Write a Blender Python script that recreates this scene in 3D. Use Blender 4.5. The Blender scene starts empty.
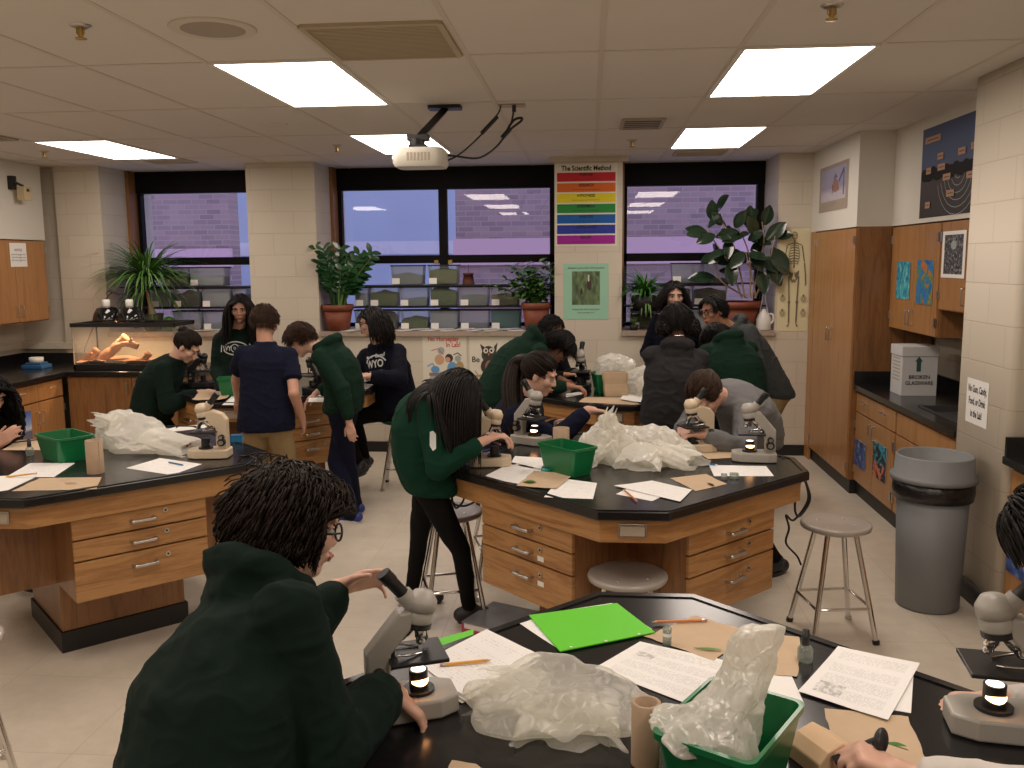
import bpy, math, random
from mathutils import Vector, Matrix, noise
import numpy as np
random.seed(7)
C = bpy.context.scene.collection
PI = math.pi
V = Vector
# ------------------------------------------------------------------ camera calibration (metres; camera over the origin)
F, YAW, PIT, ROL, CH = 896.66, .0851570, .1374431, -.0088412, 1.825
_cy, _sy = math.cos(YAW), math.sin(YAW)
_f = V((-_sy*math.cos(PIT), _cy*math.cos(PIT), -math.sin(PIT)))
_r0 = V((_cy, _sy, 0)); _u0 = _r0.cross(_f)
CR = _r0*math.cos(ROL)+_u0*math.sin(ROL); CU = -_r0*math.sin(ROL)+_u0*math.cos(ROL)
def _ray(u, v): return _f+CR*((u-512)/F)+CU*((384-v)/F)
def AY(u, v, y):
    d = _ray(u, v); t = y/d.y; return V((d.x*t, y, CH+d.z*t))
def AZ(u, v, z):
    d = _ray(u, v); t = (z-CH)/d.z; return V((d.x*t, d.y*t, z))
def AX(u, v, x):
    d = _ray(u, v); t = x/d.x; return V((x, d.y*t, CH+d.z*t))
ZT = .86      # height of the bench tops
CEIL = 2.747
# ------------------------------------------------------------------ materials
MATS = {}
def srgb(c):
    def f(x): return x/12.92 if x <= .04045 else ((x+.055)/1.055)**2.4
    return tuple(f(x/255) for x in c)+(1,)
def mat(name, col, rough=.6, metal=0, spec=.5, bump=0, bscale=60, var=0, vscale=8, emit=0, trans=0, alpha=1, coat=0, sheen=0):
    m = bpy.data.materials.new(name); m.use_nodes = True; nt = m.node_tree
    b = nt.nodes['Principled BSDF']
    col = tuple(col)+(1,) if len(col) == 3 else col
    b.inputs['Base Color'].default_value = col
    b.inputs['Roughness'].default_value = rough
    b.inputs['Metallic'].default_value = metal
    b.inputs['Specular IOR Level'].default_value = spec
    b.inputs['Alpha'].default_value = alpha
    b.inputs['Transmission Weight'].default_value = trans
    b.inputs['Coat Weight'].default_value = coat
    b.inputs['Sheen Weight'].default_value = sheen
    if emit:
        b.inputs['Emission Color'].default_value = col; b.inputs['Emission Strength'].default_value = emit
    tc = nt.nodes.new('ShaderNodeTexCoord')
    if var:
        n = nt.nodes.new('ShaderNodeTexNoise'); n.inputs['Scale'].default_value = vscale; n.inputs['Detail'].default_value = 4
        nt.links.new(tc.outputs['Object'], n.inputs['Vector'])
        mx = nt.nodes.new('ShaderNodeMix'); mx.data_type = 'RGBA'
        mx.inputs[6].default_value = tuple(x*(1-var) for x in col[:3])+(1,)
        mx.inputs[7].default_value = tuple(min(1, x*(1+var)) for x in col[:3])+(1,)
        nt.links.new(n.outputs['Fac'], mx.inputs[0]); nt.links.new(mx.outputs[2], b.inputs['Base Color'])
    if bump:
        n = nt.nodes.new('ShaderNodeTexNoise'); n.inputs['Scale'].default_value = bscale; n.inputs['Detail'].default_value = 5
        nt.links.new(tc.outputs['Object'], n.inputs['Vector'])
        bp = nt.nodes.new('ShaderNodeBump'); bp.inputs['Strength'].default_value = bump; bp.inputs['Distance'].default_value = .01
        nt.links.new(n.outputs['Fac'], bp.inputs['Height']); nt.links.new(bp.outputs[0], b.inputs['Normal'])
    MATS[name] = m; return m
def N(nt, t, **k):
    n = nt.nodes.new('ShaderNode'+t)
    for a, b in k.items():
        if a in n.inputs: n.inputs[a].default_value = b
        else: setattr(n, a, b)
    return n
def ramp(nt, fac, stops, interp='LINEAR'):
    r = nt.nodes.new('ShaderNodeValToRGB'); r.color_ramp.interpolation = interp
    e = r.color_ramp.elements
    while len(e) < len(stops): e.new(.5)
    for i, (p, c) in enumerate(stops): e[i].position = p; e[i].color = tuple(c)+(1,) if len(c) == 3 else c
    nt.links.new(fac, r.inputs[0]); return r.outputs[0]
def wood(name, a, b, rot=0, scale=1.0, rough=.38, horiz=True):
    m = mat(name, a, rough); nt = m.node_tree; L = nt.links; bs = nt.nodes['Principled BSDF']
    tc = N(nt, 'TexCoord'); mp = N(nt, 'Mapping')
    s = (1.2, 1.2, 14) if horiz else (14, 14, 1.1)
    mp.inputs['Scale'].default_value = tuple(x*scale for x in s)
    L.new(tc.outputs['Object'], mp.inputs['Vector'])
    n1 = N(nt, 'TexNoise', Scale=1.6, Detail=6.0, Roughness=.6, Distortion=1.2); L.new(mp.outputs[0], n1.inputs['Vector'])
    n2 = N(nt, 'TexNoise', Scale=11.0, Detail=4.0, Roughness=.7); L.new(mp.outputs[0], n2.inputs['Vector'])
    mx = N(nt, 'Math', operation='MULTIPLY_ADD'); L.new(n2.outputs[0], mx.inputs[0]); mx.inputs[1].default_value = .35; L.new(n1.outputs[0], mx.inputs[2])
    c = ramp(nt, mx.outputs[0], [(.42, b), (.6, tuple((x+y)/2 for x, y in zip(a, b))), (.74, a), (.9, tuple(x*.82 for x in a))])
    L.new(c, bs.inputs['Base Color']); bs.inputs['Coat Weight'].default_value = .15
    return m
# ------------------------------------------------------------------ mesh builder
class B:
    def __init__(s, M=None): s.v = []; s.f = []; s.mi = []; s.sm = []; s.mats = []; s.M = M or Matrix(); s.uv = {}
    def _m(s, m):
        if isinstance(m, str): m = MATS[m]
        if m not in s.mats: s.mats.append(m)
        return s.mats.index(m)
    def add(s, vs, fs, m, smooth=False, uvs=None):
        o = len(s.v); k = s._m(m); M = s.M
        s.v += [M @ V(p) for p in vs]
        for i, f in enumerate(fs):
            if uvs: s.uv[len(s.f)] = [uvs[j] for j in f]
            s.f.append([j+o for j in f]); s.mi.append(k); s.sm.append(smooth)
        return s
    def box(s, x0, x1, y0, y1, z0, z1, m):
        vs = [(x, y, z) for z in (z0, z1) for y in (y0, y1) for x in (x0, x1)]
        return s.add(vs, [(0, 2, 3, 1), (4, 5, 7, 6), (0, 1, 5, 4), (2, 6, 7, 3), (0, 4, 6, 2), (1, 3, 7, 5)], m)
    def prism(s, poly, z0, z1, m, smooth=False):
        n = len(poly)
        vs = [(x, y, z0) for x, y in poly]+[(x, y, z1) for x, y in poly]
        fs = [tuple(range(n))[::-1], tuple(range(n, 2*n))]+[(i, (i+1) % n, n+(i+1) % n, n+i) for i in range(n)]
        return s.add(vs, fs, m, smooth)
    def prism_y(s, poly, y0, y1, m):      # polygon in xz pulled along y
        n = len(poly)
        vs = [(x, y0, z) for x, z in poly]+[(x, y1, z) for x, z in poly]
        fs = [tuple(range(n)), tuple(range(n, 2*n))[::-1]]+[(i, n+i, n+(i+1) % n, (i+1) % n) for i in range(n)]
        return s.add(vs, fs, m)
    def quad(s, p, m, uv=True):
        return s.add(p, [(0, 1, 2, 3)], m, False, [(0, 0), (1, 0), (1, 1), (0, 1)])
    def tube(s, pts, r, m, n=8, cap=True, smooth=True):
        pts = [V(p) for p in pts]; k = len(pts)
        rs = r if isinstance(r, (list, tuple)) else [r]*k
        vs = []; up = None
        for i, p in enumerate(pts):
            t = (pts[min(i+1, k-1)]-pts[max(i-1, 0)])
            if t.length < 1e-9: t = V((0, 0, 1))
            t.normalize()
            if up is None:
                up = t.cross(V((0, 0, 1)) if abs(t.z) < .9 else V((1, 0, 0))).normalized()
            up = (up-t*up.dot(t))
            if up.length < 1e-6: up = t.orthogonal()
            up.normalize(); w = t.cross(up)
            for j in range(n):
                a = 2*PI*j/n; vs.append(p+(up*math.cos(a)+w*math.sin(a))*rs[i])
        fs = [(i*n+j, i*n+(j+1) % n, (i+1)*n+(j+1) % n, (i+1)*n+j) for i in range(k-1) for j in range(n)]
        s.add(vs, fs, m, smooth)
        if cap: s.add(vs[:n], [tuple(range(n))[::-1]], m); s.add(vs[-n:], [tuple(range(n))], m)
        return s
    def cyl(s, p0, p1, r0, m, r1=None, n=20): return s.tube([p0, p1], [r0, r0 if r1 is None else r1], m, n)
    def lathe(s, prof, m, c=(0, 0, 0), n=28, sx=1, sy=1, smooth=True, close=True):
        k = len(prof); vs = []
        for r, z in prof:
            for j in range(n):
                a = 2*PI*j/n; vs.append((c[0]+r*sx*math.cos(a), c[1]+r*sy*math.sin(a), c[2]+z))
        fs = [(i*n+j, i*n+(j+1) % n, (i+1)*n+(j+1) % n, (i+1)*n+j) for i in range(k-1) for j in range(n)]
        s.add(vs, fs, m, smooth)
        if close:
            if prof[0][0] > 1e-6: s.add(vs[:n], [tuple(range(n))[::-1]], m)
            if prof[-1][0] > 1e-6: s.add(vs[-n:], [tuple(range(n))], m)
        return s
    def ball(s, c, r, m, n=16, k=10, R=None, fn=None):
        if not isinstance(r, (list, tuple)): r = (r, r, r)
        vs = []
        for i in range(k+1):
            a = PI*i/k
            for j in range(n):
                b = 2*PI*j/n
                p = V((math.sin(a)*math.cos(b), math.sin(a)*math.sin(b), math.cos(a)))
                if fn: p = fn(p)
                p = V((p.x*r[0], p.y*r[1], p.z*r[2]))
                if R is not None: p = R @ p
                vs.append(p+V(c))
        fs = [(i*n+j, (i+1)*n+j, (i+1)*n+(j+1) % n, i*n+(j+1) % n) for i in range(k) for j in range(n)]
        return s.add(vs, fs, m, True)
    def cap(s, p0, p1, r0, r1, m='_', n=12):     # tapered capsule
        p0, p1 = V(p0), V(p1); d = p1-p0; L = d.length
        if L < 1e-6: return s.ball(p0, max(r0, r1), m, n, 8)
        d /= L; pts = []; rs = []
        for a in (0.02, .3, .6, .85): pts.append(p0-d*r0*math.cos(a*PI/2)); rs.append(r0*math.sin(a*PI/2))
        pts += [p0, p1]; rs += [r0, r1]
        for a in (.85, .6, .3, 0.02): pts.append(p1+d*r1*math.cos(a*PI/2)); rs.append(r1*math.sin(a*PI/2))
        return s.tube(pts, rs, m, n)
    def loft(s, rings, m, cap=True, smooth=True):   # rings: lists of equal length
        n = len(rings[0]); vs = [p for r in rings for p in r]; k = len(rings)
        fs = [(i*n+j, i*n+(j+1) % n, (i+1)*n+(j+1) % n, (i+1)*n+j) for i in range(k-1) for j in range(n)]
        s.add(vs, fs, m, smooth)
        if cap: s.add(rings[0], [tuple(range(n))[::-1]], m); s.add(rings[-1], [tuple(range(n))], m)
        return s
    def text(s, txt, o, dx, dy, h, m, align='CENTER', sx=1.0, lift=.0006, bold=0):
        vs, fs = text_mesh(txt, align, bold); dx = V(dx).normalized(); dy = V(dy).normalized(); nn = dx.cross(dy); o = V(o)
        return s.add([o+dx*(p[0]*h*sx)+dy*(p[1]*h)+nn*lift for p in vs], fs, m)
    def build(s, name, parent=None, loc=None, rz=0, bevel=0, smooth=None, label=None, seg=2):
        me = bpy.data.meshes.new(name); me.from_pydata([tuple(p) for p in s.v], [], s.f)
        for m in s.mats: me.materials.append(m)
        me.polygons.foreach_set('material_index', s.mi)
        me.polygons.foreach_set('use_smooth', s.sm if smooth is None else [smooth]*len(s.f))
        if s.uv:
            ul = me.uv_layers.new(name='UVMap')
            for pi, cs in s.uv.items():
                for li, c in zip(me.polygons[pi].loop_indices, cs): ul.data[li].uv = c
        me.update()
        o = bpy.data.objects.new(name, me); C.objects.link(o)
        if parent: o.parent = parent
        if loc: o.location = loc
        o.rotation_euler.z = rz
        if label: o['label'] = label
        if bevel:
            b = o.modifiers.new('bv', 'BEVEL'); b.width = bevel; b.segments = seg; b.limit_method = 'ANGLE'; b.angle_limit = .7
        return o
_TX = {}
def text_mesh(txt, align, bold=0):
    k = (txt, align, bold)
    if k in _TX: return _TX[k]
    cu = bpy.data.curves.new('t', 'FONT'); cu.body = txt; cu.size = 1; cu.align_x = align; cu.align_y = 'CENTER'; cu.resolution_u = 3; cu.offset = bold
    o = bpy.data.objects.new('t', cu); C.objects.link(o)
    dg = bpy.context.evaluated_depsgraph_get(); me = o.evaluated_get(dg).to_mesh()
    r = ([tuple(v.co) for v in me.vertices], [tuple(p.vertices) for p in me.polygons])
    o.evaluated_get(dg).to_mesh_clear(); bpy.data.objects.remove(o); bpy.data.curves.remove(cu)
    _TX[k] = r; return r
def tag(o, label=None, cat=None, group=None, kind=None):
    if label: o['label'] = label
    if cat: o['category'] = cat
    if group: o['group'] = group
    if kind: o['kind'] = kind
    return o
def thing(name, label, cat, loc=(0, 0, 0), rz=0, group=None):
    o = bpy.data.objects.new(name, None); C.objects.link(o); o.location = loc; o.rotation_euler.z = rz; o.empty_display_size = .1
    return tag(o, label, cat, group)
def struct(o): o['kind'] = 'structure'; return o
def dup(root, loc=None, rz=None, label=None):
    r = root.copy(); C.objects.link(r)
    if loc is not None: r.location = loc
    if rz is not None: r.rotation_euler.z = rz
    if label: r['label'] = label
    for ch in list(root.children):
        c = ch.copy(); C.objects.link(c); c.parent = r
        for g in ch.children:
            d = g.copy(); C.objects.link(d); d.parent = c
    return r
def remesh(b, voxel, smooth=3, fac=.5, disp=None):
    """union of the closed shapes in b as one surface; returns verts, faces"""
    me = bpy.data.meshes.new('r'); me.from_pydata([tuple(p) for p in b.v], [], b.f); me.update()
    o = bpy.data.objects.new('r', me); C.objects.link(o)
    md = o.modifiers.new('r', 'REMESH'); md.mode = 'VOXEL'; md.voxel_size = voxel
    if smooth:
        sm = o.modifiers.new('s', 'SMOOTH'); sm.iterations = smooth; sm.factor = fac
    dg = bpy.context.evaluated_depsgraph_get(); ev = o.evaluated_get(dg); m2 = ev.to_mesh()
    n = len(m2.vertices); co = np.empty(n*3, np.float32); m2.vertices.foreach_get('co', co)
    no = np.empty(n*3, np.float32); m2.vertex_normals.foreach_get('vector', no)
    co = co.reshape(-1, 3); no = no.reshape(-1, 3)
    fs = [tuple(p.vertices) for p in m2.polygons]
    ev.to_mesh_clear(); bpy.data.objects.remove(o); bpy.data.meshes.remove(me)
    if disp:
        d = np.array([disp(V(c)) for c in co.tolist()], np.float32); co = co+no*d[:, None]
    return co.tolist(), fs
def smooth_path(pts, k=6):
    pts = [V(p) for p in pts]; out = []
    for i in range(len(pts)-1):
        p0, p1, p2, p3 = pts[max(i-1, 0)], pts[i], pts[i+1], pts[min(i+2, len(pts)-1)]
        for j in range(k):
            t = j/k
            out.append(.5*((2*p1)+(p2-p0)*t+(2*p0-5*p1+4*p2-p3)*t*t+(3*p1-p0-3*p2+p3)*t**3))
    out.append(pts[-1]); return out
def arc(c, r, a0, a1, n=12): return [(c[0]+r*math.cos(a0+(a1-a0)*i/n), c[1]+r*math.sin(a0+(a1-a0)*i/n)) for i in range(n+1)]
SKY=1.2; EXPO=0.56
# ------------------------------------------------------------------ plain materials
mat('black_plastic', (.012, .012, .013), .35)
mat('black_satin', (.01, .01, .011), .5)
mat('chrome', (.72, .70, .68), .16, 1)
mat('steel', (.55, .53, .5), .3, 1)
mat('brass', (.5, .35, .12), .3, 1)
mat('white_plastic', (.75, .74, .7), .4)
mat('white_paper', (.86, .85, .82), .8)
mat('black_ink', (.012, .012, .012), .8)
mat('red_ink', (.55, .03, .025), .7)
mat('soffit_paint', (.70, .67, .60), .75, bump=.05, bscale=40)
mat('dark_frame', (.005, .004, .005), .6, spec=.15)
mat('black_base', (.012, .011, .011), .5)
mat('stone_sill', (.36, .29, .23), .6, var=.2, vscale=30)
mat('laminate_top', (.011, .011, .012), .2, spec=.5, var=.3, vscale=5)
mat('bin_green', (.004, .155, .048), .3, coat=.2)
mat('folder_green', (.12, .60, .018), .5)
mat('terracotta', (.20, .05, .022), .6, var=.15, vscale=20)
mat('grey_can', (.19, .20, .205), .5, bump=.04, bscale=90)
mat('bag_black', (.012, .012, .012), .25, bump=.6, bscale=25)
mat('stool_seat', (.38, .345, .31), .3, coat=.3)
mat('kraft', (.55, .41, .27), .85, var=.08, vscale=25, bump=.1, bscale=200)
mat('cardboard', (.42, .30, .20), .8, var=.1, vscale=30)
mat('skin', (.62, .33, .22), .5, var=.06, vscale=14)
mat('soil', (.03, .02, .013), .9, bump=.5, bscale=60)
wood('oak', (.46, .24, .088), (.24, .10, .031), horiz=True)
wood('oak_dark', (.30, .14, .05), (.15, .062, .02), horiz=False)
wood('oak_vert', (.43, .215, .078), (.31, .14, .047), horiz=False, scale=.8)
def m_cmu():
    m = mat('cmu_paint', (.66, .55, .40), .55); nt = m.node_tree; L = nt.links; bs = nt.nodes['Principled BSDF']
    g = N(nt, 'NewGeometry'); sp = N(nt, 'SeparateXYZ'); L.new(g.outputs['Position'], sp.inputs[0])
    sn = N(nt, 'SeparateXYZ'); L.new(g.outputs['True Normal'], sn.inputs[0])
    ab = N(nt, 'Math', operation='ABSOLUTE'); L.new(sn.outputs[0], ab.inputs[0])
    gt = N(nt, 'Math', operation='GREATER_THAN'); L.new(ab.outputs[0], gt.inputs[0]); gt.inputs[1].default_value = .6
    mx = N(nt, 'Mix'); L.new(gt.outputs[0], mx.inputs[0]); L.new(sp.outputs[0], mx.inputs[2]); L.new(sp.outputs[1], mx.inputs[3])
    cb = N(nt, 'CombineXYZ'); L.new(mx.outputs[0], cb.inputs[0]); L.new(sp.outputs[2], cb.inputs[1])
    mp = N(nt, 'Mapping'); mp.inputs['Location'].default_value = (.12, -.06, 0); L.new(cb.outputs[0], mp.inputs[0])
    b = N(nt, 'TexBrick'); b.inputs['Scale'].default_value = 1; b.inputs['Brick Width'].default_value = .4064; b.inputs['Row Height'].default_value = .2032
    b.inputs['Mortar Size'].default_value = .0035; b.inputs['Mortar Smooth'].default_value = .6
    b.inputs['Color1'].default_value = (.635, .575, .47, 1); b.inputs['Color2'].default_value = (.61, .55, .45, 1); b.inputs['Mortar'].default_value = (.55, .47, .37, 1)
    L.new(mp.outputs[0], b.inputs[0]); L.new(b.outputs[0], bs.inputs['Base Color'])
    bp = N(nt, 'Bump', invert=True); bp.inputs['Strength'].default_value = .5; bp.inputs['Distance'].default_value = .004
    L.new(b.outputs['Fac'], bp.inputs['Height']); L.new(bp.outputs[0], bs.inputs['Normal'])
m_cmu()
def m_brick():
    m = mat('outside_brick', (.3, .2, .2), .9); nt = m.node_tree; L = nt.links; bs = nt.nodes['Principled BSDF']
    tc = N(nt, 'TexCoord'); sp = N(nt, 'SeparateXYZ'); L.new(tc.outputs['Object'], sp.inputs[0])
    cb = N(nt, 'CombineXYZ'); L.new(sp.outputs[0], cb.inputs[0]); L.new(sp.outputs[2], cb.inputs[1])
    b = N(nt, 'TexBrick'); b.inputs['Scale'].default_value = 1; b.inputs['Brick Width'].default_value = .24; b.inputs['Row Height'].default_value = .081
    b.inputs['Mortar Size'].default_value = .008; b.inputs['Bias'].default_value = -.1
    b.inputs['Color1'].default_value = (.33, .215, .205, 1); b.inputs['Color2'].default_value = (.21, .14, .145, 1); b.inputs['Mortar'].default_value = (.31, .25, .25, 1)
    L.new(cb.outputs[0], b.inputs[0]); L.new(b.outputs[0], bs.inputs['Base Color'])
m_brick()
def m_floor():
    m = mat('floor_tile', (.60, .52, .40), .32); nt = m.node_tree; L = nt.links; bs = nt.nodes['Principled BSDF']
    tc = N(nt, 'TexCoord'); mp = N(nt, 'Mapping'); mp.inputs['Location'].default_value = (.1, .05, 0); L.new(tc.outputs['Object'], mp.inputs[0])
    b = N(nt, 'TexBrick', offset=0.0); b.inputs['Scale'].default_value = 1; b.inputs['Brick Width'].default_value = .6096; b.inputs['Row Height'].default_value = .6096
    b.inputs['Mortar Size'].default_value = .0022; b.inputs['Mortar Smooth'].default_value = .3
    b.inputs['Color1'].default_value = (.70, .63, .52, 1); b.inputs['Color2'].default_value = (.67, .60, .495, 1); b.inputs['Mortar'].default_value = (.54, .475, .385, 1)
    L.new(mp.outputs[0], b.inputs[0])
    n = N(nt, 'TexNoise', Scale=9.0, Detail=8.0, Roughness=.7); L.new(tc.outputs['Object'], n.inputs[0])
    c = ramp(nt, n.outputs[0], [(.35, (.86, .86, .86)), (.7, (1, 1, 1))])
    mx = N(nt, 'Mix', data_type='RGBA', blend_type='MULTIPLY'); mx.inputs[0].default_value = 1
    L.new(b.outputs[0], mx.inputs[6]); L.new(c, mx.inputs[7]); L.new(mx.outputs[2], bs.inputs['Base Color'])
m_floor()
mat('ceil_tile', (.73, .685, .625), .9, bump=.25, bscale=220, var=.03, vscale=3)
mat('ceil_grid', (.66, .60, .52), .6)
def m_glass():
    m = bpy.data.materials.new('window_glass'); m.use_nodes = True; nt = m.node_tree; nt.nodes.clear()
    o = N(nt, 'OutputMaterial'); t = N(nt, 'BsdfTransparent'); t.inputs[0].default_value = (.92, .92, .94, 1)
    g = N(nt, 'BsdfGlossy'); g.inputs['Roughness'].default_value = .0
    f = N(nt, 'Fresnel'); f.inputs[0].default_value = 1.75
    mx = N(nt, 'MixShader'); nt.links.new(f.outputs[0], mx.inputs[0]); nt.links.new(t.outputs[0], mx.inputs[1]); nt.links.new(g.outputs[0], mx.inputs[2]); nt.links.new(mx.outputs[0], o.inputs[0])
    MATS['window_glass'] = m
m_glass()
# ------------------------------------------------------------------ shell
XL, XR, YB, YF, YW = -5.57, 2.62, 8.37, -3.0, 9.06
b = B(); b.box(XL-.3, XR+.3, YF-.3, 9.4, -.12, 0, 'floor_tile'); struct(b.build('floor'))
b = B(); b.box(XL-.3, XR+.3, YF-.3, 9.4, CEIL, CEIL+.12, 'ceil_tile')
GX, GY, T = -1.770, 2.977, .6096
for k in range(-7, 9):
    x = GX+k*T
    if XL < x < XR: b.box(x-.012, x+.012, YF, YW, CEIL-.003, CEIL+.01, 'ceil_grid')
for j in range(-5, 6):
    y = GY+j*2*T
    b.box(XL, XR, y-.012, y+.012, CEIL-.0029, CEIL+.01, 'ceil_grid')
struct(b.build('ceiling'))
WINS = [(-4.65, -3.21), (-2.55, -.31), (.31, 1.70)]
SZ = 1.12
b = B()
b.box(XL-.3, -5.10, YB+.06, 9.4, 0, CEIL, 'cmu_paint')
xs = [-5.10]+[x for w in WINS for x in w]+[XR+.3]
for i in range(0, len(xs), 2): b.box(xs[i], xs[i+1], YB, 9.4, 0, CEIL, 'cmu_paint')
for x0, x1 in WINS: b.box(x0, x1, YB, 9.4, 0, SZ, 'cmu_paint')
struct(b.build('wall_back'))
b = B(); b.box(XL-.3, XL, YF-.3, 9.4, 0, CEIL, 'cmu_paint'); struct(b.build('wall_left'))
b = B(); b.box(XR, XR+.3, YF-.3, 9.4, 0, CEIL, 'cmu_paint'); struct(b.build('wall_right'))
b = B(); b.box(XL-.3, XR+.3, YF-.3, YF, 0, CEIL, 'cmu_paint'); struct(b.build('wall_rear'))
# boxed bulkheads over the wall cabinets
b = B(); b.box(2.0, XR, 7.0, YB, 2.05, CEIL, 'soffit_paint'); b.box(2.26, XR, 4.9, 7.0, 2.05, CEIL, 'soffit_paint'); struct(b.build('soffit_right'))
b = B(); b.box(XL, -5.17, 2.0, 8.27, 2.05, CEIL, 'soffit_paint'); struct(b.build('soffit_left'))
# projecting pier on the right with rounded corners
b = B(); x0, x1, y0, y1, r = 2.03, XR+.05, 4.47, 5.09, .045
b.prism(arc((x0+r, y1-r), r, PI/2, PI)+arc((x0+r, y0+r), r, PI, 1.5*PI)+[(x1, y0), (x1, y1)], 0, CEIL, 'cmu_paint', True)
struct(b.build('pillar_right'))
b = B(); b.prism(arc((x0+r, y1-r), r+.012, PI/2, PI)+arc((x0+r, y0+r), r+.012, PI, 1.5*PI)+[(x1, y0-.012), (x1, y1+.012)], 0, .105, 'black_base', True)
struct(b.build('baseboard_right'))
b = B(); b.box(-5.1, 2.0, YB-.012, YB, 0, .1, 'black_base'); struct(b.build('baseboard_back'))
b = B(); b.box(XL, -4.97, YB-.02, YB+.06, 1.0, 1.06, 'cmu_paint'); b.box(XL, XL+.03, 3, YB, 1.0, 1.06, 'cmu_paint'); struct(b.build('trim_1'))
b = B(); b.box(-.36, .36, YB-.025, YB+.001, 2.70, CEIL, 'cmu_paint'); struct(b.build('trim_2'))
for i, (x0, x1) in enumerate(WINS):
    b = B(); b.box(x0-.0, x1+.0, YB-.035, YW, SZ, SZ+.045, 'stone_sill'); struct(b.build('sill_%d' % (i+1)))
# windows: dark band, upper lights, bar, lower lights
for i, (x0, x1) in enumerate(WINS):
    r = bpy.data.objects.new('window_%d' % (i+1), None); C.objects.link(r); r.location = ((x0+x1)/2, YW, SZ+.045); struct(r)
    o = V(r.location); b = B(Matrix.Translation(-o)); y0, y1 = YW-.04, YW+.04
    b.box(x0, x1, y0-.02, y1, 2.53, CEIL, 'dark_frame'); b.box(x0, x1, y0, y1, 1.80, 1.88, 'dark_frame'); b.box(x0, x1, y0, y1, SZ+.045, 1.2, 'dark_frame')
    b.box(x0, x0+.07, y0, y1, 1.2, 2.53, 'dark_frame'); b.box(x1-.07, x1, y0, y1, 1.2, 2.53, 'dark_frame')
    if i == 1: b.box(-1.49, -1.41, y0-.01, y1, 1.2, 2.53, 'dark_frame')
    b.build('frame', r)
    cells = [(x0+.07, x1-.07)] if i != 1 else [(x0+.07, -1.49), (-1.41, x1-.07)]
    for a, c in cells:
        for z0, z1 in ((1.88, 2.53), (1.2, 1.80)):
            p = B(Matrix.Translation(-o)); p.add([(a, YW, z0), (c, YW, z0), (c, YW, z1), (a, YW, z1)], [(0, 1, 2, 3)], 'window_glass'); p.build('pane', r)
    if i == 1:
        for x in (-1.52, -1.38):
            p = B(Matrix.Translation(-o)); p.box(x-.02, x+.02, y0-.03, y0, 1.79, 1.83, 'brass'); p.build('latch', r)
    j = B(Matrix.Translation(-o)); j.box(x0, x0+.035, YW-.2, YW-.04, SZ+.045, CEIL, 'oak_dark'); j.build('jamb', r)
# outside: two brick wings, a strip of pale ledge and snowy ground
b = B(); b.box(-2.08, 9, 14.2, 14.6, -1, 6, 'outside_brick'); o = b.build('brick_building'); tag(o, 'brick building wall seen through the middle and right windows', 'building')
b = B(); b.box(-16, -5.75, 14.2, 14.6, -1, 6, 'outside_brick'); o = b.build('brick_building'); tag(o, 'brick building wall seen through the window behind the palm', 'building')
mat('snow', (.60, .58, .62), .8, var=.08, vscale=2); mat('ledge', (.56, .36, .40), .8)
b = B(); b.box(-30, 30, 9.4, 60, -1.05, -.95, 'snow'); struct(b.build('ground_outside'))
b = B(); b.box(-2.11, 9, 14.1, 14.2, 1.75, 2.16, 'ledge'); o = b.build('stone_band'); struct(o)
b = B(); b.box(-16, -5.72, 14.1, 14.2, 1.75, 2.05, 'ledge'); o = b.build('stone_band'); struct(o)
mat('pale_wall', (.40, .46, .55), .9, var=.1, vscale=.6)
b = B(); b.box(-14, 3, 24, 24.4, -1, 7, 'pale_wall'); b.box(-14, 3, 23.9, 24, 2.0, 2.35, 'snow'); o = b.build('pale_building'); tag(o, 'pale bluish building far beyond the left pane of the middle window', 'building')
# ------------------------------------------------------------------ ceiling fittings
E_LIGHT = 7.0
def m_lamp():
    m = bpy.data.materials.new('lamp_panel'); m.use_nodes = True; nt = m.node_tree; nt.nodes.clear()
    o = N(nt, 'OutputMaterial'); e = N(nt, 'Emission'); e.inputs[0].default_value = (1, .862, .755, 1); e.inputs[1].default_value = E_LIGHT
    nt.links.new(e.outputs[0], o.inputs[0]); MATS['lamp_panel'] = m
m_lamp()
mat('troffer', (.8, .78, .72), .5)
LL = {(-4, 3): 'ceiling light panel near the left wall, in front of the palm window', (0, 1): 'large ceiling light panel on the left of the ceiling return grille', (4, 1): 'large ceiling light panel above the right-hand stool',
      (0, 3): 'ceiling light panel half behind the projector', (4, 3): 'small far ceiling light panel in front of the right window', (-4, 1): 'ceiling light panel above the left workbench, near the left wall',
      (0, -3): 'ceiling light panel far behind the near bench, left one', (4, -3): 'ceiling light panel far behind the near bench, right one', (0, -1): 'ceiling light panel overhead at the front bench, left one', (4, -1): 'ceiling light panel overhead at the front bench, right one', (-4, -1): 'ceiling light panel overhead by the left wall'}
for (k, j), lab in LL.items():
    x, y = GX+k*T+T/2, GY+j*2*T+T
    t = thing('ceiling_light', lab, 'ceiling light', (x, y, CEIL-.004), 0, 'ceiling light panels')
    b = B(); w, l = T/2-.012, T-.012
    for s in (-1, 1): b.box(-w, w, s*l-.012, s*l+.012, -.004, .01, 'troffer'); b.box(s*w-.012, s*w+.012, -l, l, -.004, .01, 'troffer')
    b.build('frame', t)
    p = B(); p.add([(-w, -l, -.001), (-w, l, -.001), (w, l, -.001), (w, -l, -.001)], [(0, 1, 2, 3)], 'lamp_panel'); p.build('diffuser', t)
mat('grille_tan', (.50, .42, .29), .6); mat('vent_grey', (.42, .36, .28), .5); mat('dark_gap', (.05, .04, .03), .8)
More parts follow.
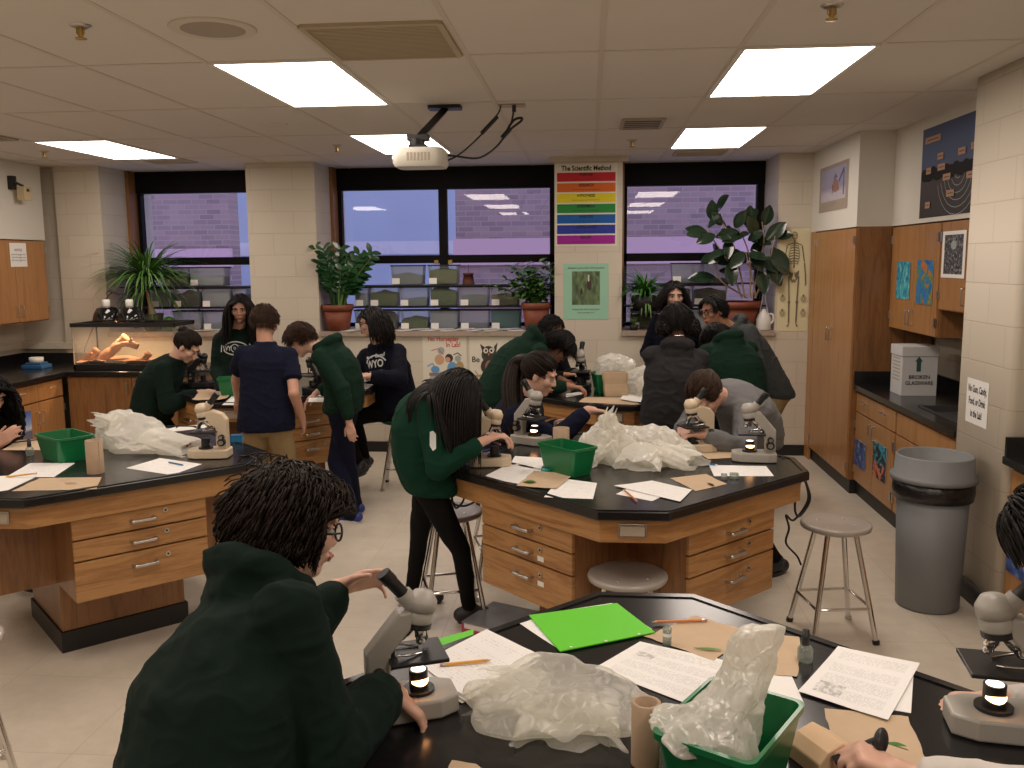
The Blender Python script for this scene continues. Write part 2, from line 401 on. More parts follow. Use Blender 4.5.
def grille(name, lab, cat, x0, x1, y0, y1, n, m1, m2, horizontal=True):
    cx, cy = (x0+x1)/2, (y0+y1)/2; w, l = (x1-x0)/2, (y1-y0)/2
    t = thing(name, lab, cat, (cx, cy, CEIL-.004)); b = B()
    for s in (-1, 1): b.box(-w, w, s*l-.012, s*l+.012, -.01, .004, m1); b.box(s*w-.012, s*w+.012, -l, l, -.0098, .004, m1)
    b.build('frame', t); b = B(); b.box(-w, w, -l, l, -.0005, .002, m2); b.build('backing', t)
    b = B()
    for i in range(n):
        y = -l+(i+.5)*2*l/n; b.box(-w, w, y-l/n*.62, y+l/n*.2, -.007, -.004, m1)
    b.build('slats', t); return t
grille('ceiling_vent', 'large tan ceiling return grille above the front bench', 'air vent', -1.13, -.58, 3.60, 4.18, 26, 'grille_tan', 'grille_tan')
grille('ceiling_vent', 'slotted ceiling diffuser in front of the rainbow poster pillar', 'air vent', .23, .50, 6.17, 6.6, 5, 'vent_grey', 'dark_gap')
grille('ceiling_vent', 'small tan ceiling vent beyond the far right light panel', 'air vent', .76, 1.18, 8.02, 8.36, 9, 'grille_tan', 'grille_tan')
grille('ceiling_vent', 'small tan ceiling vent beyond the left wall light panel', 'air vent', -3.98, -3.6, 7.9, 8.2, 9, 'grille_tan', 'grille_tan')
grille('ceiling_vent', 'dark ceiling vent in front of the left wall light panel', 'air vent', -4.75, -4.22, 6.15, 6.5, 6, 'vent_grey', 'dark_gap')
def sprinkler(x, y, lab):
    t = thing('fire_sprinkler', lab, 'sprinkler', (x, y, CEIL), 0, 'ceiling sprinklers')
    b = B(); b.lathe([(.0, -.012), (.03, -.01), (.042, -.001), (.042, .002)], 'steel', n=18); b.build('escutcheon', t)
    b = B(); b.cyl((0, 0, -.045), (0, 0, 0), .01, 'brass', n=10); b.tube([(-.014, 0, -.012), (-.016, 0, -.03), (0, 0, -.048), (.016, 0, -.03), (.014, 0, -.012)], .003, 'brass', 6)
    b.lathe([(0, -.056), (.022, -.054), (.022, -.05), (0, -.05)], 'brass', n=14); b.build('head', t)
for u, v, l in ((80, 25, 'ceiling sprinkler above the left workbench, beside the round speaker'), (832, 5, 'ceiling sprinkler over the right stool, near the large right light'),
                (44, 151, 'ceiling sprinkler by the left wall light panel'), (337, 145, 'ceiling sprinkler left of the projector'), (632, 140, 'ceiling sprinkler in front of the rainbow poster pillar')):
    p = AZ(u, v, CEIL); sprinkler(p.x, p.y, l)
t = thing('ceiling_speaker', 'round flush ceiling speaker beside the large left light panel', 'speaker', (-1.486, 3.605, CEIL))
b = B(); b.lathe([(.165, -.008), (.17, -.004), (.17, .002), (.0, .002)], 'ceil_grid', n=36); b.build('rim', t)
mat('speaker_mesh', (.40, .34, .28), .7); b = B(); b.lathe([(0, -.0095), (.12, -.0095), (.135, -.005), (.135, .001)], 'speaker_mesh', n=36); b.build('grille', t)
p = AZ(277, 124, CEIL); b = B(); b.lathe([(0, -.015), (.06, -.012), (.075, 0), (.075, .003)], 'ceil_grid', n=24); tag(b.build('smoke_detector', None, p), 'flat round detector plate on ceiling past the large left light', 'smoke detector')
# projector on its ceiling arm
P0 = V((-.955, 5.2, 2.352)); t = thing('projector', 'white projector hanging from a black ceiling arm', 'projector', P0)
b = B(); mat('projector_white', (.62, .60, .52), .4)
def rr(hx, hy, r, cx=0, cy=0, n=5): return arc((cx+hx-r, cy-hy+r), r, -PI/2, 0, n)+arc((cx+hx-r, cy+hy-r), r, 0, PI/2, n)+arc((cx-hx+r, cy+hy-r), r, PI/2, PI, n)+arc((cx-hx+r, cy-hy+r), r, PI, 1.5*PI, n)
b.loft([[V((x*.92, y*.92, 0)) for x, y in rr(.148, .12, .05)], [V((x, y, .02)) for x, y in rr(.148, .12, .05)], [V((x, y, .085)) for x, y in rr(.148, .12, .05)], [V((x*.9, y*.9, .105)) for x, y in rr(.148, .12, .05)]], 'projector_white')
b.build('case', t, bevel=.003)
b = B(); b.cyl((-.155, -.03, .045), (-.14, -.03, .045), .03, 'steel'); b.build('lens', t)
b = B()
for i in range(7): b.box(-.06+i*.02, -.048+i*.02, -.1215, -.1185, .03, .075, 'vent_grey')
b.build('vent', t)
b = B(); b.box(-.06, .04, -.06, .04, .105, .125, 'black_plastic'); b.cyl((-.02, 0, .12), (-.02, 0, .16), .045, 'black_plastic'); b.box(-.075, .05, -.03, .03, .15, .185, 'black_plastic'); b.build('mount', t, bevel=.003)
mp = V((-.862, 5.525, CEIL))-P0
b = B(); a0 = V((-.01, 0, .17)); d = (mp-a0); e = V((.022, 0, 0)); 
b.tube([a0, mp-V((0, 0, .02))], .026, 'black_plastic', 4, smooth=False); b.build('arm', t)
b = B(); b.prism([(mp.x+x, mp.y+y) for x, y in rr(.1, .06, .02)], mp.z-.02, mp.z, 'black_plastic'); b.build('ceiling_plate', t)
t = thing('cable_outlet', 'ceiling cable plate with black plugs and leads beside the projector', 'outlet', (-.459, 5.545, CEIL))
o = V((-.459, 5.545, CEIL))
b = B(); b.box(-.08, .08, -.05, .05, -.008, 0, 'vent_grey'); b.build('plate', t)
def L_(u, v, y): return AY(u, v, y)-o
b = B(); b.tube(smooth_path([L_(501, 104, 5.5), L_(499, 112, 5.5), L_(490, 124, 5.45), L_(482, 134, 5.4), L_(465, 150, 5.3), L_(455, 157, 5.25), L_(446, 161, 5.25)]), .005, 'black_plastic', 6); b.tube([L_(497, 117, 5.48), L_(482, 133, 5.4)], .013, 'black_plastic', 8); b.build('cable', t)
b = B(); b.tube(smooth_path([L_(514, 106, 5.5), L_(512, 120, 5.5), L_(506, 134, 5.45), L_(495, 148, 5.38), L_(478, 158, 5.3), L_(455, 156, 5.25), L_(446, 155, 5.25)]), .006, 'black_plastic', 6); b.tube([L_(514, 105, 5.5), L_(514, 112, 5.5)], .012, 'black_plastic', 8)
b.tube(smooth_path([L_(504, 136, 5.46), L_(512, 128, 5.48), L_(521, 121, 5.5), L_(521, 118, 5.5), L_(513, 121, 5.5), L_(504, 136, 5.46)]), .008, 'black_plastic', 6); b.tube([L_(502, 138, 5.46), L_(510, 129, 5.47)], .014, 'black_plastic', 8); b.build('cable', t)
# ------------------------------------------------------------------ lab benches
def octo(Rr, h): return [(-h, -Rr), (h, -Rr), (Rr, -h), (Rr, h), (h, Rr), (-h, Rr), (-Rr, h), (-Rr, -h)]
mat('lock_metal', (.6, .56, .5), .3, 1); mat('tag_white', (.8, .8, .76), .6)
def rot_box(b, a, d0, d1, s0, s1, z0, z1, m):      # box against the side whose outward normal points along angle a
    n = V((math.cos(a), math.sin(a), 0)); t = V((-n.y, n.x, 0)); vs = [n*d+t*s+V((0, 0, z)) for z in (z0, z1) for s in (s0, s1) for d in (d0, d1)]
    b.add(vs, [(0, 2, 3, 1), (4, 5, 7, 6), (0, 1, 5, 4), (2, 6, 7, 3), (0, 4, 6, 2), (1, 3, 7, 5)], m)
DRW = [(.628, .718), (.532, .620), (.345, .524)]
def bench(lab, x, y, tags=()):
    t = thing('lab_bench', lab, 'lab bench', (x, y, 0), 0, 'eight-sided lab benches')
    b = B(); b.prism(octo(.83, .14), ZT-.04, ZT, 'laminate_top'); b.build('bench_top', t, bevel=.006)
    # raised lip round the rim
    b = B(); o1 = octo(.825, .139); o2 = octo(.80, .132)
    b.loft([[V((p[0], p[1], ZT)) for p in o1], [V((p[0], p[1], ZT+.004)) for p in o1], [V((p[0], p[1], ZT+.004)) for p in o2], [V((p[0], p[1], ZT)) for p in o2]], 'laminate_top', cap=False, smooth=False); b.build('rim', t)
    b = B(); b.prism(octo(.795, .13), .722, ZT-.04, 'oak'); b.build('apron', t, bevel=.004)
    b = B(); h = .41; b.prism([(0, -h), (h, 0), (0, h), (-h, 0)], .10, .722, 'oak_dark'); b.build('pedestal', t, bevel=.004)
    b = B(); h = .425; b.prism([(0, -h), (h, 0), (0, h), (-h, 0)], 0, .10, 'black_base'); b.build('toe_kick', t)
    for i, a in enumerate((-PI/4, -3*PI/4, PI/4, 3*PI/4)):
        b = B(); rot_box(b, a, .28, .615, -.297, .297, .345, .72, 'oak_dark'); b.build('drawer_case', t)
        for j, (z0, z1) in enumerate(DRW):
            b = B(); rot_box(b, a, .6151, .634, -.297, .297, z0, z1, 'oak'); dr = b.build('drawer', t, bevel=.003)
            n = V((math.cos(a), math.sin(a), 0)); tt = V((-n.y, n.x, 0)); zc = z1-.045 if j < 2 else z1-.06
            b = B(); q = n*.634+V((0, 0, zc)); c = n*.030
            b.tube(smooth_path([q-tt*.05, q-tt*.05+c*.85, q-tt*.042+c, q+tt*.042+c, q+tt*.05+c*.85, q+tt*.05], 3), .0085, 'steel', 8); b.build('handle', dr)
            if i < 2:
                b = B(); q = n*.634+tt*.105+V((0, 0, zc+.022)); b.cyl(q, q+n*.006, .012, 'lock_metal', n=14); b.cyl(q+n*.006, q+n*.008, .005, 'black_plastic', n=8); b.build('lock', dr)
                if (i, j) in tags:
                    b = B(); q = n*.6345+tt*.105+V((0, 0, zc-.018)); d = V((0, 0, .011)); b.add([q-tt*.02-d, q+tt*.02-d, q+tt*.02+d, q-tt*.02+d], [(0, 1, 2, 3)], 'tag_white'); b.build('tag', dr)
    b = B(); b.box(-.055, .055, -.802, -.795, .745, .80, 'steel'); b.box(-.048, .048, -.804, -.801, .752, .793, 'vent_grey'); b.build('power_outlet', t, bevel=.002)
    return t
bench('near lab bench carrying the green folder and papers at the picture bottom', .168, 1.695)
bench('middle lab bench with white tags on its drawers and a stool tucked in front', .175, 4.215, ((1, 1), (1, 2)))
bench('left lab bench with the cream microscope and three drawers facing the hooded person', -2.47, 4.255)
bench('far left lab bench, behind the person in khaki trousers', -2.47, 6.77)
bench('far right lab bench, below the green bird poster', .18, 6.74)
# ------------------------------------------------------------------ stools
def stool(lab, x, y, rz=0, h=.56, seat='stool_seat', r=.165):
    t = thing('lab_stool', lab, 'stool', (x, y, 0), rz, 'round metal lab stools')
    b = B(); b.lathe([(0, h-.03), (r*.9, h-.03), (r*.985, h-.024), (r, h-.012), (r*.985, h-.002), (r*.93, h), (r*.6, h-.006), (0, h-.009)], seat, n=40); s = b.build('seat', t)
    for k in range(4):
        a = PI/4+k*PI/2; b = B(); b.ball((r*.55*math.cos(a), r*.55*math.sin(a), h-.006), (.008, .008, .004), 'steel', 8, 6); b.build('rivet', s)
    for k in range(4):
        a = PI/4+k*PI/2; c, q = math.cos(a), math.sin(a)
        b = B(); b.cyl((.095*c, .095*q, h-.03), (.215*c, .215*q, .012), .0125, 'chrome', n=12); l = b.build('leg', t)
        b = B(); b.cyl((.213*c, .213*q, .02), (.217*c, .217*q, 0), .017, 'black_plastic' if k % 2 else 'steel', n=12); b.build('foot', l)
    b = B(); zr = .17; rr_ = (.215-.12*(zr/(h-.03)))*1.0+.012; pts = []
    for k in range(4):
        a0 = PI/4+k*PI/2; p0 = V((rr_*math.cos(a0), rr_*math.sin(a0), zr)); p1 = V((rr_*math.cos(a0+PI/2), rr_*math.sin(a0+PI/2), zr)); pts += [p0.lerp(p1, .06), p0.lerp(p1, .5), p0.lerp(p1, .94)]
    b.tube(pts+[pts[0]], .0075, 'chrome', 8); b.build('foot_ring', t)
    b = B(); b.lathe([(.11, h-.045), (.125, h-.03)], 'steel', close=False); b.build('seat_ring', t)
    return t
stool('grey metal stool standing free between the middle bench and the grey trash can', 1.195, 4.309, .15)
stool('grey metal stool tucked under the front corner of the middle bench', .165, 3.575, .3, .545)
stool('grey metal stool behind the legs of the person in black leggings', -.70, 4.42, .3, .56)
mat('seat_green', (.006, .07, .035), .35)
stool('chrome stool with a dark green seat at the far left bench', -1.50, 7.05, .1, .56, 'seat_green')
stool('grey stool with only one chrome leg in view at lower left edge', -2.17, 2.74, .75, .56)
stool('grey stool standing mostly hidden beyond the left bench', -3.05, 4.95, .2, .5)
# ------------------------------------------------------------------ casework
XC, XLC = XR-.03, XL+.03
def hinge(b, x, y, z, h=.05, s=1): b.box(min(x, x-s*.012), max(x, x-s*.012), y-.012, y+.012, z-h/2, z+h/2, 'steel')
def wire_pull(name, x, y0, y1, z0, z1, parent, s=-1):
    b = B(); c = V((s*.028, 0, 0)); p, q = V((x, y0, z0)), V((x, y1, z1)); d = (q-p)*.08
    b.tube(smooth_path([p, p+c*.85, p+c+d, q+c-d, q+c*.85, q], 3), .0045, 'steel', 8); return b.build(name, parent)
def cab(name, lab, cat, x0, x1, y0, y1, z0, z1, front, fronts, toe=0, wm='oak_vert', carcase='oak_dark'):
    """box cabinet; front = axis and side of its face ('-x', '+x', '-y'); fronts: (kind, a0, a1, z0, z1) along the face"""
    t = thing(name, lab, cat, ((x0+x1)/2, (y0+y1)/2, z0)); o = V(t.location); M = Matrix.Translation(-o)
    b = B(M); b.box(x0+(.02 if front == '-x' else 0), x1-(.02 if front == '+x' else 0), y0+(.02 if front == '-y' else 0), y1, z0+toe, z1, carcase); b.build('body', t, bevel=.002)
    if toe:
        b = B(M); b.box(x0+(.03 if front == '-x' else 0), x1-(.03 if front == '+x' else 0), y0+(.03 if front == '-y' else 0), y1, z0, z0+toe, 'black_base'); b.build('toe_kick', t)
    for f in fronts:
        k, a0, a1, c0, c1 = f[:5]; a0 += .002; a1 -= .002; c0 += .002; c1 -= .002; side = f[5] if len(f) > 5 else 0
        b = B(M)
        if front == '-x': b.box(x0, x0+.0195, a0, a1, c0, c1, wm); xf = x0; sg = -1
        elif front == '+x': b.box(x1-.0195, x1, a0, a1, c0, c1, wm); xf = x1; sg = 1
        else: b.box(a0, a1, y0, y0+.0195, c0, c1, wm)
        d = b.build('drawer' if k == 'drawer' else ('panel' if k == 'panel' else 'door'), t, bevel=.002)
        if k == 'panel': continue
        ac = (a0+a1)/2
        if front != '-y':
            if k == 'drawer': h = wire_pull('handle', xf, ac-.045, ac+.045, c1-.05, c1-.05, d, sg)
            else:
                zc = f[6] if len(f) > 6 else (c0+c1)/2; ah = a0+.035 if side < 0 else a1-.035
                h = wire_pull('handle', xf, ah, ah, zc-.05, zc+.05, d, sg)
                b = B(M); aa = a1-.005 if side < 0 else a0+.005
                
                for zz in (c0+.09, c1-.09): b = B(M); hinge(b, xf, aa, zz, .06, -sg if sg < 0 else -1); b.build('hinge', d)
            h.location = -o
        else:
            zc = f[6]; ah = a1-.035 if side > 0 else a0+.035
            b = B(M); c = V((0, -.028, 0)); p, q = V((ah, y0, zc-.05)), V((ah, y0, zc+.05)); e = V((0, 0, .008))
            b.tube(smooth_path([p, p+c*.85, p+c+e, q+c-e, q+c*.85, q], 3), .0045, 'steel', 8); b.build('handle', d)
    return t
cab('tall_cabinet', 'tall wooden cupboard with two doors in the far right corner', 'cabinet', 2.0, XC, 7.0, 8.20, 0, 2.05, '-x', [('door', 7.01, 7.60, .12, 2.04, 1, 1.2), ('door', 7.60, 8.19, .12, 2.04, -1, 1.2)], .11)
b = B(); b.box(2.0, 2.02, 8.2, YB, 0, 2.05, 'oak_vert'); b.build('trim_3'); bpy.data.objects['trim_3']['kind'] = 'structure'
cab('wall_cabinet', 'wall cabinet with the teal print and the colourful print on its doors', 'cabinet', 2.26, XC, 6.05, 6.99, 1.295, 2.045, '-x', [('door', 6.06, 6.52, 1.30, 2.04, 1, 1.40), ('door', 6.52, 6.98, 1.30, 2.04, -1, 1.40)])
cab('wall_cabinet', 'shorter wall cabinet with the black and white print, beside the pier', 'cabinet', 2.26, XC, 5.12, 6.04, 1.478, 2.045, '-x', [('door', 5.13, 5.58, 1.485, 2.04, 1, 1.58), ('door', 5.58, 6.035, 1.485, 2.04, -1, 1.58)])
cab('base_cabinet', 'base cabinet with two drawers and two pictures on its doors', 'cabinet', 2.05, XC, 6.09, 6.99, 0, .82, '-x', [('drawer', 6.56, 6.98, .655, .80), ('drawer', 6.10, 6.56, .655, .80), ('door', 6.54, 6.98, .12, .65, -1, .57), ('door', 6.10, 6.54, .12, .65, 1, .57)], .11)
cab('base_cabinet', 'sink base cabinet half hidden behind the grey trash can', 'cabinet', 2.05, XC, 5.10, 6.085, 0, .82, '-x', [('panel', 5.11, 6.07, .655, .80), ('door', 5.59, 6.07, .12, .65, -1, .57), ('door', 5.11, 5.59, .12, .65, 1, .57)], .11)
t = thing('countertop', 'black countertop with backsplash and sink along the right wall', 'countertop', (2.3, 6.0, .82)); o = V(t.location); M = Matrix.Translation(-o)
sx0, sx1, sy0, sy1 = 2.14, 2.50, 5.25, 5.95
b = B(M); b.box(2.03, sx0, 5.09, 6.998, .822, .86, 'laminate_top'); b.box(sx1, XR-.03, 5.09, 6.998, .822, .86, 'laminate_top'); b.box(sx0, sx1, 5.09, sy0, .822, .86, 'laminate_top'); b.box(sx0, sx1, sy1, 6.998, .822, .86, 'laminate_top'); b.build('worktop', t)
b = B(M); b.box(XR-.05, XR-.03, 5.09, 6.998, .86, .96, 'laminate_top'); b.box(2.03, XR-.05, 6.98, 6.998, .86, .96, 'laminate_top'); b.build('backsplash', t)
mat('sink_grey', (.05, .05, .05), .4)
b = B(M); b.box(sx0, sx1, sy0, sy1, .823, .828, 'sink_grey'); b.box(sx0, sx1, sy0, sy0+.01, .828, .868, 'sink_grey'); b.box(sx0, sx1, sy1-.01, sy1, .828, .868, 'sink_grey'); b.box(sx0, sx0+.01, sy0, sy1, .828, .868, 'sink_grey'); b.box(sx1-.01, sx1, sy0, sy1, .828, .868, 'sink_grey'); b.build('sink', t)
b = B(M); b.lathe([(0.0, 0), (.02, 0), (.02, .03), (.012, .04), (.012, .05)], 'chrome', (2.55, 5.6, .86), 14); b.tube(smooth_path([(2.55, 5.6, .9), (2.55, 5.6, 1.1), (2.50, 5.6, 1.17), (2.43, 5.6, 1.15), (2.42, 5.6, 1.1)]), .01, 'chrome', 8); b.build('tap', t)
t = thing('wall_socket', 'grey socket plate on the wall beside the glassware box', 'socket', (XR, 6.2, 1.12)); b = B(); b.box(-.008, 0, -.04, .04, -.065, .065, 'stone_sill'); b.build('plate', t, bevel=.002); b = B(); b.box(-.011, -.007, -.02, .02, -.045, .045, 'vent_grey'); b.build('receptacle', t)
# near right casework beyond the pier
cab('base_cabinet', 'base cabinet at the right edge, in front of the block pier', 'cabinet', 2.05, XC, 3.0, 4.45, 0, .82, '-x', [('panel', 3.95, 4.44, .66, .80), ('door', 3.95, 4.44, .12, .65, 1, .57), ('drawer', 3.45, 3.95, .66, .80), ('door', 3.45, 3.95, .12, .65, -1, .57), ('drawer', 3.01, 3.45, .66, .80), ('door', 3.01, 3.45, .12, .65, -1, .57)], .11)
t = thing('countertop', 'black countertop corner at the right edge in front of the pier', 'countertop', (2.3, 3.7, .82)); M = Matrix.Translation(-V(t.location))
b = B(M); b.box(2.01, XR-.03, 2.98, 4.458, .822, .86, 'laminate_top'); b.build('worktop', t, bevel=.004); b = B(M); b.box(2.02, XR-.03, 4.438, 4.458, .86, .955, 'laminate_top'); b.build('backsplash', t)
# left casework
LXF = -4.69
cab('wall_cabinet', 'left wall cabinet with a paper notice taped on its door', 'cabinet', XLC, -5.17, 7.30, 8.26, 1.29, 2.045, '+x', [('door', 7.31, 7.78, 1.30, 2.04, 1, 1.40), ('door', 7.78, 8.25, 1.30, 2.04, -1, 1.40)])
cab('base_cabinet', 'left wall base cabinet with a mountain picture on its door', 'cabinet', XLC, LXF, 6.72, 7.60, 0, .825, '+x', [('drawer', 6.73, 7.22, .66, .81), ('drawer', 7.22, 7.59, .66, .81), ('door', 6.73, 7.22, .12, .65, 1, .52), ('door', 7.22, 7.59, .12, .65, -1, .52)], .11)
cab('base_cabinet', 'left wall base cabinet nearest the curly haired person', 'cabinet', XLC, LXF, 5.5, 6.71, 0, .825, '+x', [('drawer', 5.51, 6.02, .64, .80), ('drawer', 6.02, 6.53, .64, .80), ('door', 5.51, 6.02, .12, .63, 1, .52), ('door', 6.02, 6.53, .12, .63, -1, .52)], .11)
cab('base_cabinet', 'wooden cabinet with two doors under the lit terrarium', 'cabinet', -4.665, -3.45, 7.62, YB-.04, 0, .825, '-y', [('door', -4.66, -4.06, .12, .82, 1, .72), ('door', -4.06, -3.46, .12, .82, -1, .72)], .11, 'oak_dark')
t = thing('countertop', 'black L-shaped countertop on the left wall and under the terrarium', 'countertop', (-5.2, 7.0, .825)); M = Matrix.Translation(-V(t.location))
b = B(M); b.prism([(XL+.03, 5.4), (-4.66, 5.4), (-4.66, 7.59), (-3.42, 7.59), (-3.42, YB-.03), (-5.1, YB-.03), (XL+.03, YB-.03)], .827, .87, 'laminate_top'); b.build('worktop', t, bevel=.004)
b = B(M); b.box(XL+.03, XL+.05, 5.4, YB-.03, .87, .965, 'laminate_top'); b.box(XL+.05, -4.66, YB-.05, YB-.03, .87, .965, 'laminate_top'); b.build('backsplash', t)
# scale and pot on the left counter
t = thing('kitchen_scale', 'blue scale with a white tub on the left counter', 'scale', AZ(37, 368, .87)); mat('scale_blue', (.03, .12, .28), .4)
b = B(); b.box(-.10, .10, -.08, .08, 0, .035, 'scale_blue'); b.box(-.075, .075, -.06, .06, .035, .055, 'scale_blue'); b.build('base', t, bevel=.006)
b = B(); b.lathe([(.05, .055), (.06, .06), (.062, .10), (.056, .10), (.054, .066), (0, .062)], 'white_plastic'); b.build('tub', t)
t = thing('motion_sensor', 'beige sensor box on a black bracket, on left bulkhead', 'sensor', (-5.17, 7.80, 2.52)); mat('sensor_beige', (.62, .5, .3), .5)
b = B(); b.box(0, .05, -.03, .03, -.03, .09, 'black_plastic'); b.tube([(.04, 0, .04), (.1, .05, .0)], .012, 'black_plastic', 8); b.build('bracket', t, bevel=.003)
b = B(); b.box(.05, .12, .02, .13, -.12, .0, 'sensor_beige'); b.box(.118, .123, .055, .095, -.045, -.02, 'black_plastic'); b.build('case', t, bevel=.008)
# ------------------------------------------------------------------ trash can
t = TC = thing('trash_can', 'tall grey plastic trash can with funnel lid beside the pier', 'trash can', (1.79, 4.71, 0))
b = B(); b.lathe([(0, .0), (.155, .0), (.165, .012), (.19, .80), (.19, .80), (.18, .80), (.155, .03), (0, .03)], 'grey_can', n=44); b.build('body', t)
b = B(); b.lathe([(.192, .68), (.206, .675), (.212, .72), (.207, .80), (.196, .80)], 'bag_black', n=44, close=False); b.build('bag_liner', t)
b = B(); b.lathe([(.205, .785), (.222, .785), (.226, .80), (.222, .815), (.207, .822), (.200, .93), (.194, .937), (.186, .93), (.183, .86), (.14, .835), (.14, .82), (.205, .79)], 'grey_can', n=44, close=False); b.build('lid', t); TC.scale = (.94, .94, .868)
# ------------------------------------------------------------------ microscopes
mat('scope_grey', (.40, .38, .34), .42); mat('scope_cream', (.68, .56, .40), .45); mat('scope_black', (.012, .012, .013), .38)
def m_em(name, col, s):
    m = mat(name, col, .4, emit=s); return m
m_em('bulb_warm', (1, .55, .24), 4); m_em('bulb_white', (1, .88, .76), 1.6)
mat('knob_black', (.015, .015, .016), .45); mat('glass_clear', (.9, .93, .92), .05, alpha=.25)
def scope(lab, x, y, rz, body='scope_grey', z=ZT+.002, s=1.0, lit=True, head=None, turn=0, glow=-1):
    """student microscope; local +x runs from the arm (user side) out over the stage"""
    t = thing('microscope', lab, 'microscope', (x, y, z), rz, 'student microscopes'); t.scale = (s*.95, s*.95, s*.87); hd = head or body
    b = B(); b.prism([(-.10, -.05), (-.06, -.062), (.065, -.062), (.11, -.04), (.11, .04), (.065, .062), (-.06, .062), (-.10, .05)], 0, .048, body); b.build('base', t, bevel=.006)
    if body == 'scope_cream': b = B(); b.prism_y([(-.095, .045), (-.035, .045), (-.035, .168), (.02, .20), (.05, .205), (.05, .245), (-.02, .268), (-.07, .25), (-.095, .215)], -.025, .025, body); b.build('arm', t, bevel=.008)
    else: b = B(); b.prism_y([(-.095, .045), (-.045, .045), (-.042, .105), (-.038, .16), (.012, .222), (.012, .262), (-.02, .262), (-.095, .165)], -.023, .023, body); b.build('arm', t, bevel=.006)
    b = B(); b.cyl((.025, 0, .048), (.025, 0, .056), .036, 'scope_black', n=24); b.cyl((.025, 0, .056), (.025, 0, .104), .0215, 'scope_black', n=24); lamp = b.build('illuminator', t)
    if lit:
        b = B(); b.cyl((.025, 0, .104), (.025, 0, .1055), .017, 'bulb_white', n=20); b.build('lens', lamp)
        b = B(); b.loft([[V((.025+.0224*math.cos(a), .0224*math.sin(a), zz)) for zz in (.068+.006*abs(a+PI/2-.2)**1.5, .086-.004*abs(a+PI/2-.2)**1.5)] for a in [-PI/2+.2-1.15+i*.23 for i in range(11)]] if glow < 0 else [[V((.025+.0224*math.cos(a), .0224*math.sin(a), zz)) for zz in (.068+.006*abs(a-PI/2-.1)**1.5, .086-.004*abs(a-PI/2-.1)**1.5)] for a in [PI/2+.1-1.15+i*.23 for i in range(11)]], 'bulb_warm', cap=False); b.build('glowing_window', lamp)
    b = B(); b.box(-.045, .085, -.062, .062, .142, .152, 'scope_black'); st = b.build('stage', t, bevel=.002)
    for q in (-1, 1):
        b = B(); b.tube(smooth_path([(-.028, q*.03, .153), (-.028, q*.034, .162), (.0, q*.03, .158), (.03, q*.018, .1545)], 4), .0028, 'chrome', 6); b.build('clip', st)
    b = B(); b.box(-.05, -.03, -.02, .02, .135, .17, 'scope_black'); b.cyl((-.038, .0, .152), (-.038, .0, .175), .008, 'chrome', n=12); b.build('stage_bracket', t, bevel=.002)
    # inclined head with observation tube
    tl = V((-.60, 0, .80)); R = Matrix.Rotation(math.radians(10), 4, 'Y'); M = Matrix.Translation((.028, 0, .228)) @ R
    b = B(M); b.lathe([(.0, 0), (.030, .0), (.032, .004), (.032, .026), (.030, .028), (.030, .031), (.0345, .033), (.035, .054), (.033, .058), (.022, .076), (.0, .080)], hd, n=30); b.build('head', t)
    b = B(); p = V((.02, 0, .268)); b.cyl(p, p+tl*.045, .021, hd, n=20); b.build('tube_socket', t)
    b = B(); b.tube([p+tl*.04, p+tl*.085, p+tl*.087, p+tl*.115], [.0155, .0155, .0175, .0175], 'scope_black', 20); b.build('eyepiece', t)
    b = B(M); b.cyl((0, 0, -.013), (0, 0, .0), .031, 'scope_black', n=24); nz = b.build('nosepiece', t)
    for k, (a, l) in enumerate(((0.1, .056), (2.2, .046), (4.2, .038))):
        a += turn; b = B(M); d = V((math.cos(a)*.52, math.sin(a)*.52, -.9)).normalized(); q = V((math.cos(a)*.014, math.sin(a)*.014, -.012))
        b.tube([q, q+d*l*.55, q+d*l*.56, q+d*l*.85, q+d*l], [.0125, .0125, .0105, .0105, .006], 'chrome', 16); b.build('objective', nz)
    for z_, r in ((.088, .020), (.118, .014)):
        for q in (-1, 1):
            b = B(); b.cyl((-.068, q*.022, z_), (-.068, q*.046, z_), r, 'knob_black', n=20); b.cyl((-.068, q*.046, z_), (-.068, q*.052, z_), r*.6, 'steel', n=16); b.build('focus_knob', t)
    return t
p = AZ(412, 712, ZT); scope('grey microscope with glowing lamp on the near bench, used by the hooded person', -.385, 1.80, .38, s=1.0, turn=.7)
scope('grey microscope with lit lamp at the right edge, on the near bench', .855, 1.80, PI-.15, s=1.08, turn=2.6, glow=1)
scope('cream microscope under the long-haired girl bending in black leggings', -.465, 4.145, .1, 'scope_cream', lit=False)
scope('grey microscope in front of the girl with a ponytail', -.30, 4.66, -.55, s=1.06)
scope('cream microscope held by the bent person in light grey sweatshirt', .545, 4.50, PI+.35, 'scope_cream', lit=False)
scope('grey microscope with lit lamp at the right corner of middle bench', .80, 4.30, PI-.1, s=1.04, turn=2.6, glow=1)
scope('cream microscope on the left bench beside the clear bag', -1.88, 4.26, PI+.1, 'scope_cream', lit=False, s=1.02)
scope('black microscope under the face of person with the hair bun', -3.02, 6.72, .25, 'scope_black', lit=False)
scope('dark microscope with the boy in navy trousers bent over it', -2.02, 6.42, PI-.7, 'scope_black', lit=False)
scope('black microscope standing unused beside the bags on the far right bench', -.05, 6.62, -PI/2-.2, 'scope_black', lit=False, head='scope_grey', s=1.12, turn=1.1)
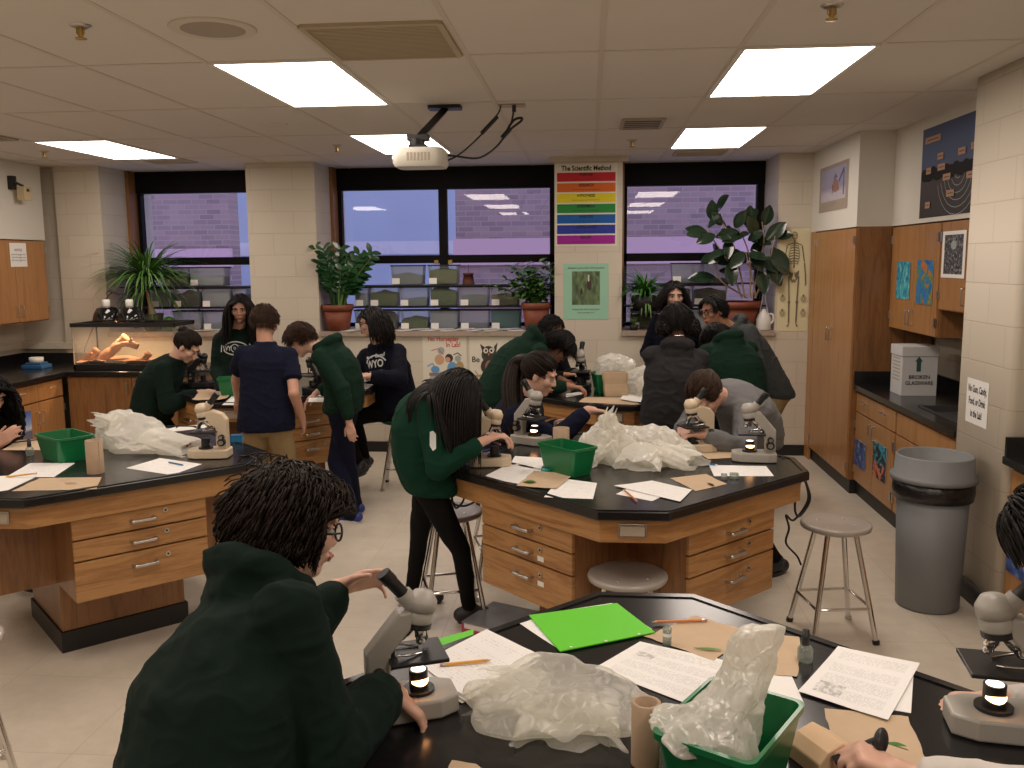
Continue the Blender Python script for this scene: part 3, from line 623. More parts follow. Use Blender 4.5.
# ------------------------------------------------------------------ green bins
def bin_(lab, x, y, rz, w=.21, l=.15, h=.115, z=ZT):
    t = thing('plastic_bin', lab, 'bin', (x, y, z+.001), rz, 'green plastic bins'); b = B(); k = .82
    def ring(f, zz, r=.02): return [V((px, py, zz)) for px, py in rr(w/2*f, l/2*f, r)]
    b.loft([ring(k, 0), ring(1, h-.012), ring(1.05, h-.012), ring(1.05, h), ring(.97, h), ring(k*.96, .006)], 'bin_green', smooth=False); b.build('body', t); return t
bin_('green plastic bin on left bench with a cardboard tube beside it', -2.60, 4.19, -.62, .26, .18, .125)
bin_('empty green plastic bin in the centre of the middle bench', -.093, 4.02, -.84, .25, .15, .13)
bin_('green plastic bin holding a crumpled bag on the near bench', .265, 1.585, 1.02, .26, .185, .125)
bin_('green plastic bin on the far left bench, left of the navy polo shirt', AZ(231, 397, ZT).x, AZ(231, 397, ZT).y+.10, .3, .24, .18, .13)
bin_('dark green bin behind the paper bag on the far right bench', .14, 6.55, .2, .2, .2, .14)
# ------------------------------------------------------------------ clear bags
def m_bag(name, col, a, rough=.28, crease=0):
    m = bpy.data.materials.new(name); m.use_nodes = True; nt = m.node_tree; nt.nodes.clear(); L = nt.links
    o = N(nt, 'OutputMaterial'); d = N(nt, 'BsdfDiffuse'); d.inputs[0].default_value = col+(1,); tr = N(nt, 'BsdfTranslucent'); tr.inputs[0].default_value = col+(1,)
    m1 = N(nt, 'MixShader'); m1.inputs[0].default_value = .45; L.new(d.outputs[0], m1.inputs[1]); L.new(tr.outputs[0], m1.inputs[2])
    tp = N(nt, 'BsdfTransparent'); tp.inputs[0].default_value = (.97, .97, .93, 1)
    lw = N(nt, 'LayerWeight', Blend=.35); mr = N(nt, 'MapRange'); mr.inputs[3].default_value = a; mr.inputs[4].default_value = min(1, a+.5); L.new(lw.outputs['Facing'], mr.inputs[0])
    m2 = N(nt, 'MixShader'); L.new(mr.outputs[0], m2.inputs[0]); L.new(tp.outputs[0], m2.inputs[1]); L.new(m1.outputs[0], m2.inputs[2])
    g = N(nt, 'BsdfGlossy'); g.inputs['Roughness'].default_value = rough; pw = N(nt, 'Math', operation='POWER'); L.new(lw.outputs['Facing'], pw.inputs[0]); pw.inputs[1].default_value = 3; f = N(nt, 'MapRange'); f.inputs[3].default_value = .05; f.inputs[4].default_value = .38; L.new(pw.outputs[0], f.inputs[0])
    m3 = N(nt, 'MixShader'); L.new(f.outputs[0], m3.inputs[0]); L.new(m2.outputs[0], m3.inputs[1]); L.new(g.outputs[0], m3.inputs[2]); L.new(m3.outputs[0], o.inputs[0])
    if crease:
        tc = N(nt, 'TexCoord'); n1 = N(nt, 'TexNoise', Scale=9.0, Detail=2.0); L.new(tc.outputs['Object'], n1.inputs[0]); ad = N(nt, 'Mix', data_type='VECTOR'); ad.inputs[0].default_value = .12; L.new(tc.outputs['Object'], ad.inputs[4]); L.new(n1.outputs[1], ad.inputs[5])
        v1 = N(nt, 'TexVoronoi', feature='DISTANCE_TO_EDGE', Scale=26.0); L.new(ad.outputs[1], v1.inputs[0]); v2 = N(nt, 'TexVoronoi', Scale=16.0); L.new(ad.outputs[1], v2.inputs[0])
        hm = N(nt, 'Math', operation='MULTIPLY'); L.new(v2.outputs[0], hm.inputs[0]); hm.inputs[1].default_value = .1; sm = N(nt, 'Math', operation='SUBTRACT'); L.new(hm.outputs[0], sm.inputs[0]); mn = N(nt, 'Math', operation='MINIMUM'); L.new(v1.outputs[0], mn.inputs[0]); mn.inputs[1].default_value = .12; L.new(mn.outputs[0], sm.inputs[1])
        bp = N(nt, 'Bump'); bp.inputs['Strength'].default_value = .45; bp.inputs['Distance'].default_value = .03; L.new(sm.outputs[0], bp.inputs['Height'])
        for x in (d, tr, g): L.new(bp.outputs[0], x.inputs['Normal'])
    MATS[name] = m
m_bag('bag_plastic', (.95, .93, .86), .66, .22, 1); m_bag('bag_thin', (.92, .90, .82), .20, .34, 1)
def ridged(p, f, seed):
    q = V(p)*f+V((seed*7.1, seed*3.3, seed)); q += noise.noise_vector(q*.8)*.45; s = 0; a = 1; w = 0
    for k in range(3):
        d, _ = noise.voronoi(q); s += a*(1-min(1, (d[1]-d[0])*1.6)); w += a; q = q*2.1+V((3.1, 1.7, .6)); a *= .5
    return s/w
def bag(lab, rings, seed, amp=.02, f=9, m='bag_plastic', n=132, fine=.010, zs=1):
    """crumpled bag lofted through (x, y, z, rx, ry, turn) rings"""
    t0 = V((rings[0][0], rings[0][1], ZT if rings[0][2] < 1.05 else rings[0][2]))
    R = [V(r) if False else r for r in rings]; vs = []; K = 14; out = []
    for i in range(len(R)-1):
        for j in range(K if i < len(R)-2 else K+1):
            u = j/K; p0, p1, p2, p3 = R[max(i-1, 0)], R[i], R[i+1], R[min(i+2, len(R)-1)]
            r = [.5*(2*b_+(c-a)*u+(2*a-5*b_+4*c-d)*u*u+(3*b_-a-3*c+d)*u**3) for a, b_, c, d in zip(p0, p1, p2, p3)]
            ring = []
            for k in range(n):
                a = 2*PI*k/n; ca, sa = math.cos(a), math.sin(a); lo_ = 1+.11*math.sin(3*a+seed)+.07*math.sin(5*a+2*seed)+.05*math.sin(8*a+seed*3); x, y = max(r[3], .002)*ca*lo_, max(r[4], .002)*sa*lo_; ct, st = math.cos(r[5]), math.sin(r[5])
                p = V((r[0]+x*ct-y*st, r[1]+x*st+y*ct, r[2])); sz = min(1, (r[3]+r[4])/.1)
                pz = V((p.x, p.y, p.z*zs)); w = (ridged(pz, f, seed)-.45)*amp+(min(1.6, noise.ridged_multi_fractal(pz*f*1.5+V((seed, 2, 3)), .9, 2.1, 4, 1.0, 2.0))-.7)*fine
                e = V((ca*ct-sa*st*1, ca*st+sa*ct, .15)).normalized(); p += e*w*sz; p.z += (noise.noise(p*f*1.3+V((seed, 0, 0)))*amp*.9+noise.noise(p*f*3+V((seed, 4, 0)))*amp*.35)*sz*min(1, max(0, (p.z-ZT)/.02))
                p.z = max(p.z, ZT+.004); ring.append(p-t0)
            out.append(ring)
    b = B(); b.loft(out, m); o = b.build('plastic_bag', None, t0); return tag(o, lab, 'plastic bag', 'clear plastic bags')
def mouth(o, path, rad, seed, m='bag_plastic', flat=.55, n=90):
    """open, ruffled end of a bag running along path"""
    t0 = V(o.location); P_ = smooth_path(path, 8); k = len(P_); R = []
    for i, p in enumerate(P_):
        t = (P_[min(i+1, k-1)]-P_[max(i-1, 0)]).normalized(); s_ = t.cross(V((0, 0, 1))).normalized(); u = s_.cross(t); f = i/(k-1); r = rad[0]*(1-f)+rad[1]*f; ring = []
        for j in range(n):
            a = 2*PI*j/n; w = r*(1+f*(.12*math.sin(4*a+seed)+.08*math.sin(7*a+2*seed+f*2)+.04*math.sin(13*a+f*5))+.10*noise.noise(V((a*2, f*6, seed))))
            q = p+s_*math.cos(a)*w+u*math.sin(a)*w*flat+t*(.018*f*math.sin(4*a+seed)+.008*f*math.sin(9*a)); q.z = max(q.z, ZT+.004+.002*math.sin(9*a)); ring.append(q-t0)
        R.append(ring)
    b = B(); b.loft(R, m, cap=False); b.build('bag_mouth', o)
# x, y centres from the photograph's bench positions
BG = bag('limp clear bag lying flat on near bench beside the cardboard tube', [(-.06, 1.82, .866, .15, .12, .1), (-.06, 1.82, .885, .19, .16, .1), (-.07, 1.83, .905, .175, .145, .1), (-.05, 1.84, .92, .12, .09, .2), (-.05, 1.84, .924, .02, .02, 0)], 3, .020, 6, 'bag_thin', fine=.004)
bag('crumpled clear bag spilling out of the green bin on near bench', [(.255, 1.575, .90, .06, .05, 1.0), (.245, 1.575, .955, .085, .055, .9), (.215, 1.57, .985, .11, .055, .6), (.255, 1.60, 1.0, .075, .042, .7), (.30, 1.64, 1.035, .045, .032, .6), (.315, 1.66, 1.075, .047, .030, .5), (.325, 1.665, 1.108, .052, .022, .5), (.332, 1.665, 1.124, .048, .012, .5), (.332, 1.665, 1.127, .006, .003, .5)], 8, .020, 13, zs=.25, fine=.007)
BL_ = bag('cloudy bag lying behind the green bin on the left bench', [(-2.33, 4.44, .865, .23, .14, -.3), (-2.34, 4.44, .90, .24, .15, -.3), (-2.40, 4.47, .96, .18, .11, -.3), (-2.46, 4.51, 1.01, .10, .07, -.2), (-2.50, 4.53, 1.04, .04, .03, -.2), (-2.50, 4.53, 1.045, .01, .01, 0)], 5, .03, 7, fine=.010)
BP = bag('tall peaked cloudy bag just behind the middle bench bin', [(.09, 4.27, .865, .12, .10, .2), (.09, 4.27, .91, .13, .10, .2), (.08, 4.27, .97, .10, .075, .2), (.09, 4.27, 1.03, .055, .035, .2), (.10, 4.27, 1.085, .025, .02, .2), (.10, 4.27, 1.09, .004, .004, .2)], 11, .028, 11, zs=.35, fine=.010)
BH = bag('wide heap of cloudy bag right of the peaked one, middle bench', [(.30, 4.28, .865, .20, .15, -.1), (.30, 4.28, .91, .21, .15, -.1), (.28, 4.30, .97, .16, .11, -.1), (.26, 4.32, 1.0, .10, .07, 0), (.26, 4.32, 1.01, .02, .02, 0)], 17, .036, 8, fine=.011)
bag('clear bag stuffed in the dark green bin, far right bench', [(.14, 6.55, .90, .07, .07, 0), (.15, 6.56, 1.0, .09, .09, 0), (.19, 6.60, 1.04, .13, .12, 0), (.20, 6.62, 1.09, .12, .10, 0), (.20, 6.62, 1.13, .03, .03, 0)], 21, .03, 8)
BX = bag('clear bag lying beside the paper bag on the far right bench', [(.42, 6.50, .865, .13, .12, 0), (.42, 6.50, .93, .16, .14, 0), (.42, 6.52, 1.0, .13, .11, 0), (.42, 6.52, 1.05, .03, .03, 0)], 23, .03, 8)
mouth(BG, [(-.05, 1.80, .895), (-.04, 1.74, .888), (-.04, 1.665, .875)], (.09, .10), 2, 'bag_thin', .22); mouth(BG, [(-.10, 1.83, .90), (-.17, 1.85, .895), (-.235, 1.86, .885)], (.08, .095), 5, 'bag_thin', .25)
mouth(BL_, [(-2.25, 4.40, .92), (-2.12, 4.36, .90), (-2.0, 4.33, .88)], (.11, .10), 3); mouth(BL_, [(-2.46, 4.48, .97), (-2.52, 4.46, 1.0), (-2.57, 4.42, 1.02)], (.07, .06), 4)
mouth(BH, [(.34, 4.24, .93), (.42, 4.16, .905), (.50, 4.10, .885)], (.10, .10), 7, flat=.45); mouth(BH, [(.26, 4.20, .93), (.24, 4.10, .90), (.22, 4.04, .88)], (.10, .10), 8, flat=.4)
mouth(BP, [(.09, 4.26, 1.0), (.095, 4.26, 1.06), (.11, 4.255, 1.105)], (.055, .038), 9, flat=.5); mouth(BP, [(.06, 4.24, .93), (.0, 4.18, .90), (-.03, 4.14, .88)], (.08, .07), 12, flat=.5)
mouth(BX, [(.42, 6.46, .95), (.44, 6.38, .93), (.46, 6.32, .90)], (.09, .10), 10, flat=.6)
# ------------------------------------------------------------------ cardboard tubes and a paper bag
def card_tube(lab, x, y, h, r, lean=(0, 0), m='cardboard'):
    t = thing('cardboard_tube', lab, 'cardboard tube', (x, y, ZT+.001), 0, 'cardboard tubes'); b = B()
    b.loft([[V((f*r*math.cos(2*PI*k/32)+lean[0]*z/h*h, f*r*math.sin(2*PI*k/32)+lean[1]*z, z)) for k in range(32)] for f, z in ((1, 0), (1, h), (.74, h), (.74, .004))], m)
    for fc in (): pass
    b.build('body', t)
    b = B(); b.tube([(r*1.01*math.cos(-.5+.04*math.sin(i*1.7)), r*1.01*math.sin(-.5+.04*math.sin(i*1.7)), h*i/14) for i in range(15)], .0018, 'kraft', 5); b.build('torn_seam', t); return t
card_tube('short cardboard roll core standing on near bench by the bag', .113, 1.63, .125, .028)
card_tube('cardboard tube standing at the front edge of the left bench', -2.28, 3.90, .155, .038)
card_tube('cardboard tube behind the middle bin, near the ponytail girl', -.135, 4.50, .115, .042)
t = thing('paper_bag', 'brown paper bag standing on the far right bench', 'paper bag', (.20, 6.36, ZT+.001), .1)
b = B(); b.loft([[V((x+.01*math.sin(9*z+x*40), y+.008*math.cos(13*z+y*30), z)) for x, y in rr(w, d, .015, n=4)] for z, w, d in ((0, .085, .05), (.04, .087, .052), (.09, .082, .045), (.13, .09, .05), (.17, .087, .045), (.172, .08, .04), (.06, .075, .038))], 'kraft', smooth=False); b.build('body', t)
# ------------------------------------------------------------------ paper, folders, pencils
def m_print(name, lines=26, pic=None, col=(.86, .85, .83), dens=.55, ink=.24):
    m = mat(name, col, .8); nt = m.node_tree; L = nt.links; bs = nt.nodes['Principled BSDF']
    uv = N(nt, 'UVMap'); sp = N(nt, 'SeparateXYZ'); L.new(uv.outputs[0], sp.inputs[0])
    def mth(op, a, b_=None):
        n = N(nt, 'Math', operation=op)
        for i, x in enumerate((a, b_)):
            if x is None: continue
            if isinstance(x, (int, float)): n.inputs[i].default_value = x
            else: L.new(x, n.inputs[i])
        return n.outputs[0]
    u, v = sp.outputs[0], sp.outputs[1]
    fr = mth('FRACT', mth('MULTIPLY', v, lines)); line = mth('LESS_THAN', fr, .5)
    ns = N(nt, 'TexNoise', Scale=1, Detail=0); cb = N(nt, 'CombineXYZ'); L.new(mth('MULTIPLY', u, 60), cb.inputs[0]); L.new(mth('MULTIPLY', mth('FLOOR', mth('MULTIPLY', v, lines)), 3.7), cb.inputs[1]); L.new(cb.outputs[0], ns.inputs[0])
    word = mth('LESS_THAN', ns.outputs[0], dens)
    blk = N(nt, 'TexNoise', Scale=1, Detail=0); cb2 = N(nt, 'CombineXYZ'); L.new(mth('MULTIPLY', v, 9), cb2.inputs[0]); L.new(cb2.outputs[0], blk.inputs[0]); para = mth('GREATER_THAN', blk.outputs[0], .42)
    inside = mth('MULTIPLY', mth('MULTIPLY', mth('GREATER_THAN', u, .1), mth('LESS_THAN', u, .9)), mth('MULTIPLY', mth('GREATER_THAN', v, .07), mth('LESS_THAN', v, .93)))
    f = mth('MULTIPLY', mth('MULTIPLY', line, word), mth('MULTIPLY', para, inside))
    if pic:
        x0, x1, y0, y1 = pic; inp = mth('MULTIPLY', mth('MULTIPLY', mth('GREATER_THAN', u, x0), mth('LESS_THAN', u, x1)), mth('MULTIPLY', mth('GREATER_THAN', v, y0), mth('LESS_THAN', v, y1)))
        nn = N(nt, 'TexNoise', Scale=16, Detail=2); L.new(uv.outputs[0], nn.inputs[0]); f2 = mth('MULTIPLY', inp, ramp(nt, nn.outputs[0], [(.42, (.25, .25, .25)), (.58, (1, 1, 1))])); f = mth('ADD', mth('MULTIPLY', f, mth('SUBTRACT', 1, inp)), mth('MULTIPLY', f2, 1.9))
    mx = N(nt, 'Mix', data_type='RGBA'); L.new(mth('MULTIPLY', f, ink), mx.inputs[0]); mx.inputs[6].default_value = col+(1,); mx.inputs[7].default_value = (.02, .02, .02, 1); L.new(mx.outputs[2], bs.inputs['Base Color'])
    return m
m_print('print_full', 30); m_print('print_pic', 42, (.10, .26, .60, .74)); m_print('print_light', 22, None, dens=.42, ink=.22); m_print('print_fig', 44, (.12, .42, .10, .3), dens=.55)
_PZ = [0]
def sheet(lab, px, m='white_paper', z=ZT, name='paper_sheet', cat='paper', group='worksheets on the benches', curl=.0, lift=None, th=.0007, holes=True, torn=0):
    """a sheet lying on a bench; px = its four corners as seen (near-left, near-right, far-right, far-left), turned into bench points"""
    _PZ[0] += 1; zz = z+.0012+(lift or 0)
    P4 = [AZ(u, v, zz) for u, v in px]; c = sum(P4, V())/4; b = B(); n = 10
    top = []; uv = []
    for i in range(n+1):
        for j in range(n+1):
            s, r = j/n, i/n; p = (P4[0]*(1-s)+P4[1]*s)*(1-r)+(P4[3]*(1-s)+P4[2]*s)*r
            e = min(s, 1-s, r, 1-r)
            if torn and e < .01: p += V((noise.noise(p*45)*torn, noise.noise(p*45+V((9, 0, 0)))*torn, 0))
            p.z += curl*((s-.5)**2+(r-.5)**2)*1.6+abs(noise.noise(p*7+V((_PZ[0], 0, 0))))*curl*.5
            top.append(p-c); uv.append((s, r))
    fs = [(i*(n+1)+j, i*(n+1)+j+1, (i+1)*(n+1)+j+1, (i+1)*(n+1)+j) for i in range(n) for j in range(n)]
    b.add(top, fs, m, True, uv); m2 = m if m not in ('print_full', 'print_pic', 'print_light', 'print_fig') else 'white_paper'
    bot = [p-V((0, 0, th)) for p in top]; b.add(bot, [f[::-1] for f in fs], m2, True)
    ed = [j for j in range(n+1)]+[(i*(n+1)+n) for i in range(1, n+1)]+[n*(n+1)+j for j in range(n-1, -1, -1)]+[i*(n+1) for i in range(n-1, 0, -1)]
    b.add([top[k] for k in ed]+[bot[k] for k in ed], [(i, len(ed)+i, len(ed)+(i+1) % len(ed), (i+1) % len(ed)) for i in range(len(ed))], m2)
    o = b.build(name, None, c); return tag(o, lab, cat, group)
# near bench
sheet('green sheet peeking out from under the white papers by hooded person\'s microscope', [(430, 660), (470, 655), (474, 629), (438, 639)], 'folder_green', name='paper_folder', cat='folder', group='green folders')
sheet('lowest of the white sheets stacked beside the hooded person\'s microscope', [(413, 672), (462, 704), (540, 661), (478, 634)], 'white_paper', curl=.002)
sheet('middle white sheet of the stack beside the hooded person\'s microscope', [(410, 668), (466, 702), (541, 657), (482, 632)], 'white_paper', lift=.003, curl=.002)
sheet('top white sheet under the pencil, beside the hooded person\'s microscope', [(418, 664), (463, 696), (541, 656), (487, 630)], 'print_light', lift=.007, curl=.003)
sheet('white sheet sticking out left from under the green folder', [(517, 622), (556, 648), (600, 640), (545, 612)], 'print_light', curl=.002)
sheet('white sheet poking out beneath the far right edge of green folder', [(560, 640), (652, 629), (612, 603), (540, 614)], 'white_paper', lift=.003)
o = sheet('bright green paper folder lying on the near bench', [(560, 651), (655, 632), (617, 603), (529, 615)], 'folder_green', lift=.006, name='paper_folder', cat='folder', group='green folders', th=.003)
for u, v in ((571, 647), (606, 641), (639, 634)):
    q = AZ(u, v, ZT+.0085)-V(o.location); b = B(); b.lathe([(0, 0), (.004, 0), (.004, .0006), (0, .0006)], 'white_paper', q, 10); b.build('punched_hole', o)
sheet('printed sheet with a small dark picture between the bags on near bench', [(595, 668), (686, 704), (768, 670), (640, 642)], 'print_pic', curl=.002)
sheet('white sheet under the green bin holding the bag', [(745, 706), (804, 703), (790, 672), (742, 676)], 'white_paper')
sheet('lower printed page of the pair right of nail polish bottle', [(835, 700), (911, 713), (914, 667), (840, 652)], 'white_paper')
sheet('upper printed page of the pair right of nail polish bottle', [(798, 692), (888, 721), (920, 664), (838, 647)], 'print_fig', lift=.003, curl=.003)
kg = 'brown paper towels'
sheet('brown paper towel under the orange pencil, near bench', [(645, 637), (714, 661), (752, 632), (694, 616)], 'kraft', name='paper_towel', cat='paper towel', group=kg, torn=.006, curl=.002)
sheet('brown paper towel behind the upright bag on near bench', [(722, 668), (798, 677), (800, 637), (738, 630)], 'kraft', name='paper_towel', cat='paper towel', group=kg, torn=.004, lift=.002)
sheet('brown paper towel under the hand with the black clip', [(838, 766), (928, 764), (908, 716), (824, 708)], 'kraft', name='paper_towel', cat='paper towel', group=kg, torn=.004)
sheet('scrap of brown towel at the bottom edge by the limp bag', [(446, 772), (490, 772), (476, 764), (452, 760)], 'kraft', name='paper_towel', cat='paper towel', group=kg, torn=.003)
# left bench
sheet('white sheet at the left picture edge on the left bench', [(-18, 494), (8, 490), (42, 474), (0, 476)], 'white_paper')
sheet('white sheet with a yellow pencil on the left bench', [(6, 477), (54, 477), (75, 463), (30, 463)], 'print_light', lift=.002)
sheet('white worksheet under the blue pen on the left bench', [(126, 468), (172, 475), (202, 464), (160, 458)], 'print_light')
sheet('brown paper towel at the front edge of the left bench', [(12, 491), (96, 489), (102, 477), (40, 478)], 'kraft', name='paper_towel', cat='paper towel', group=kg, torn=.006)
sheet('brown paper towel beyond the left bench bottle', [(2, 450), (40, 450), (52, 438), (18, 440)], 'kraft', name='paper_towel', cat='paper towel', group=kg, torn=.005)
sheet('crumpled white sheet behind the microscope on the left bench', [(152, 436), (176, 434), (176, 430), (160, 430)], 'white_paper', curl=.02)
sheet('white worksheet lying flat at back of the left bench', [(170, 432), (204, 428), (214, 424), (180, 426)], 'white_paper')
# middle bench
sheet('white sheet under the brown towel, left of the middle bin', [(483, 477), (520, 484), (545, 470), (512, 462)], 'print_light')
sheet('white sheet just behind the middle bin\'s left side', [(510, 464), (540, 470), (548, 458), (515, 456)], 'white_paper')
sheet('white sheet hanging at front edge of the middle bench', [(544, 497), (593, 499), (597, 483), (560, 478)], 'print_light', lift=.002)
sheet('lower white sheet under the orange pencil on the middle bench', [(616, 494), (652, 501), (676, 490), (640, 482)], 'white_paper')
sheet('upper white sheet under the orange pencil on the middle bench', [(614, 486), (680, 502), (692, 490), (652, 481)], 'print_light', lift=.002, curl=.003)
sheet('white worksheet in front of the right-hand grey microscope', [(714, 476), (774, 476), (766, 466), (709, 465)], 'print_light')
sheet('brown paper towel with a green leaf on the middle bench', [(516, 486), (556, 489), (574, 474), (534, 471)], 'kraft', lift=.004, name='paper_towel', cat='paper towel', group=kg, torn=.006, curl=.003)
sheet('brown paper towel with two dark specks on the middle bench', [(696, 491), (727, 484), (706, 474), (670, 478)], 'kraft', lift=.001, name='paper_towel', cat='paper towel', group=kg, torn=.005)
sheet('brown paper towel below the light grey sweatshirt', [(708, 459), (744, 457), (740, 449), (696, 451)], 'kraft', lift=.001, name='paper_towel', cat='paper towel', group=kg, torn=.004)
# far benches
sheet('brown paper towel at the left corner of the far left bench', [(192, 402), (226, 401), (232, 393), (200, 392)], 'kraft', lift=.004, name='paper_towel', cat='paper towel', group=kg, torn=.006, curl=.02)
sheet('white sheet under the polo shirt boy\'s left arm', [(222, 405), (250, 405), (250, 396), (232, 396)], 'white_paper')
sheet('white sheet left of the navy hoodie at the far left bench', [(352, 391), (366, 390), (374, 384), (354, 384)], 'white_paper')
sheet('white sheet below the bent boy\'s chest on far left bench', [(308, 402), (326, 402), (324, 395), (310, 395)], 'white_paper')
sheet('brown paper towel at front of the far right bench', [(578, 402), (640, 405), (634, 397), (585, 397)], 'kraft', name='paper_towel', cat='paper towel', group=kg, torn=.004)
sheet('white sheet at the right front of far right bench', [(620, 400), (646, 404), (646, 394), (624, 394)], 'white_paper', lift=.003, curl=.01)
sheet('white sheet between hands and paper bag, far right bench', [(566, 398), (584, 394), (580, 392), (566, 394)], 'white_paper', curl=.004)
mat('pencil_yellow', (.75, .36, .03), .4); mat('pencil_orange', (.62, .20, .04), .4); mat('pencil_wood', (.6, .4, .22), .7); mat('eraser', (.62, .28, .24), .6); mat('pen_blue', (.02, .16, .38), .35); mat('pen_dark', (.02, .05, .04), .3)
def pencil(lab, a, b_, col='pencil_yellow', r=.0037, z=.009, name='pencil', pen=False):
    p, q = AZ(a[0], a[1], ZT+z), AZ(b_[0], b_[1], ZT+z); d = q-p; o = thing(name, lab, name, p)
    b = B(); b.tube([d*.08, d*.9], r, col, 6, smooth=False); b.build('shaft', o)
    b = B()
    if pen: b.tube([d*.0, d*.08], [r*.3, r], 'steel', 8); b.tube([d*.9, d], [r*.9, r*.7], col, 8)
    else: b.tube([d*.0, d*.03, d*.08], [.0006, .0014, r], 'pencil_wood', 6)
    b.build('tip', o)
    if not pen:
        b = B(); b.tube([d*.9, d*.95], r*1.05, 'steel', 8); b.build('ferrule', o); b = B(); b.tube([d*.95, d], r, 'eraser', 8); b.build('eraser', o)
pencil('yellow pencil on the white papers by the hooded person\'s microscope', (491, 660), (440, 665), z=.014)
pencil('orange pencil lying across the brown towel, near bench', (652, 622), (707, 620), 'pencil_orange', z=.008)
pencil('orange pencil on the white sheets of the middle bench', (623, 489), (637, 501), 'pencil_orange', z=.008)
pencil('yellow pencil on the sheets of the left bench', (5, 477), (37, 473), 'pencil_yellow', z=.007)
pencil('blue pen on the white worksheet of the left bench', (168, 462), (183, 465), 'pen_blue', z=.006, name='pen', pen=True)
pencil('dark pen on the middle bench, right of the bag heap', (718, 465), (688, 462), 'pen_blue', z=.006, name='pen', pen=True)
pencil('blue pen on the sheet under the polo shirt boy\'s arm', (234, 401), (240, 396), 'pen_blue', z=.006, name='pen', pen=True)
# leaves and pods on the towels
mat('leaf_mid', (.05, .20, .02), .45, var=.3, vscale=30); mat('leaf_dark', (.012, .05, .02), .3, var=.3, vscale=18); mat('leaf_pale', (.13, .27, .06), .5, var=.25, vscale=20)
def leaf_at(b, p, d, w, m, up=V((0, 0, 1)), droop=.15, n=6):
    d = V(d); L = d.length; t = d/L; s = t.cross(up); s = s.normalized() if s.length > 1e-4 else V((1, 0, 0)); nn = s.cross(t); vs = []
    for i in range(n+1):
        u = i/n; ww = w*math.sin(PI*min(1, u*.93+.04))**.8; c = V(p)+t*(L*u)-up*(droop*L*u*u)
        vs += [c-s*ww+nn*ww*.25, c, c+s*ww+nn*ww*.25]
    fs = [(3*i+j, 3*i+j+1, 3*i+4+j, 3*i+3+j) for i in range(n) for j in (0, 1)]; b.add(vs, fs, m, True)
def small_leaf(lab, u, v, du, dv, w, m='leaf_mid', name='leaf', z=.006, dark=False):
    p, q = AZ(u, v, ZT+z), AZ(u+du, v+dv, ZT+z); b = B(); leaf_at(b, V(), q-p, w, m, droop=0); b.tube([(q-p)*-.12, V(), (q-p)*.9], [.0008, .0016, .0006], m, 5); tag(b.build(name, None, p), lab, 'leaf')
small_leaf('small green leaf on the middle bench paper towel', 524, 482, 12, 0, .018, z=.010)
small_leaf('green pod on the brown towel beside the upright bag', 697, 648, 26, 2, .006, 'leaf_pale', 'seed_pod')
small_leaf('dark speck of leaf on the middle bench towel\'s right part', 708, 483, 6, 3, .008, 'soil')
small_leaf('dry leaf scrap on the left bench brown towel', 66, 483, 12, 0, .005, 'cardboard')
# bottles and vials
def polish(lab, u, v, s=1):
    t = thing('nail_polish_bottle', lab, 'bottle', AZ(u, v, ZT+.001)); mat_ = 'glass_tint'
    b = B(); b.lathe([(0, 0), (.0155*s, 0), (.0175*s, .006), (.0175*s, .03*s), (.013*s, .037*s), (.008*s, .04*s)], mat_, n=20); b.build('bottle', t)
    b = B(); b.lathe([(.0095*s, .04*s), (.0095*s, .045*s), (.0078*s, .075*s), (0, .076*s)], 'black_plastic', n=18); b.build('cap', t)
m_bag('glass_tint', (.42, .50, .46), .28, .05)
polish('clear nail polish bottle with black cap on the near bench', 805, 661, 1.05)
polish('clear nail polish bottle with black cap on the left bench', 30, 455, 1.1)
def vial(lab, u, v, h, r, lid='white_plastic'):
    t = thing('glass_vial', lab, 'vial', AZ(u, v, ZT+.001)); b = B(); b.lathe([(0, 0), (r, 0), (r, h), (r*.85, h), (r*.85, .004), (0, .004)], 'glass_tint', n=20); b.build('body', t)
    b = B(); b.lathe([(r*1.03, h*.55), (r*1.03, h*.75)], lid, n=20, close=False); b.build('label_band', t)
vial('small glass vial standing by the brown towel, near bench', 667, 645, .045, .011)
vial('short glass dish with white contents, right part of middle bench', 734, 478, .022, .02); vial('tiny clear vial beside the short glass dish on middle bench', 724, 479, .024, .013)
t = thing('bottle_cap', 'teal cap lying in front of the middle bench bin', 'cap', AZ(546, 471, ZT+.002)); mat('teal', (.02, .28, .26), .4); b = B(); b.lathe([(0, 0), (.024, 0), (.024, .01), (0, .011)], 'teal'); b.build('body', t)
# wooden block near the hand
t = thing('wooden_block', 'pale wooden block beside the hand at bottom right', 'block', AZ(826, 762, ZT), 0); mat('pale_wood', (.72, .50, .30), .6, var=.08, vscale=12)
b = B(); b.prism_y([(-.055, .0), (.05, .0), (.05, .03), (.0, .062), (-.035, .05), (-.055, .03)], -.045, .045, 'pale_wood'); b.build('body', t, bevel=.003); t.rotation_euler.z = .45
# red and blue packets on the left bench
t = thing('snack_wrapper', 'red and green packet beside the cream microscope, left bench', 'wrapper', AZ(193, 447, ZT+.002), .2); mat('wrap_red', (.22, .03, .02), .35, var=.5, vscale=14)
b = B(); b.ball((0, 0, .02), (.06, .045, .022), 'wrap_red', 16, 8, fn=lambda p: p*(1+.15*noise.noise(p*3))); b.build('body', t)
t = thing('blue_box', 'small blue box behind the cream microscope, left bench', 'box', AZ(237, 442, ZT), .2); b = B(); mat('box_blue', (.02, .20, .42), .5); b.box(-.03, .03, -.02, .02, .001, .04, 'box_blue'); b.box(-.031, .031, -.021, .021, .034, .041, 'scale_blue'); b.build('body', t, bevel=.002)
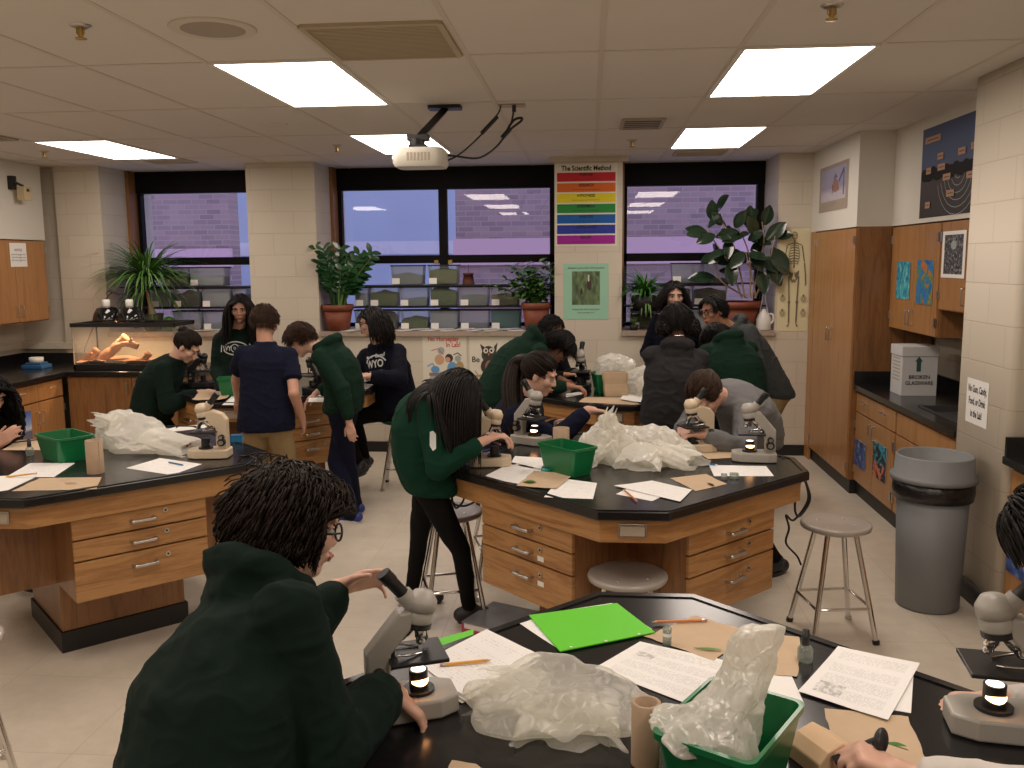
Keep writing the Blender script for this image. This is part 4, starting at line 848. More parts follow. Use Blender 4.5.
# things on the floor below the middle bench
t = thing('binder', 'dark binder with pink edges on the floor under the middle bench', 'binder', (-.38, 4.22, .0), -.45); mat('pink', (.45, .04, .11), .5); mat('binder_grey', (.22, .22, .23), .35, var=.6, vscale=6)
b = B(); b.box(-.19, .17, -.15, .15, .062, .07, 'binder_grey'); b.box(-.19, .17, -.15, .15, .0, .008, 'black_plastic'); b.box(-.19, -.182, -.15, .15, .008, .062, 'pink'); b.build('cover', t, bevel=.003)
b = B(); b.box(-.18, .16, -.143, .143, .009, .061, 'white_paper'); b.build('pages', t); b = B(); b.box(-.18, .165, -.152, -.145, .01, .035, 'pink'); b.build('zip', t)
t = thing('pencil_case', 'red and white striped pouch on the floor beside the binder', 'pouch', (-.14, 4.02, .0), -.6)
m = mat('candy_stripe', (.6, .05, .05), .6); nt = m.node_tree; wv = N(nt, 'TexWave', Scale=14.0); tc = N(nt, 'TexCoord'); nt.links.new(tc.outputs['Object'], wv.inputs[0]); nt.links.new(ramp(nt, wv.outputs[1], [(.45, (.55, .03, .03)), (.5, (.8, .75, .7))], 'CONSTANT'), nt.nodes['Principled BSDF'].inputs['Base Color'])
b = B(); b.ball((0, 0, .05), (.10, .04, .05), 'candy_stripe', 18, 10); b.build('body', t)
# power leads
def cord(lab, pts, r=.0055, name='power_cord'):
    P = smooth_path([V(p) for p in pts], 6); c = P[0]; b = B(); b.tube([p-c for p in P], r, 'black_plastic', 6); return tag(b.build(name, None, c), lab, 'cord', 'black power cords')
cord('looped black cord hanging off the right corner of the middle bench', [AY(782, 458, 4.35), AY(800, 466, 4.33), AY(806, 482, 4.3), AY(810, 500, 4.3), AY(800, 516, 4.28), AY(795, 510, 4.28), AY(797, 490, 4.28), AY(804, 480, 4.28), AY(808, 500, 4.3), AY(794, 520, 4.3), AY(786, 515, 4.3), AY(789, 528, 4.3), AY(786, 543, 4.3), AY(797, 556, 4.3), AY(801, 565, 4.3)])
cord('tangled black cord hanging behind the girl in black leggings', [AY(460, 458, 4.2), AY(452, 468, 4.15), AY(456, 486, 4.13), AY(464, 498, 4.13), AY(456, 508, 4.13), AY(452, 494, 4.13), AY(461, 480, 4.13), AY(455, 470, 4.14), AY(452, 500, 4.13), AY(464, 506, 4.13), AY(478, 500, 4.12)])
cord('pale cord at the back end of the left bench microscope', [AZ(240, 456, ZT+.006), AZ(250, 456, ZT+.006), AZ(256, 459, ZT+.004), AZ(255, 463, ZT+.002), AY(258, 470, 4.4), AY(262, 462, 4.42)], .004)
# ------------------------------------------------------------------ flat things on walls and doors
def m_uv(name, fn, rough=.6):
    m = mat(name, (.5, .5, .5), rough); nt = m.node_tree; uv = N(nt, 'UVMap'); sp = N(nt, 'SeparateXYZ'); nt.links.new(uv.outputs[0], sp.inputs[0])
    nt.links.new(fn(nt, uv.outputs[0], sp.outputs[0], sp.outputs[1]), nt.nodes['Principled BSDF'].inputs['Base Color']); return m
def nz(nt, vec, scale, det=4, dist=0, sc=None):
    if sc: mp = N(nt, 'Mapping'); mp.inputs['Scale'].default_value = sc; nt.links.new(vec, mp.inputs[0]); vec = mp.outputs[0]
    n = N(nt, 'TexNoise', Scale=scale, Detail=det, Distortion=dist); nt.links.new(vec, n.inputs[0]); return n.outputs[0]
def mixc(nt, f, a, b_):
    m = N(nt, 'Mix', data_type='RGBA')
    for s_, x in ((0, f), (6, a), (7, b_)):
        if isinstance(x, tuple): m.inputs[s_].default_value = x+(1,)
        else: nt.links.new(x, m.inputs[s_])
    return m.outputs[2]
m_uv('art_cave', lambda nt, uv, u, v: ramp(nt, nz(nt, uv, 2.2, 5, 2.5, (1.4, .7, 1)), [(.3, (.01, .06, .16)), (.45, (.02, .28, .40)), (.58, (.10, .50, .55)), (.7, (.55, .78, .72))]))
m_uv('art_fish', lambda nt, uv, u, v: ramp(nt, nz(nt, uv, 3.6, 5, 1.2), [(.3, (.02, .06, .35)), (.45, (.03, .20, .50)), (.53, (.05, .25, .06)), (.6, (.55, .18, .03)), (.7, (.45, .08, .10))]))
m_uv('art_crowd', lambda nt, uv, u, v: ramp(nt, nz(nt, uv, 14, 5, .6), [(.38, (.01, .01, .012)), (.55, (.09, .09, .1)), (.72, (.5, .5, .5))]))
m_uv('art_space', lambda nt, uv, u, v: ramp(nt, nz(nt, uv, 5, 5, 1), [(.3, (.02, .03, .10)), (.5, (.07, .10, .28)), (.62, (.18, .15, .22)), (.75, (.4, .42, .5))]))
m_uv('art_palm', lambda nt, uv, u, v: mixc(nt, ramp(nt, nz(nt, uv, 4, 4, 1), [(.44, (0, 0, 0)), (.5, (1, 1, 1))]), ramp(nt, v, [(.0, (.60, .22, .08)), (.35, (.65, .15, .10)), (.5, (.03, .28, .36)), (1, (.02, .30, .45))]), (.01, .02, .03)))
m_uv('art_mountain', lambda nt, uv, u, v: ramp(nt, v, [(.0, (.03, .03, .05)), (.25, (.16, .14, .16)), (.42, (.10, .13, .25)), (.5, (.55, .6, .7)), (.62, (.25, .36, .62)), (1, (.03, .10, .42))]))
m_uv('art_blue', lambda nt, uv, u, v: ramp(nt, nz(nt, uv, 4, 4), [(.35, (.01, .02, .09)), (.55, (.06, .12, .36)), (.7, (.4, .42, .55))]))
m_uv('art_stars', lambda nt, uv, u, v: ramp(nt, v, [(.0, (.018, .012, .012)), (.42, (.03, .018, .02)), (.5, (.05, .07, .15)), (.8, (.05, .085, .20)), (1, (.04, .06, .15))]))
m_uv('art_winter', lambda nt, uv, u, v: mixc(nt, nz(nt, uv, 5, 4), ramp(nt, v, [(0, (.62, .58, .56)), (.22, (.6, .55, .6)), (.4, (.22, .20, .34)), (1, (.30, .33, .50))]), (.40, .36, .44)))
m_uv('art_grouse', lambda nt, uv, u, v: ramp(nt, nz(nt, uv, 6, 5, .4, (1, .5, 1)), [(.3, (.03, .06, .03)), (.5, (.11, .17, .08)), (.7, (.22, .28, .13))]))
mat('mint_paper', (.33, .60, .44), .7); mat('cream_paper', (.72, .66, .42), .7); mat('ivory', (.74, .70, .58), .7); mat('bone_ink', (.17, .145, .085), .8); mat('bone_pale', (.50, .44, .26), .8)
for n_, c_ in dict(s_red=(.52, .012, .02), s_org=(.66, .13, .012), s_yel=(.72, .60, .01), s_grn=(.015, .24, .035), s_blu=(.0, .10, .38), s_ind=(.015, .035, .33), s_mag=(.33, .005, .28), tan_tag=(.44, .25, .15), owl_brown=(.06, .035, .03), owl_pink=(.30, .16, .13), owl_teal=(.02, .09, .07), toon_blue=(.12, .32, .6), toon_skin=(.6, .35, .22), toon_grey=(.35, .4, .4), branch=(.4, .3, .15)).items(): mat(n_, c_, .65)
class Poster:
    """flat print: origin at its centre, x along dx, y up"""
    def __init__(s, c, dx, w, h, m, up=(0, 0, 1), th=.0012):
        s.c = V(c); s.dx = V(dx).normalized(); s.dy = V(up); s.n = s.dx.cross(s.dy); s.w = w; s.h = h; s.b = B(); s.k = 1
        a = [s.pt(x, y, 0) for x, y in ((-.5, -.5), (.5, -.5), (.5, .5), (-.5, .5))]; s.b.quad(a, m)
        z = [p-s.n*th for p in a]; s.b.add(a+z, [(0, 4, 5, 1), (1, 5, 6, 2), (2, 6, 7, 3), (3, 7, 4, 0), (7, 6, 5, 4)], 'white_paper')
    def pt(s, x, y, k): return s.dx*(x*s.w)+s.dy*(y*s.h)+s.n*(.0012+k*.0004)
    def poly(s, pts, m, k=None):
        s.k += .15; s.b.add([s.pt(x, y, k or s.k) for x, y in pts], [tuple(range(len(pts)))], m); return s
    def rect(s, x0, x1, y0, y1, m, k=None):
        s.k += .15; s.b.quad([s.pt(x0, y0, k or s.k), s.pt(x1, y0, k or s.k), s.pt(x1, y1, k or s.k), s.pt(x0, y1, k or s.k)], m); return s
    def oval(s, x, y, rx, ry, m, n=16, a=0): 
        asp = s.w/s.h; return s.poly([(x+(rx*math.cos(t)*math.cos(a)-ry/asp*math.sin(t)*math.sin(a)), y+(rx*asp*math.cos(t)*math.sin(a)+ry*math.sin(t)*math.cos(a))) for t in [2*PI*i/n for i in range(n)]], m)
    def line(s, pts, wd, m):
        for (x0, y0), (x1, y1) in zip(pts, pts[1:]):
            d = V(((x1-x0)*s.w, (y1-y0)*s.h, 0)); 
            if d.length < 1e-6: continue
            q = V((-d.y, d.x, 0)).normalized()*wd/2; ex, ey = q.x/s.w, q.y/s.h
            s.poly([(x0-ex, y0-ey), (x1-ex, y1-ey), (x1+ex, y1+ey), (x0+ex, y0+ey)], m)
        return s
    def text(s, t, x, y, h, m='black_ink', sx=1, align='CENTER', bold=0.02): s.k += .15; s.b.text(t, s.pt(x, y, s.k), s.dx, s.dy, h, m, align, sx, 0, bold); return s
    def done(s, name, lab, cat, group=None): o = s.b.build(name, None, s.c); return tag(o, lab, cat, group)
yb = YB-.002
# rainbow poster
p = Poster((-.02, yb, 2.315), (1, 0, 0), .565, .74, 'ivory'); p.text('The Scientific Method', 0, .445, .062, sx=.82, bold=.03)
for i, (c_, w_) in enumerate((('s_red', 'PURPOSE'), ('s_org', 'RESEARCH'), ('s_yel', 'HYPOTHESIS'), ('s_grn', 'EXPERIMENT'), ('s_blu', 'ANALYSIS'), ('s_ind', 'CONCLUSION'), ('s_mag', 'REPORT'))):
    y1 = .395-i*.127; p.rect(-.47, .47, y1-.108, y1, c_); p.text(w_, 0, y1-.026, .036, sx=.8, bold=.03); p.text('state and record each step of the work with care', 0, y1-.078, .014, sx=.9, bold=0)
p.done('rainbow_poster', 'rainbow striped scientific method poster on the pillar between windows', 'poster')
p = Poster((-.02, yb, 1.53), (1, 0, 0), .415, .515, 'mint_paper'); p.rect(-.31, .31, -.24, .36, 'art_grouse')
p.oval(.07, .12, .055, .10, 'owl_brown'); p.oval(.06, .30, .02, .02, 'owl_brown'); p.line([(.06, .18), (.06, .30)], .012, 'ivory'); p.oval(-.10, -.01, .03, .05, 'owl_brown'); p.line([(-.1, .03), (-.1, .07)], .01, 'owl_brown')
p.text('Attwater\'s prairie birds of the grassland', 0, .42, .026, sx=.8, bold=0); p.text('Saving the last of the coastal prairie', 0, -.32, .022, sx=.8, bold=0); p.text('refuge and wildlife series', 0, -.38, .016, bold=0)
p.done('bird_poster', 'mint green poster with a photograph of two grassland birds', 'poster')
p = Poster((-1.352, yb, .88), (1, 0, 0), .42, .50, 'ivory'); p.text('No Horseplay', -.03, .42, .064, 'red_ink', .8); p.text('In Lab!', .20, .31, .064, 'red_ink', .8)
p.rect(-.34, -.0, -.45, -.25, 'toon_grey'); p.rect(-.36, .02, -.28, -.22, 'owl_pink'); p.oval(-.22, -.16, .10, .07, 'toon_blue'); p.oval(.17, -.15, .12, .14, 'toon_blue'); p.oval(-.12, .03, .11, .10, 'toon_skin'); p.oval(-.08, .20, .08, .07, 'toon_grey'); p.oval(.10, .06, .09, .08, 'owl_brown'); p.oval(.07, .03, .06, .05, 'toon_skin')
p.oval(.34, -.10, .09, .10, 'branch'); p.oval(.30, .05, .07, .06, 'toon_grey'); p.line([(-.3, .2), (-.15, .24), (-.02, .12)], .006, 'red_ink'); p.line([(-.4, -.1), (-.28, -.04), (-.2, -.16)], .01, 'toon_blue'); p.line([(.2, .12), (.3, .16), (.38, .1)], .008, 'black_ink'); p.line([(-.12, -.2), (-.02, -.3), (.1, -.25)], .01, 'toon_blue')
p.done('safety_poster', 'no horseplay in lab cartoon poster under the middle window', 'poster')
p = Poster((-.905, yb, .88), (1, 0, 0), .42, .50, 'ivory')
p.oval(-.06, .12, .17, .15, 'owl_teal'); p.poly([(-.26, .33), (-.16, .27), (-.2, .16)], 'owl_brown'); p.poly([(.14, .36), (.05, .27), (.1, .16)], 'owl_brown'); p.oval(-.07, .17, .14, .12, 'owl_brown'); p.oval(-.13, .2, .055, .05, 'ivory'); p.oval(0, .2, .055, .05, 'ivory'); p.oval(-.125, .2, .025, .025, 'black_ink'); p.oval(-.005, .2, .025, .025, 'black_ink'); p.poly([(-.09, .15), (-.04, .15), (-.065, .10)], 'branch')
p.oval(-.07, -.10, .18, .16, 'owl_brown'); p.oval(-.05, -.11, .10, .13, 'owl_pink'); p.oval(-.06, -.28, .34, .035, 'branch'); p.line([(-.38, -.18), (-.3, -.28), (-.2, -.28)], .01, 'branch')
p.text('Be', -.36, .03, .075, bold=.01); p.text('Wise', .30, .03, .075, bold=.01); p.text('Protect', .02, -.385, .07, bold=.01); p.text('Your Eyes', .02, -.455, .04, bold=.01)
p.done('safety_poster', 'be wise owl poster on the wall under the middle window', 'poster')
# skeleton chart
p = Poster((1.855, yb, 1.62), (1, 0, 0), .27, .92, 'cream_paper'); bi = 'bone_ink'; LN = lambda pts, w=.009: p.line(pts, w*.85, bi)
p.oval(0, .435, .085, .036, 'bone_pale'); p.line([(.085*math.cos(a)*1.0, .435+.036*math.sin(a)) for a in [2*PI*i/14 for i in range(15)]], .007, bi); p.oval(-.035, .44, .02, .008, bi); p.oval(.035, .44, .02, .008, bi); p.oval(0, .405, .045, .016, 'bone_pale'); LN([(-.03, .405), (.03, .405)], .005)
LN([(0, .395), (0, .12)], .016); LN([(-.23, .345), (0, .365), (.23, .345)], .01)
for i in range(7): y = .345-i*.026; w = .13+.05*math.sin(i/6*PI); LN([(-.02, y), (-w, y-.012), (-w*.95, y-.03), (-.03, y-.022)], .006); LN([(.02, y), (w, y-.012), (w*.95, y-.03), (.03, y-.022)], .006)
p.poly([(-.17, .10), (-.05, .07), (-.02, .09), (-.02, .05), (-.10, .0), (-.16, .05)], bi); p.poly([(.17, .10), (.05, .07), (.02, .09), (.02, .05), (.10, .0), (.16, .05)], bi); LN([(-.09, .02), (-.04, -.02), (0, .01), (.04, -.02), (.09, .02)], .01)
for s_ in (-1, 1):
    LN([(s_*.24, .34), (s_*.33, .18)], .011); LN([(s_*.33, .17), (s_*.38, .03)], .009); LN([(s_*.345, .17), (s_*.40, .03)], .005); LN([(s_*.38, .03), (s_*.40, -.03), (s_*.38, -.05)], .012)
    LN([(s_*.16, .04), (s_*.13, -.20)], .014); p.oval(s_*.13, -.215, .045, .016, bi); LN([(s_*.125, -.22), (s_*.115, -.42)], .012); LN([(s_*.15, -.23), (s_*.135, -.42)], .005); LN([(s_*.12, -.43), (s_*.17, -.455)], .014)
    for y in (-.18, -.32): p.oval(s_*.34, y, .10, .035, 'bone_pale'); p.line([(s_*.34+.05*math.cos(a), y+.018*math.sin(a)) for a in [PI*i/4 for i in range(9)]], .004, bi); p.oval(s_*.34, y+.03, .03, .012, bi)
p.done('skeleton_chart', 'tall yellowed human skeleton chart beside the tall cupboard', 'chart')
# right wall prints (facing -x: picture right runs towards the viewer = -y)
def side(c, w, h, m): return Poster(c, (0, -1, 0), w, h, m)
p = side((1.998, 7.69, 2.39), .86, .375, 'stone_sill'); p.rect(-.43, .43, -.28, .42, 'art_winter'); p.poly([(-.05, .0), (.05, .22), (.18, .1), (.22, -.08), (.05, -.12)], 'owl_pink'); p.poly([(.02, .18), (.08, .3), (.14, .2)], 'art_space'); p.line([(.0, .05), (-.02, -.14)], .015, 'owl_brown'); p.line([(.2, .1), (.36, .34)], .03, 'art_space'); p.line([(.36, .35), (.36, -.2)], .03, 'art_space'); p.text('a winter tale', -.02, -.36, .03, 'vent_grey', bold=0)
p.done('framed_print', 'pale winter scene print on the right bulkhead above tall cupboard', 'poster')
p = side((2.258, 5.85, 2.374), 1.2, .588, 'art_stars')
for i in range(1, 7): p.line([(.02+i*.045*math.cos(a), -.05+i*.075*math.sin(a)) for a in [PI+.25+(PI-.5)*k/10 for k in range(11)]], .004, 'toon_grey')
for k in range(15): p.oval(-.44+.062*k, -.04+.05*random.random(), .05, .07, 'dark_frame')
for x, y, w in ((-.34, .36, .22), (-.22, .15, .08), (-.38, .02, .07), (-.2, .03, .1), (-.12, -.09, .1), (.06, .14, .09), (.25, .16, .16), (-.06, -.27, .10), (.2, -.12, .13), (-.37, -.36, .07), (.42, .4, .2), (.38, -.3, .1)): p.rect(x-w/2, x+w/2, y-.035, y+.035, 'tan_tag'); p.line([(x-w*.35, y), (x+w*.35, y)], .006, 'owl_brown')
p.done('star_chart', 'dark night sky chart with tan captions on the right bulkhead', 'chart')
p = side((2.256, 6.70, 1.655), .27, .265, 'art_cave'); p.done('picture', 'teal blue cave print on the upper cabinet door', 'picture')
p = side((2.256, 6.285, 1.652), .29, .295, 'art_fish'); p.done('picture', 'blue and orange print on upper cabinet door, beside the teal print', 'picture')
p = side((2.256, 5.825, 1.835), .36, .29, 'white_paper'); p.rect(-.40, .40, -.42, .42, 'art_crowd'); p.oval(0, .2, .12, .1, 'toon_grey'); p.done('picture', 'black and white print with white border on the shorter wall cabinet', 'picture')
p = side((2.046, 6.82, .35), .27, .20, 'art_blue'); p.done('picture', 'bluish picture on the lower cabinet door nearest the tall cupboard', 'picture')
p = side((2.046, 6.37, .395), .29, .25, 'art_palm'); p.done('picture', 'sunset and palm picture on the lower cabinet door', 'picture')
p = side((2.046, 4.28, .42), .28, .24, 'art_blue'); p.done('picture', 'dark blue picture on the cabinet door at the right edge', 'picture')
p = side((2.0285, 4.82, 1.065), .26, .235, 'white_paper'); p.text('No Gum, Candy,', 0, .28, .052, sx=.62, bold=.03); p.text('Food, or Drink', 0, .0, .052, sx=.62, bold=.03); p.text('in the Lab!', 0, -.28, .052, sx=.62, bold=.03)
p.done('notice', 'no gum, candy, food or drink notice taped on the pier', 'notice')
# left wall
def sidel(c, w, h, m): return Poster(c, (0, 1, 0), w, h, m)
p = sidel((-5.168, 7.84, 1.91), .24, .215, 'white_paper'); p.text('NOTICE', 0, .2, .03, bold=.01); [p.text('please leave goggles here', 0, .02-.12*i, .02, bold=0) for i in range(3)]; p.done('notice', 'white paper notice taped to the left wall cabinet', 'notice')
p = sidel(AX(22, 431, LXF+.002), .27, .30, 'art_mountain'); p.done('picture', 'mountain and blue sky picture on left base cabinet door', 'picture')
# glassware disposal box
t = thing('cardboard_box', 'white broken glassware disposal box on the right countertop', 'box', (2.31, 6.52, .861)); mat('box_white', (.60, .60, .60), .7)
b = B(); b.box(-.128, .108, -.115, .115, 0, .28, 'box_white'); b.text('BROKEN', (-.01, -.116, .13), (1, 0, 0), (0, 0, 1), .037, 'black_ink', bold=.02); b.text('GLASSWARE', (-.01, -.116, .088), (1, 0, 0), (0, 0, 1), .037, 'black_ink', sx=.9, bold=.02)
q = lambda x, z: (x, -.1162, z)
b.add([q(-.033, .17), q(-.003, .17), q(-.003, .24), q(-.033, .24)], [(0, 1, 2, 3)], 'owl_teal'); b.add([q(-.045, .24), q(.009, .24), q(-.018, .275)], [(0, 1, 2)], 'owl_teal')
for i in range(7): b.add([(-.1286, .08, .25-i*.025), (-.1286, -.07, .25-i*.025), (-.1286, -.07, .26-i*.025), (-.1286, .08, .26-i*.025)], [(0, 1, 2, 3)], 'vent_grey')
b.build('body', t); b = B(); b.box(-.135, .115, -.122, .122, .275, .345, 'box_white'); b.build('lid', t, bevel=.004)
# ------------------------------------------------------------------ shelves of small tanks in the windows
TY0, TY1 = 8.56, 8.80
ROWZ = [1.60, 1.392, 1.167]
t0 = SZ+.046
for i, (x0, x1) in enumerate(WINS):
    t = thing('shelf_rack', ('black shelf rack of tanks in the window behind the palm', 'black shelf rack of tanks in the wide middle window', 'black shelf rack of tanks in the right window')[i], 'shelf', (x0, TY0, t0)); o = V(t.location)
    for z in (ROWZ[0]-.006, ROWZ[1]-.006):
        b = B(Matrix.Translation(-o)); b.box(x0+.03, x1-.04, TY0, TY1+.02, z-.012, z, 'black_satin'); b.build('shelf', t)
    for x in (x0+.04, (x0+x1)/2, x1-.05):
        b = B(Matrix.Translation(-o)); b.box(x-.008, x+.008, TY1+.005, TY1+.02, t0, ROWZ[0]+.16, 'black_satin'); b.build('post', t)
m_bag('tank_clear', (.66, .70, .66), .16, .08); m_bag('tank_milky', (.58, .64, .74), .42, .15); m_bag('tank_water', (.16, .30, .33), .62, .1)
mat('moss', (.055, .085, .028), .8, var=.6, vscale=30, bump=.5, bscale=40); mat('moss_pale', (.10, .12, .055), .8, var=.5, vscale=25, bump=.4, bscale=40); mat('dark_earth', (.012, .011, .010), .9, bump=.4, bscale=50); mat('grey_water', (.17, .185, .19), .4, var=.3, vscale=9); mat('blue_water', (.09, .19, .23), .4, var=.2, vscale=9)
def tank(lab, u0, u1, row, fill='moss', fh=.6, wall='tank_clear', tilt=0, lidm='black_satin', z=None, card=True):
    yf = TY0+.03; a = AY(u0, 300, yf).x+.003; c = AY(u1, 300, yf).x-.003; w = c-a; z0 = ROWZ[row] if z is None else z; H = .188 if row else .185
    t = thing('critter_tank', lab, 'tank', ((a+c)/2, yf+.09, z0), 0, 'small tanks on the window shelves'); d = .085
    b = B(); k = .93
    f = [V((x*k, y*k, .002)) for x, y in rr(w/2, d, .015, n=3)]; g = [V((x, y, H)) for x, y in rr(w/2, d, .015, n=3)]; b.loft([f, g], wall, cap=False, smooth=False); b.add(f, [tuple(range(len(f)))[::-1]], wall); b.build('body', t)
    b = B(); n = 14; rg = []
    prof = rr(w/2*k-.006, d*k-.006, .012, n=3)
    rg.append([V((x, y, .006)) for x, y in prof]); hs = [fh*H*(.8+.35*noise.noise(V((x*14+u0, y*14, row)))) if fill not in ('grey_water', 'blue_water') else fh*H for x, y in prof]
    rg.append([V((x*1.03, y*1.03, h)) for (x, y), h in zip(prof, hs)]); rg.append([V((x*.5, y*.5, h*1.08)) for (x, y), h in zip(prof, hs)]); rg.append([V((x*.05, y*.05, fh*H*1.05)) for x, y in prof]); b.loft(rg, fill); b.build('contents', t)
    b = B(); b.box(-w/2-.002, w/2+.002, -d-.002, d+.002, H-.012, H, lidm); b.build('lid', t); b = B(); b.box(-w/2*.92, w/2*.92, -d*.92, d*.92, 0, .012, 'black_satin'); b.build('base_tray', t)
    if card:
        b = B(); x = -w/2+.012; b.box(x, x+.075, -d-.006, -d-.004, .004, .06, 'white_paper'); b.build('label_card', t)
T1, T2, T3 = 'window behind the palm', 'middle window', 'right window'
for a in (
    ('brownish tank left on the top shelf of the window behind the palm', 162, 189, 0, 'moss_pale', .75), ('clear tank right on the top shelf of the window behind the palm', 190, 226, 0, 'grey_water', .5, 'tank_milky'),
    ('pale tank at the palm, second shelf of left window', 150, 171, 1, 'grey_water', .7, 'tank_milky'), ('dark tank with driftwood on second shelf of left window', 172, 200, 1, 'dark_earth', .85), ('pale blue tank on second shelf of left window', 201, 231, 1, 'grey_water', .75, 'tank_milky'), ('tank at the right end of second shelf, left window', 232, 246, 1, 'grey_water', .6, 'tank_milky'),
    ('blue grey tank in bottom row of left window', 171, 200, 2, 'grey_water', .45, 'tank_milky'), ('mossy tank in bottom row of left window, behind the long-haired girl', 201, 231, 2, 'moss', .35, 'tank_milky'),
    ('clear tank left on the top shelf of middle window', 391, 424, 0, 'moss_pale', .6, 'tank_milky'), ('mossy topped tank right on the top shelf of middle window', 428, 459, 0, 'moss_pale', .8),
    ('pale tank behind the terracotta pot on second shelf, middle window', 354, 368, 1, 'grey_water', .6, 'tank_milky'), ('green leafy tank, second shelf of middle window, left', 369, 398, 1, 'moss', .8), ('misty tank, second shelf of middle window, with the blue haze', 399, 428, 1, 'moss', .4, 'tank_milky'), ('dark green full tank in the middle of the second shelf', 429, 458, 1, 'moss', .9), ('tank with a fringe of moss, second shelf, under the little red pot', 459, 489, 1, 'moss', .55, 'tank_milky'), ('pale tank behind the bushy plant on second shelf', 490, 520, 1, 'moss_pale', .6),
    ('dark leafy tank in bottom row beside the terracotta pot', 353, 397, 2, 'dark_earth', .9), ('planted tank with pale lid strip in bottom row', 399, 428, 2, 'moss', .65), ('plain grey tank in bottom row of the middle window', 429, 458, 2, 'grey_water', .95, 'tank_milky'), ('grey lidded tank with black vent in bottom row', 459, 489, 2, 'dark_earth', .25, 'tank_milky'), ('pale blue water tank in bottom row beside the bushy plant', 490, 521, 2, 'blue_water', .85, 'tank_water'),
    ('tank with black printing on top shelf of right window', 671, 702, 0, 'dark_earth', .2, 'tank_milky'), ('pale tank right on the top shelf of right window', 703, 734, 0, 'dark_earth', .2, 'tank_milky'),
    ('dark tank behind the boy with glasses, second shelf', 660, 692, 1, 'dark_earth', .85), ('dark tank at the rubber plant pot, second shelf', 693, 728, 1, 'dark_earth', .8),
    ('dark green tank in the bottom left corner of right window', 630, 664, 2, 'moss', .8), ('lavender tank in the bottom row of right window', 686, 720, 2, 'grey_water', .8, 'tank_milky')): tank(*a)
# leaflets scattered on the stone sills
for i in range(22):
    u = [348, 356, 362, 405, 412, 420, 428, 436, 444, 452, 459, 466, 472, 479, 486, 493, 500, 508, 516, 206, 214, 222][i]; q = AY(u, 330, 8.44); a = random.uniform(-.6, .6); b = B(Matrix.Rotation(a, 4, 'Z')); w, l = random.uniform(.07, .12), random.uniform(.035, .055); z = .002+.006*(i % 3)
    b.add([(-w, -l, z), (w, -l, z+.003), (w, l, z+.004), (-w, l, z)]+[(-w, -l, z-.002), (w, -l, z+.001), (w, l, z+.002), (-w, l, z-.002)], [(0, 1, 2, 3), (7, 6, 5, 4), (0, 4, 5, 1), (1, 5, 6, 2), (2, 6, 7, 3), (3, 7, 4, 0)], ['white_paper', 'ivory', 'snow'][i % 3])
    tag(b.build('leaflet', None, (q.x, 8.40+.05*((i*7) % 3)/2, t0+.0)), 'paper leaflet strewn on the stone window sill in front of tanks', 'leaflet', 'leaflets strewn on the window sills')
# ------------------------------------------------------------------ potted plants
def pot(t, r, h, m='terracotta', rim=True, sq=False):
    b = B(); n = 32; pr = [(0, 0), (r*.72, 0), (r*.95, h*.78), (r*.95, h*.78), (r*1.03, h*.78), (r*1.05, h), (r*.95, h), (r*.92, h*.9)] if rim else [(0, 0), (r*.75, 0), (r, h), (r*.93, h), (r*.9, h*.9)]
    b.lathe(pr, m, n=n, close=False); o = b.build('pot', t); b = B(); b.lathe([(r*.93, h*.9), (r*.5, h*.93), (0, h*.94)], 'soil', n=20); b.build('soil', t); return o
def strap_leaves(b, base, n, L, w, m, spread=1.0, droop=1.0, up=.9, rise=.0):
    for i in range(n):
        a = 2*PI*random.random(); l = L*random.uniform(.6, 1.1); e = random.uniform(.25, 1.1)*spread; p = V(base); d = V((math.cos(a)*e, math.sin(a)*e, up)).normalized(); pts = [p]
        for k in range(9): d = (d+V((0, 0, -.16*droop*random.uniform(.7, 1.3)))).normalized(); p = p+d*l/9; pts.append(p)
        vs = []; s_ = V((-math.sin(a), math.cos(a), 0))
        for k, q in enumerate(pts): ww = w*(1-(k/9)**1.6)+.0008; vs += [q-s_*ww, q+V((0, 0, -ww*.3)), q+s_*ww]
        b.add(vs, [(3*k+j, 3*k+j+1, 3*k+4+j, 3*k+3+j) for k in range(9) for j in (0, 1)], m if random.random() < .7 else 'leaf_pale', True)
mat('leaf_palm', (.06, .16, .025), .5, var=.3, vscale=10); mat('olive_pot', (.055, .065, .022), .6)
q = AY(153, 322, 8.47); t = thing('ponytail_palm', 'spraying long-leaved palm in an olive pot beside the heat lamps', 'plant', (q.x, 8.47, t0))
pot(t, .105, .17, 'olive_pot', False); b = B(); b.tube(smooth_path([(0, 0, .14), (-.01, 0, .22), (-.03, .0, .34), (-.035, 0, .46)], 4), [.05, .048, .04, .032, .026, .022, .02, .019, .019, .019, .019, .018, .018], 'cardboard', 10); b.build('trunk', t)
b = B(); strap_leaves(b, (-.035, 0, .46), 330, .66, .012, 'leaf_palm', .95, 1.15, .85); strap_leaves(b, (-.03, 0, .40), 60, .55, .010, 'leaf_palm', 1.3, 1.6, .5); b.build('leaves', t)
q = AY(165, 322, 8.45); t = thing('cactus', 'small round green cactus next to the palm pot', 'plant', (q.x+.05, 8.43, t0)); b = B(); b.ball((0, 0, .07), (.062, .062, .07), 'leaf_mid', 24, 12, fn=lambda p: p*(1+.06*math.cos(12*math.atan2(p.y, p.x)))); b.build('body', t)
mat('leaf_zz', (.018, .075, .022), .3, coat=.3, var=.3, vscale=20)
q = AY(338, 331, 8.44); t = thing('potted_plant', 'waxy-leaved stemmed plant in large terracotta pot at left of middle window', 'plant', (q.x, 8.46, t0)); pot(t, .145, .25)
b = B(); st = []
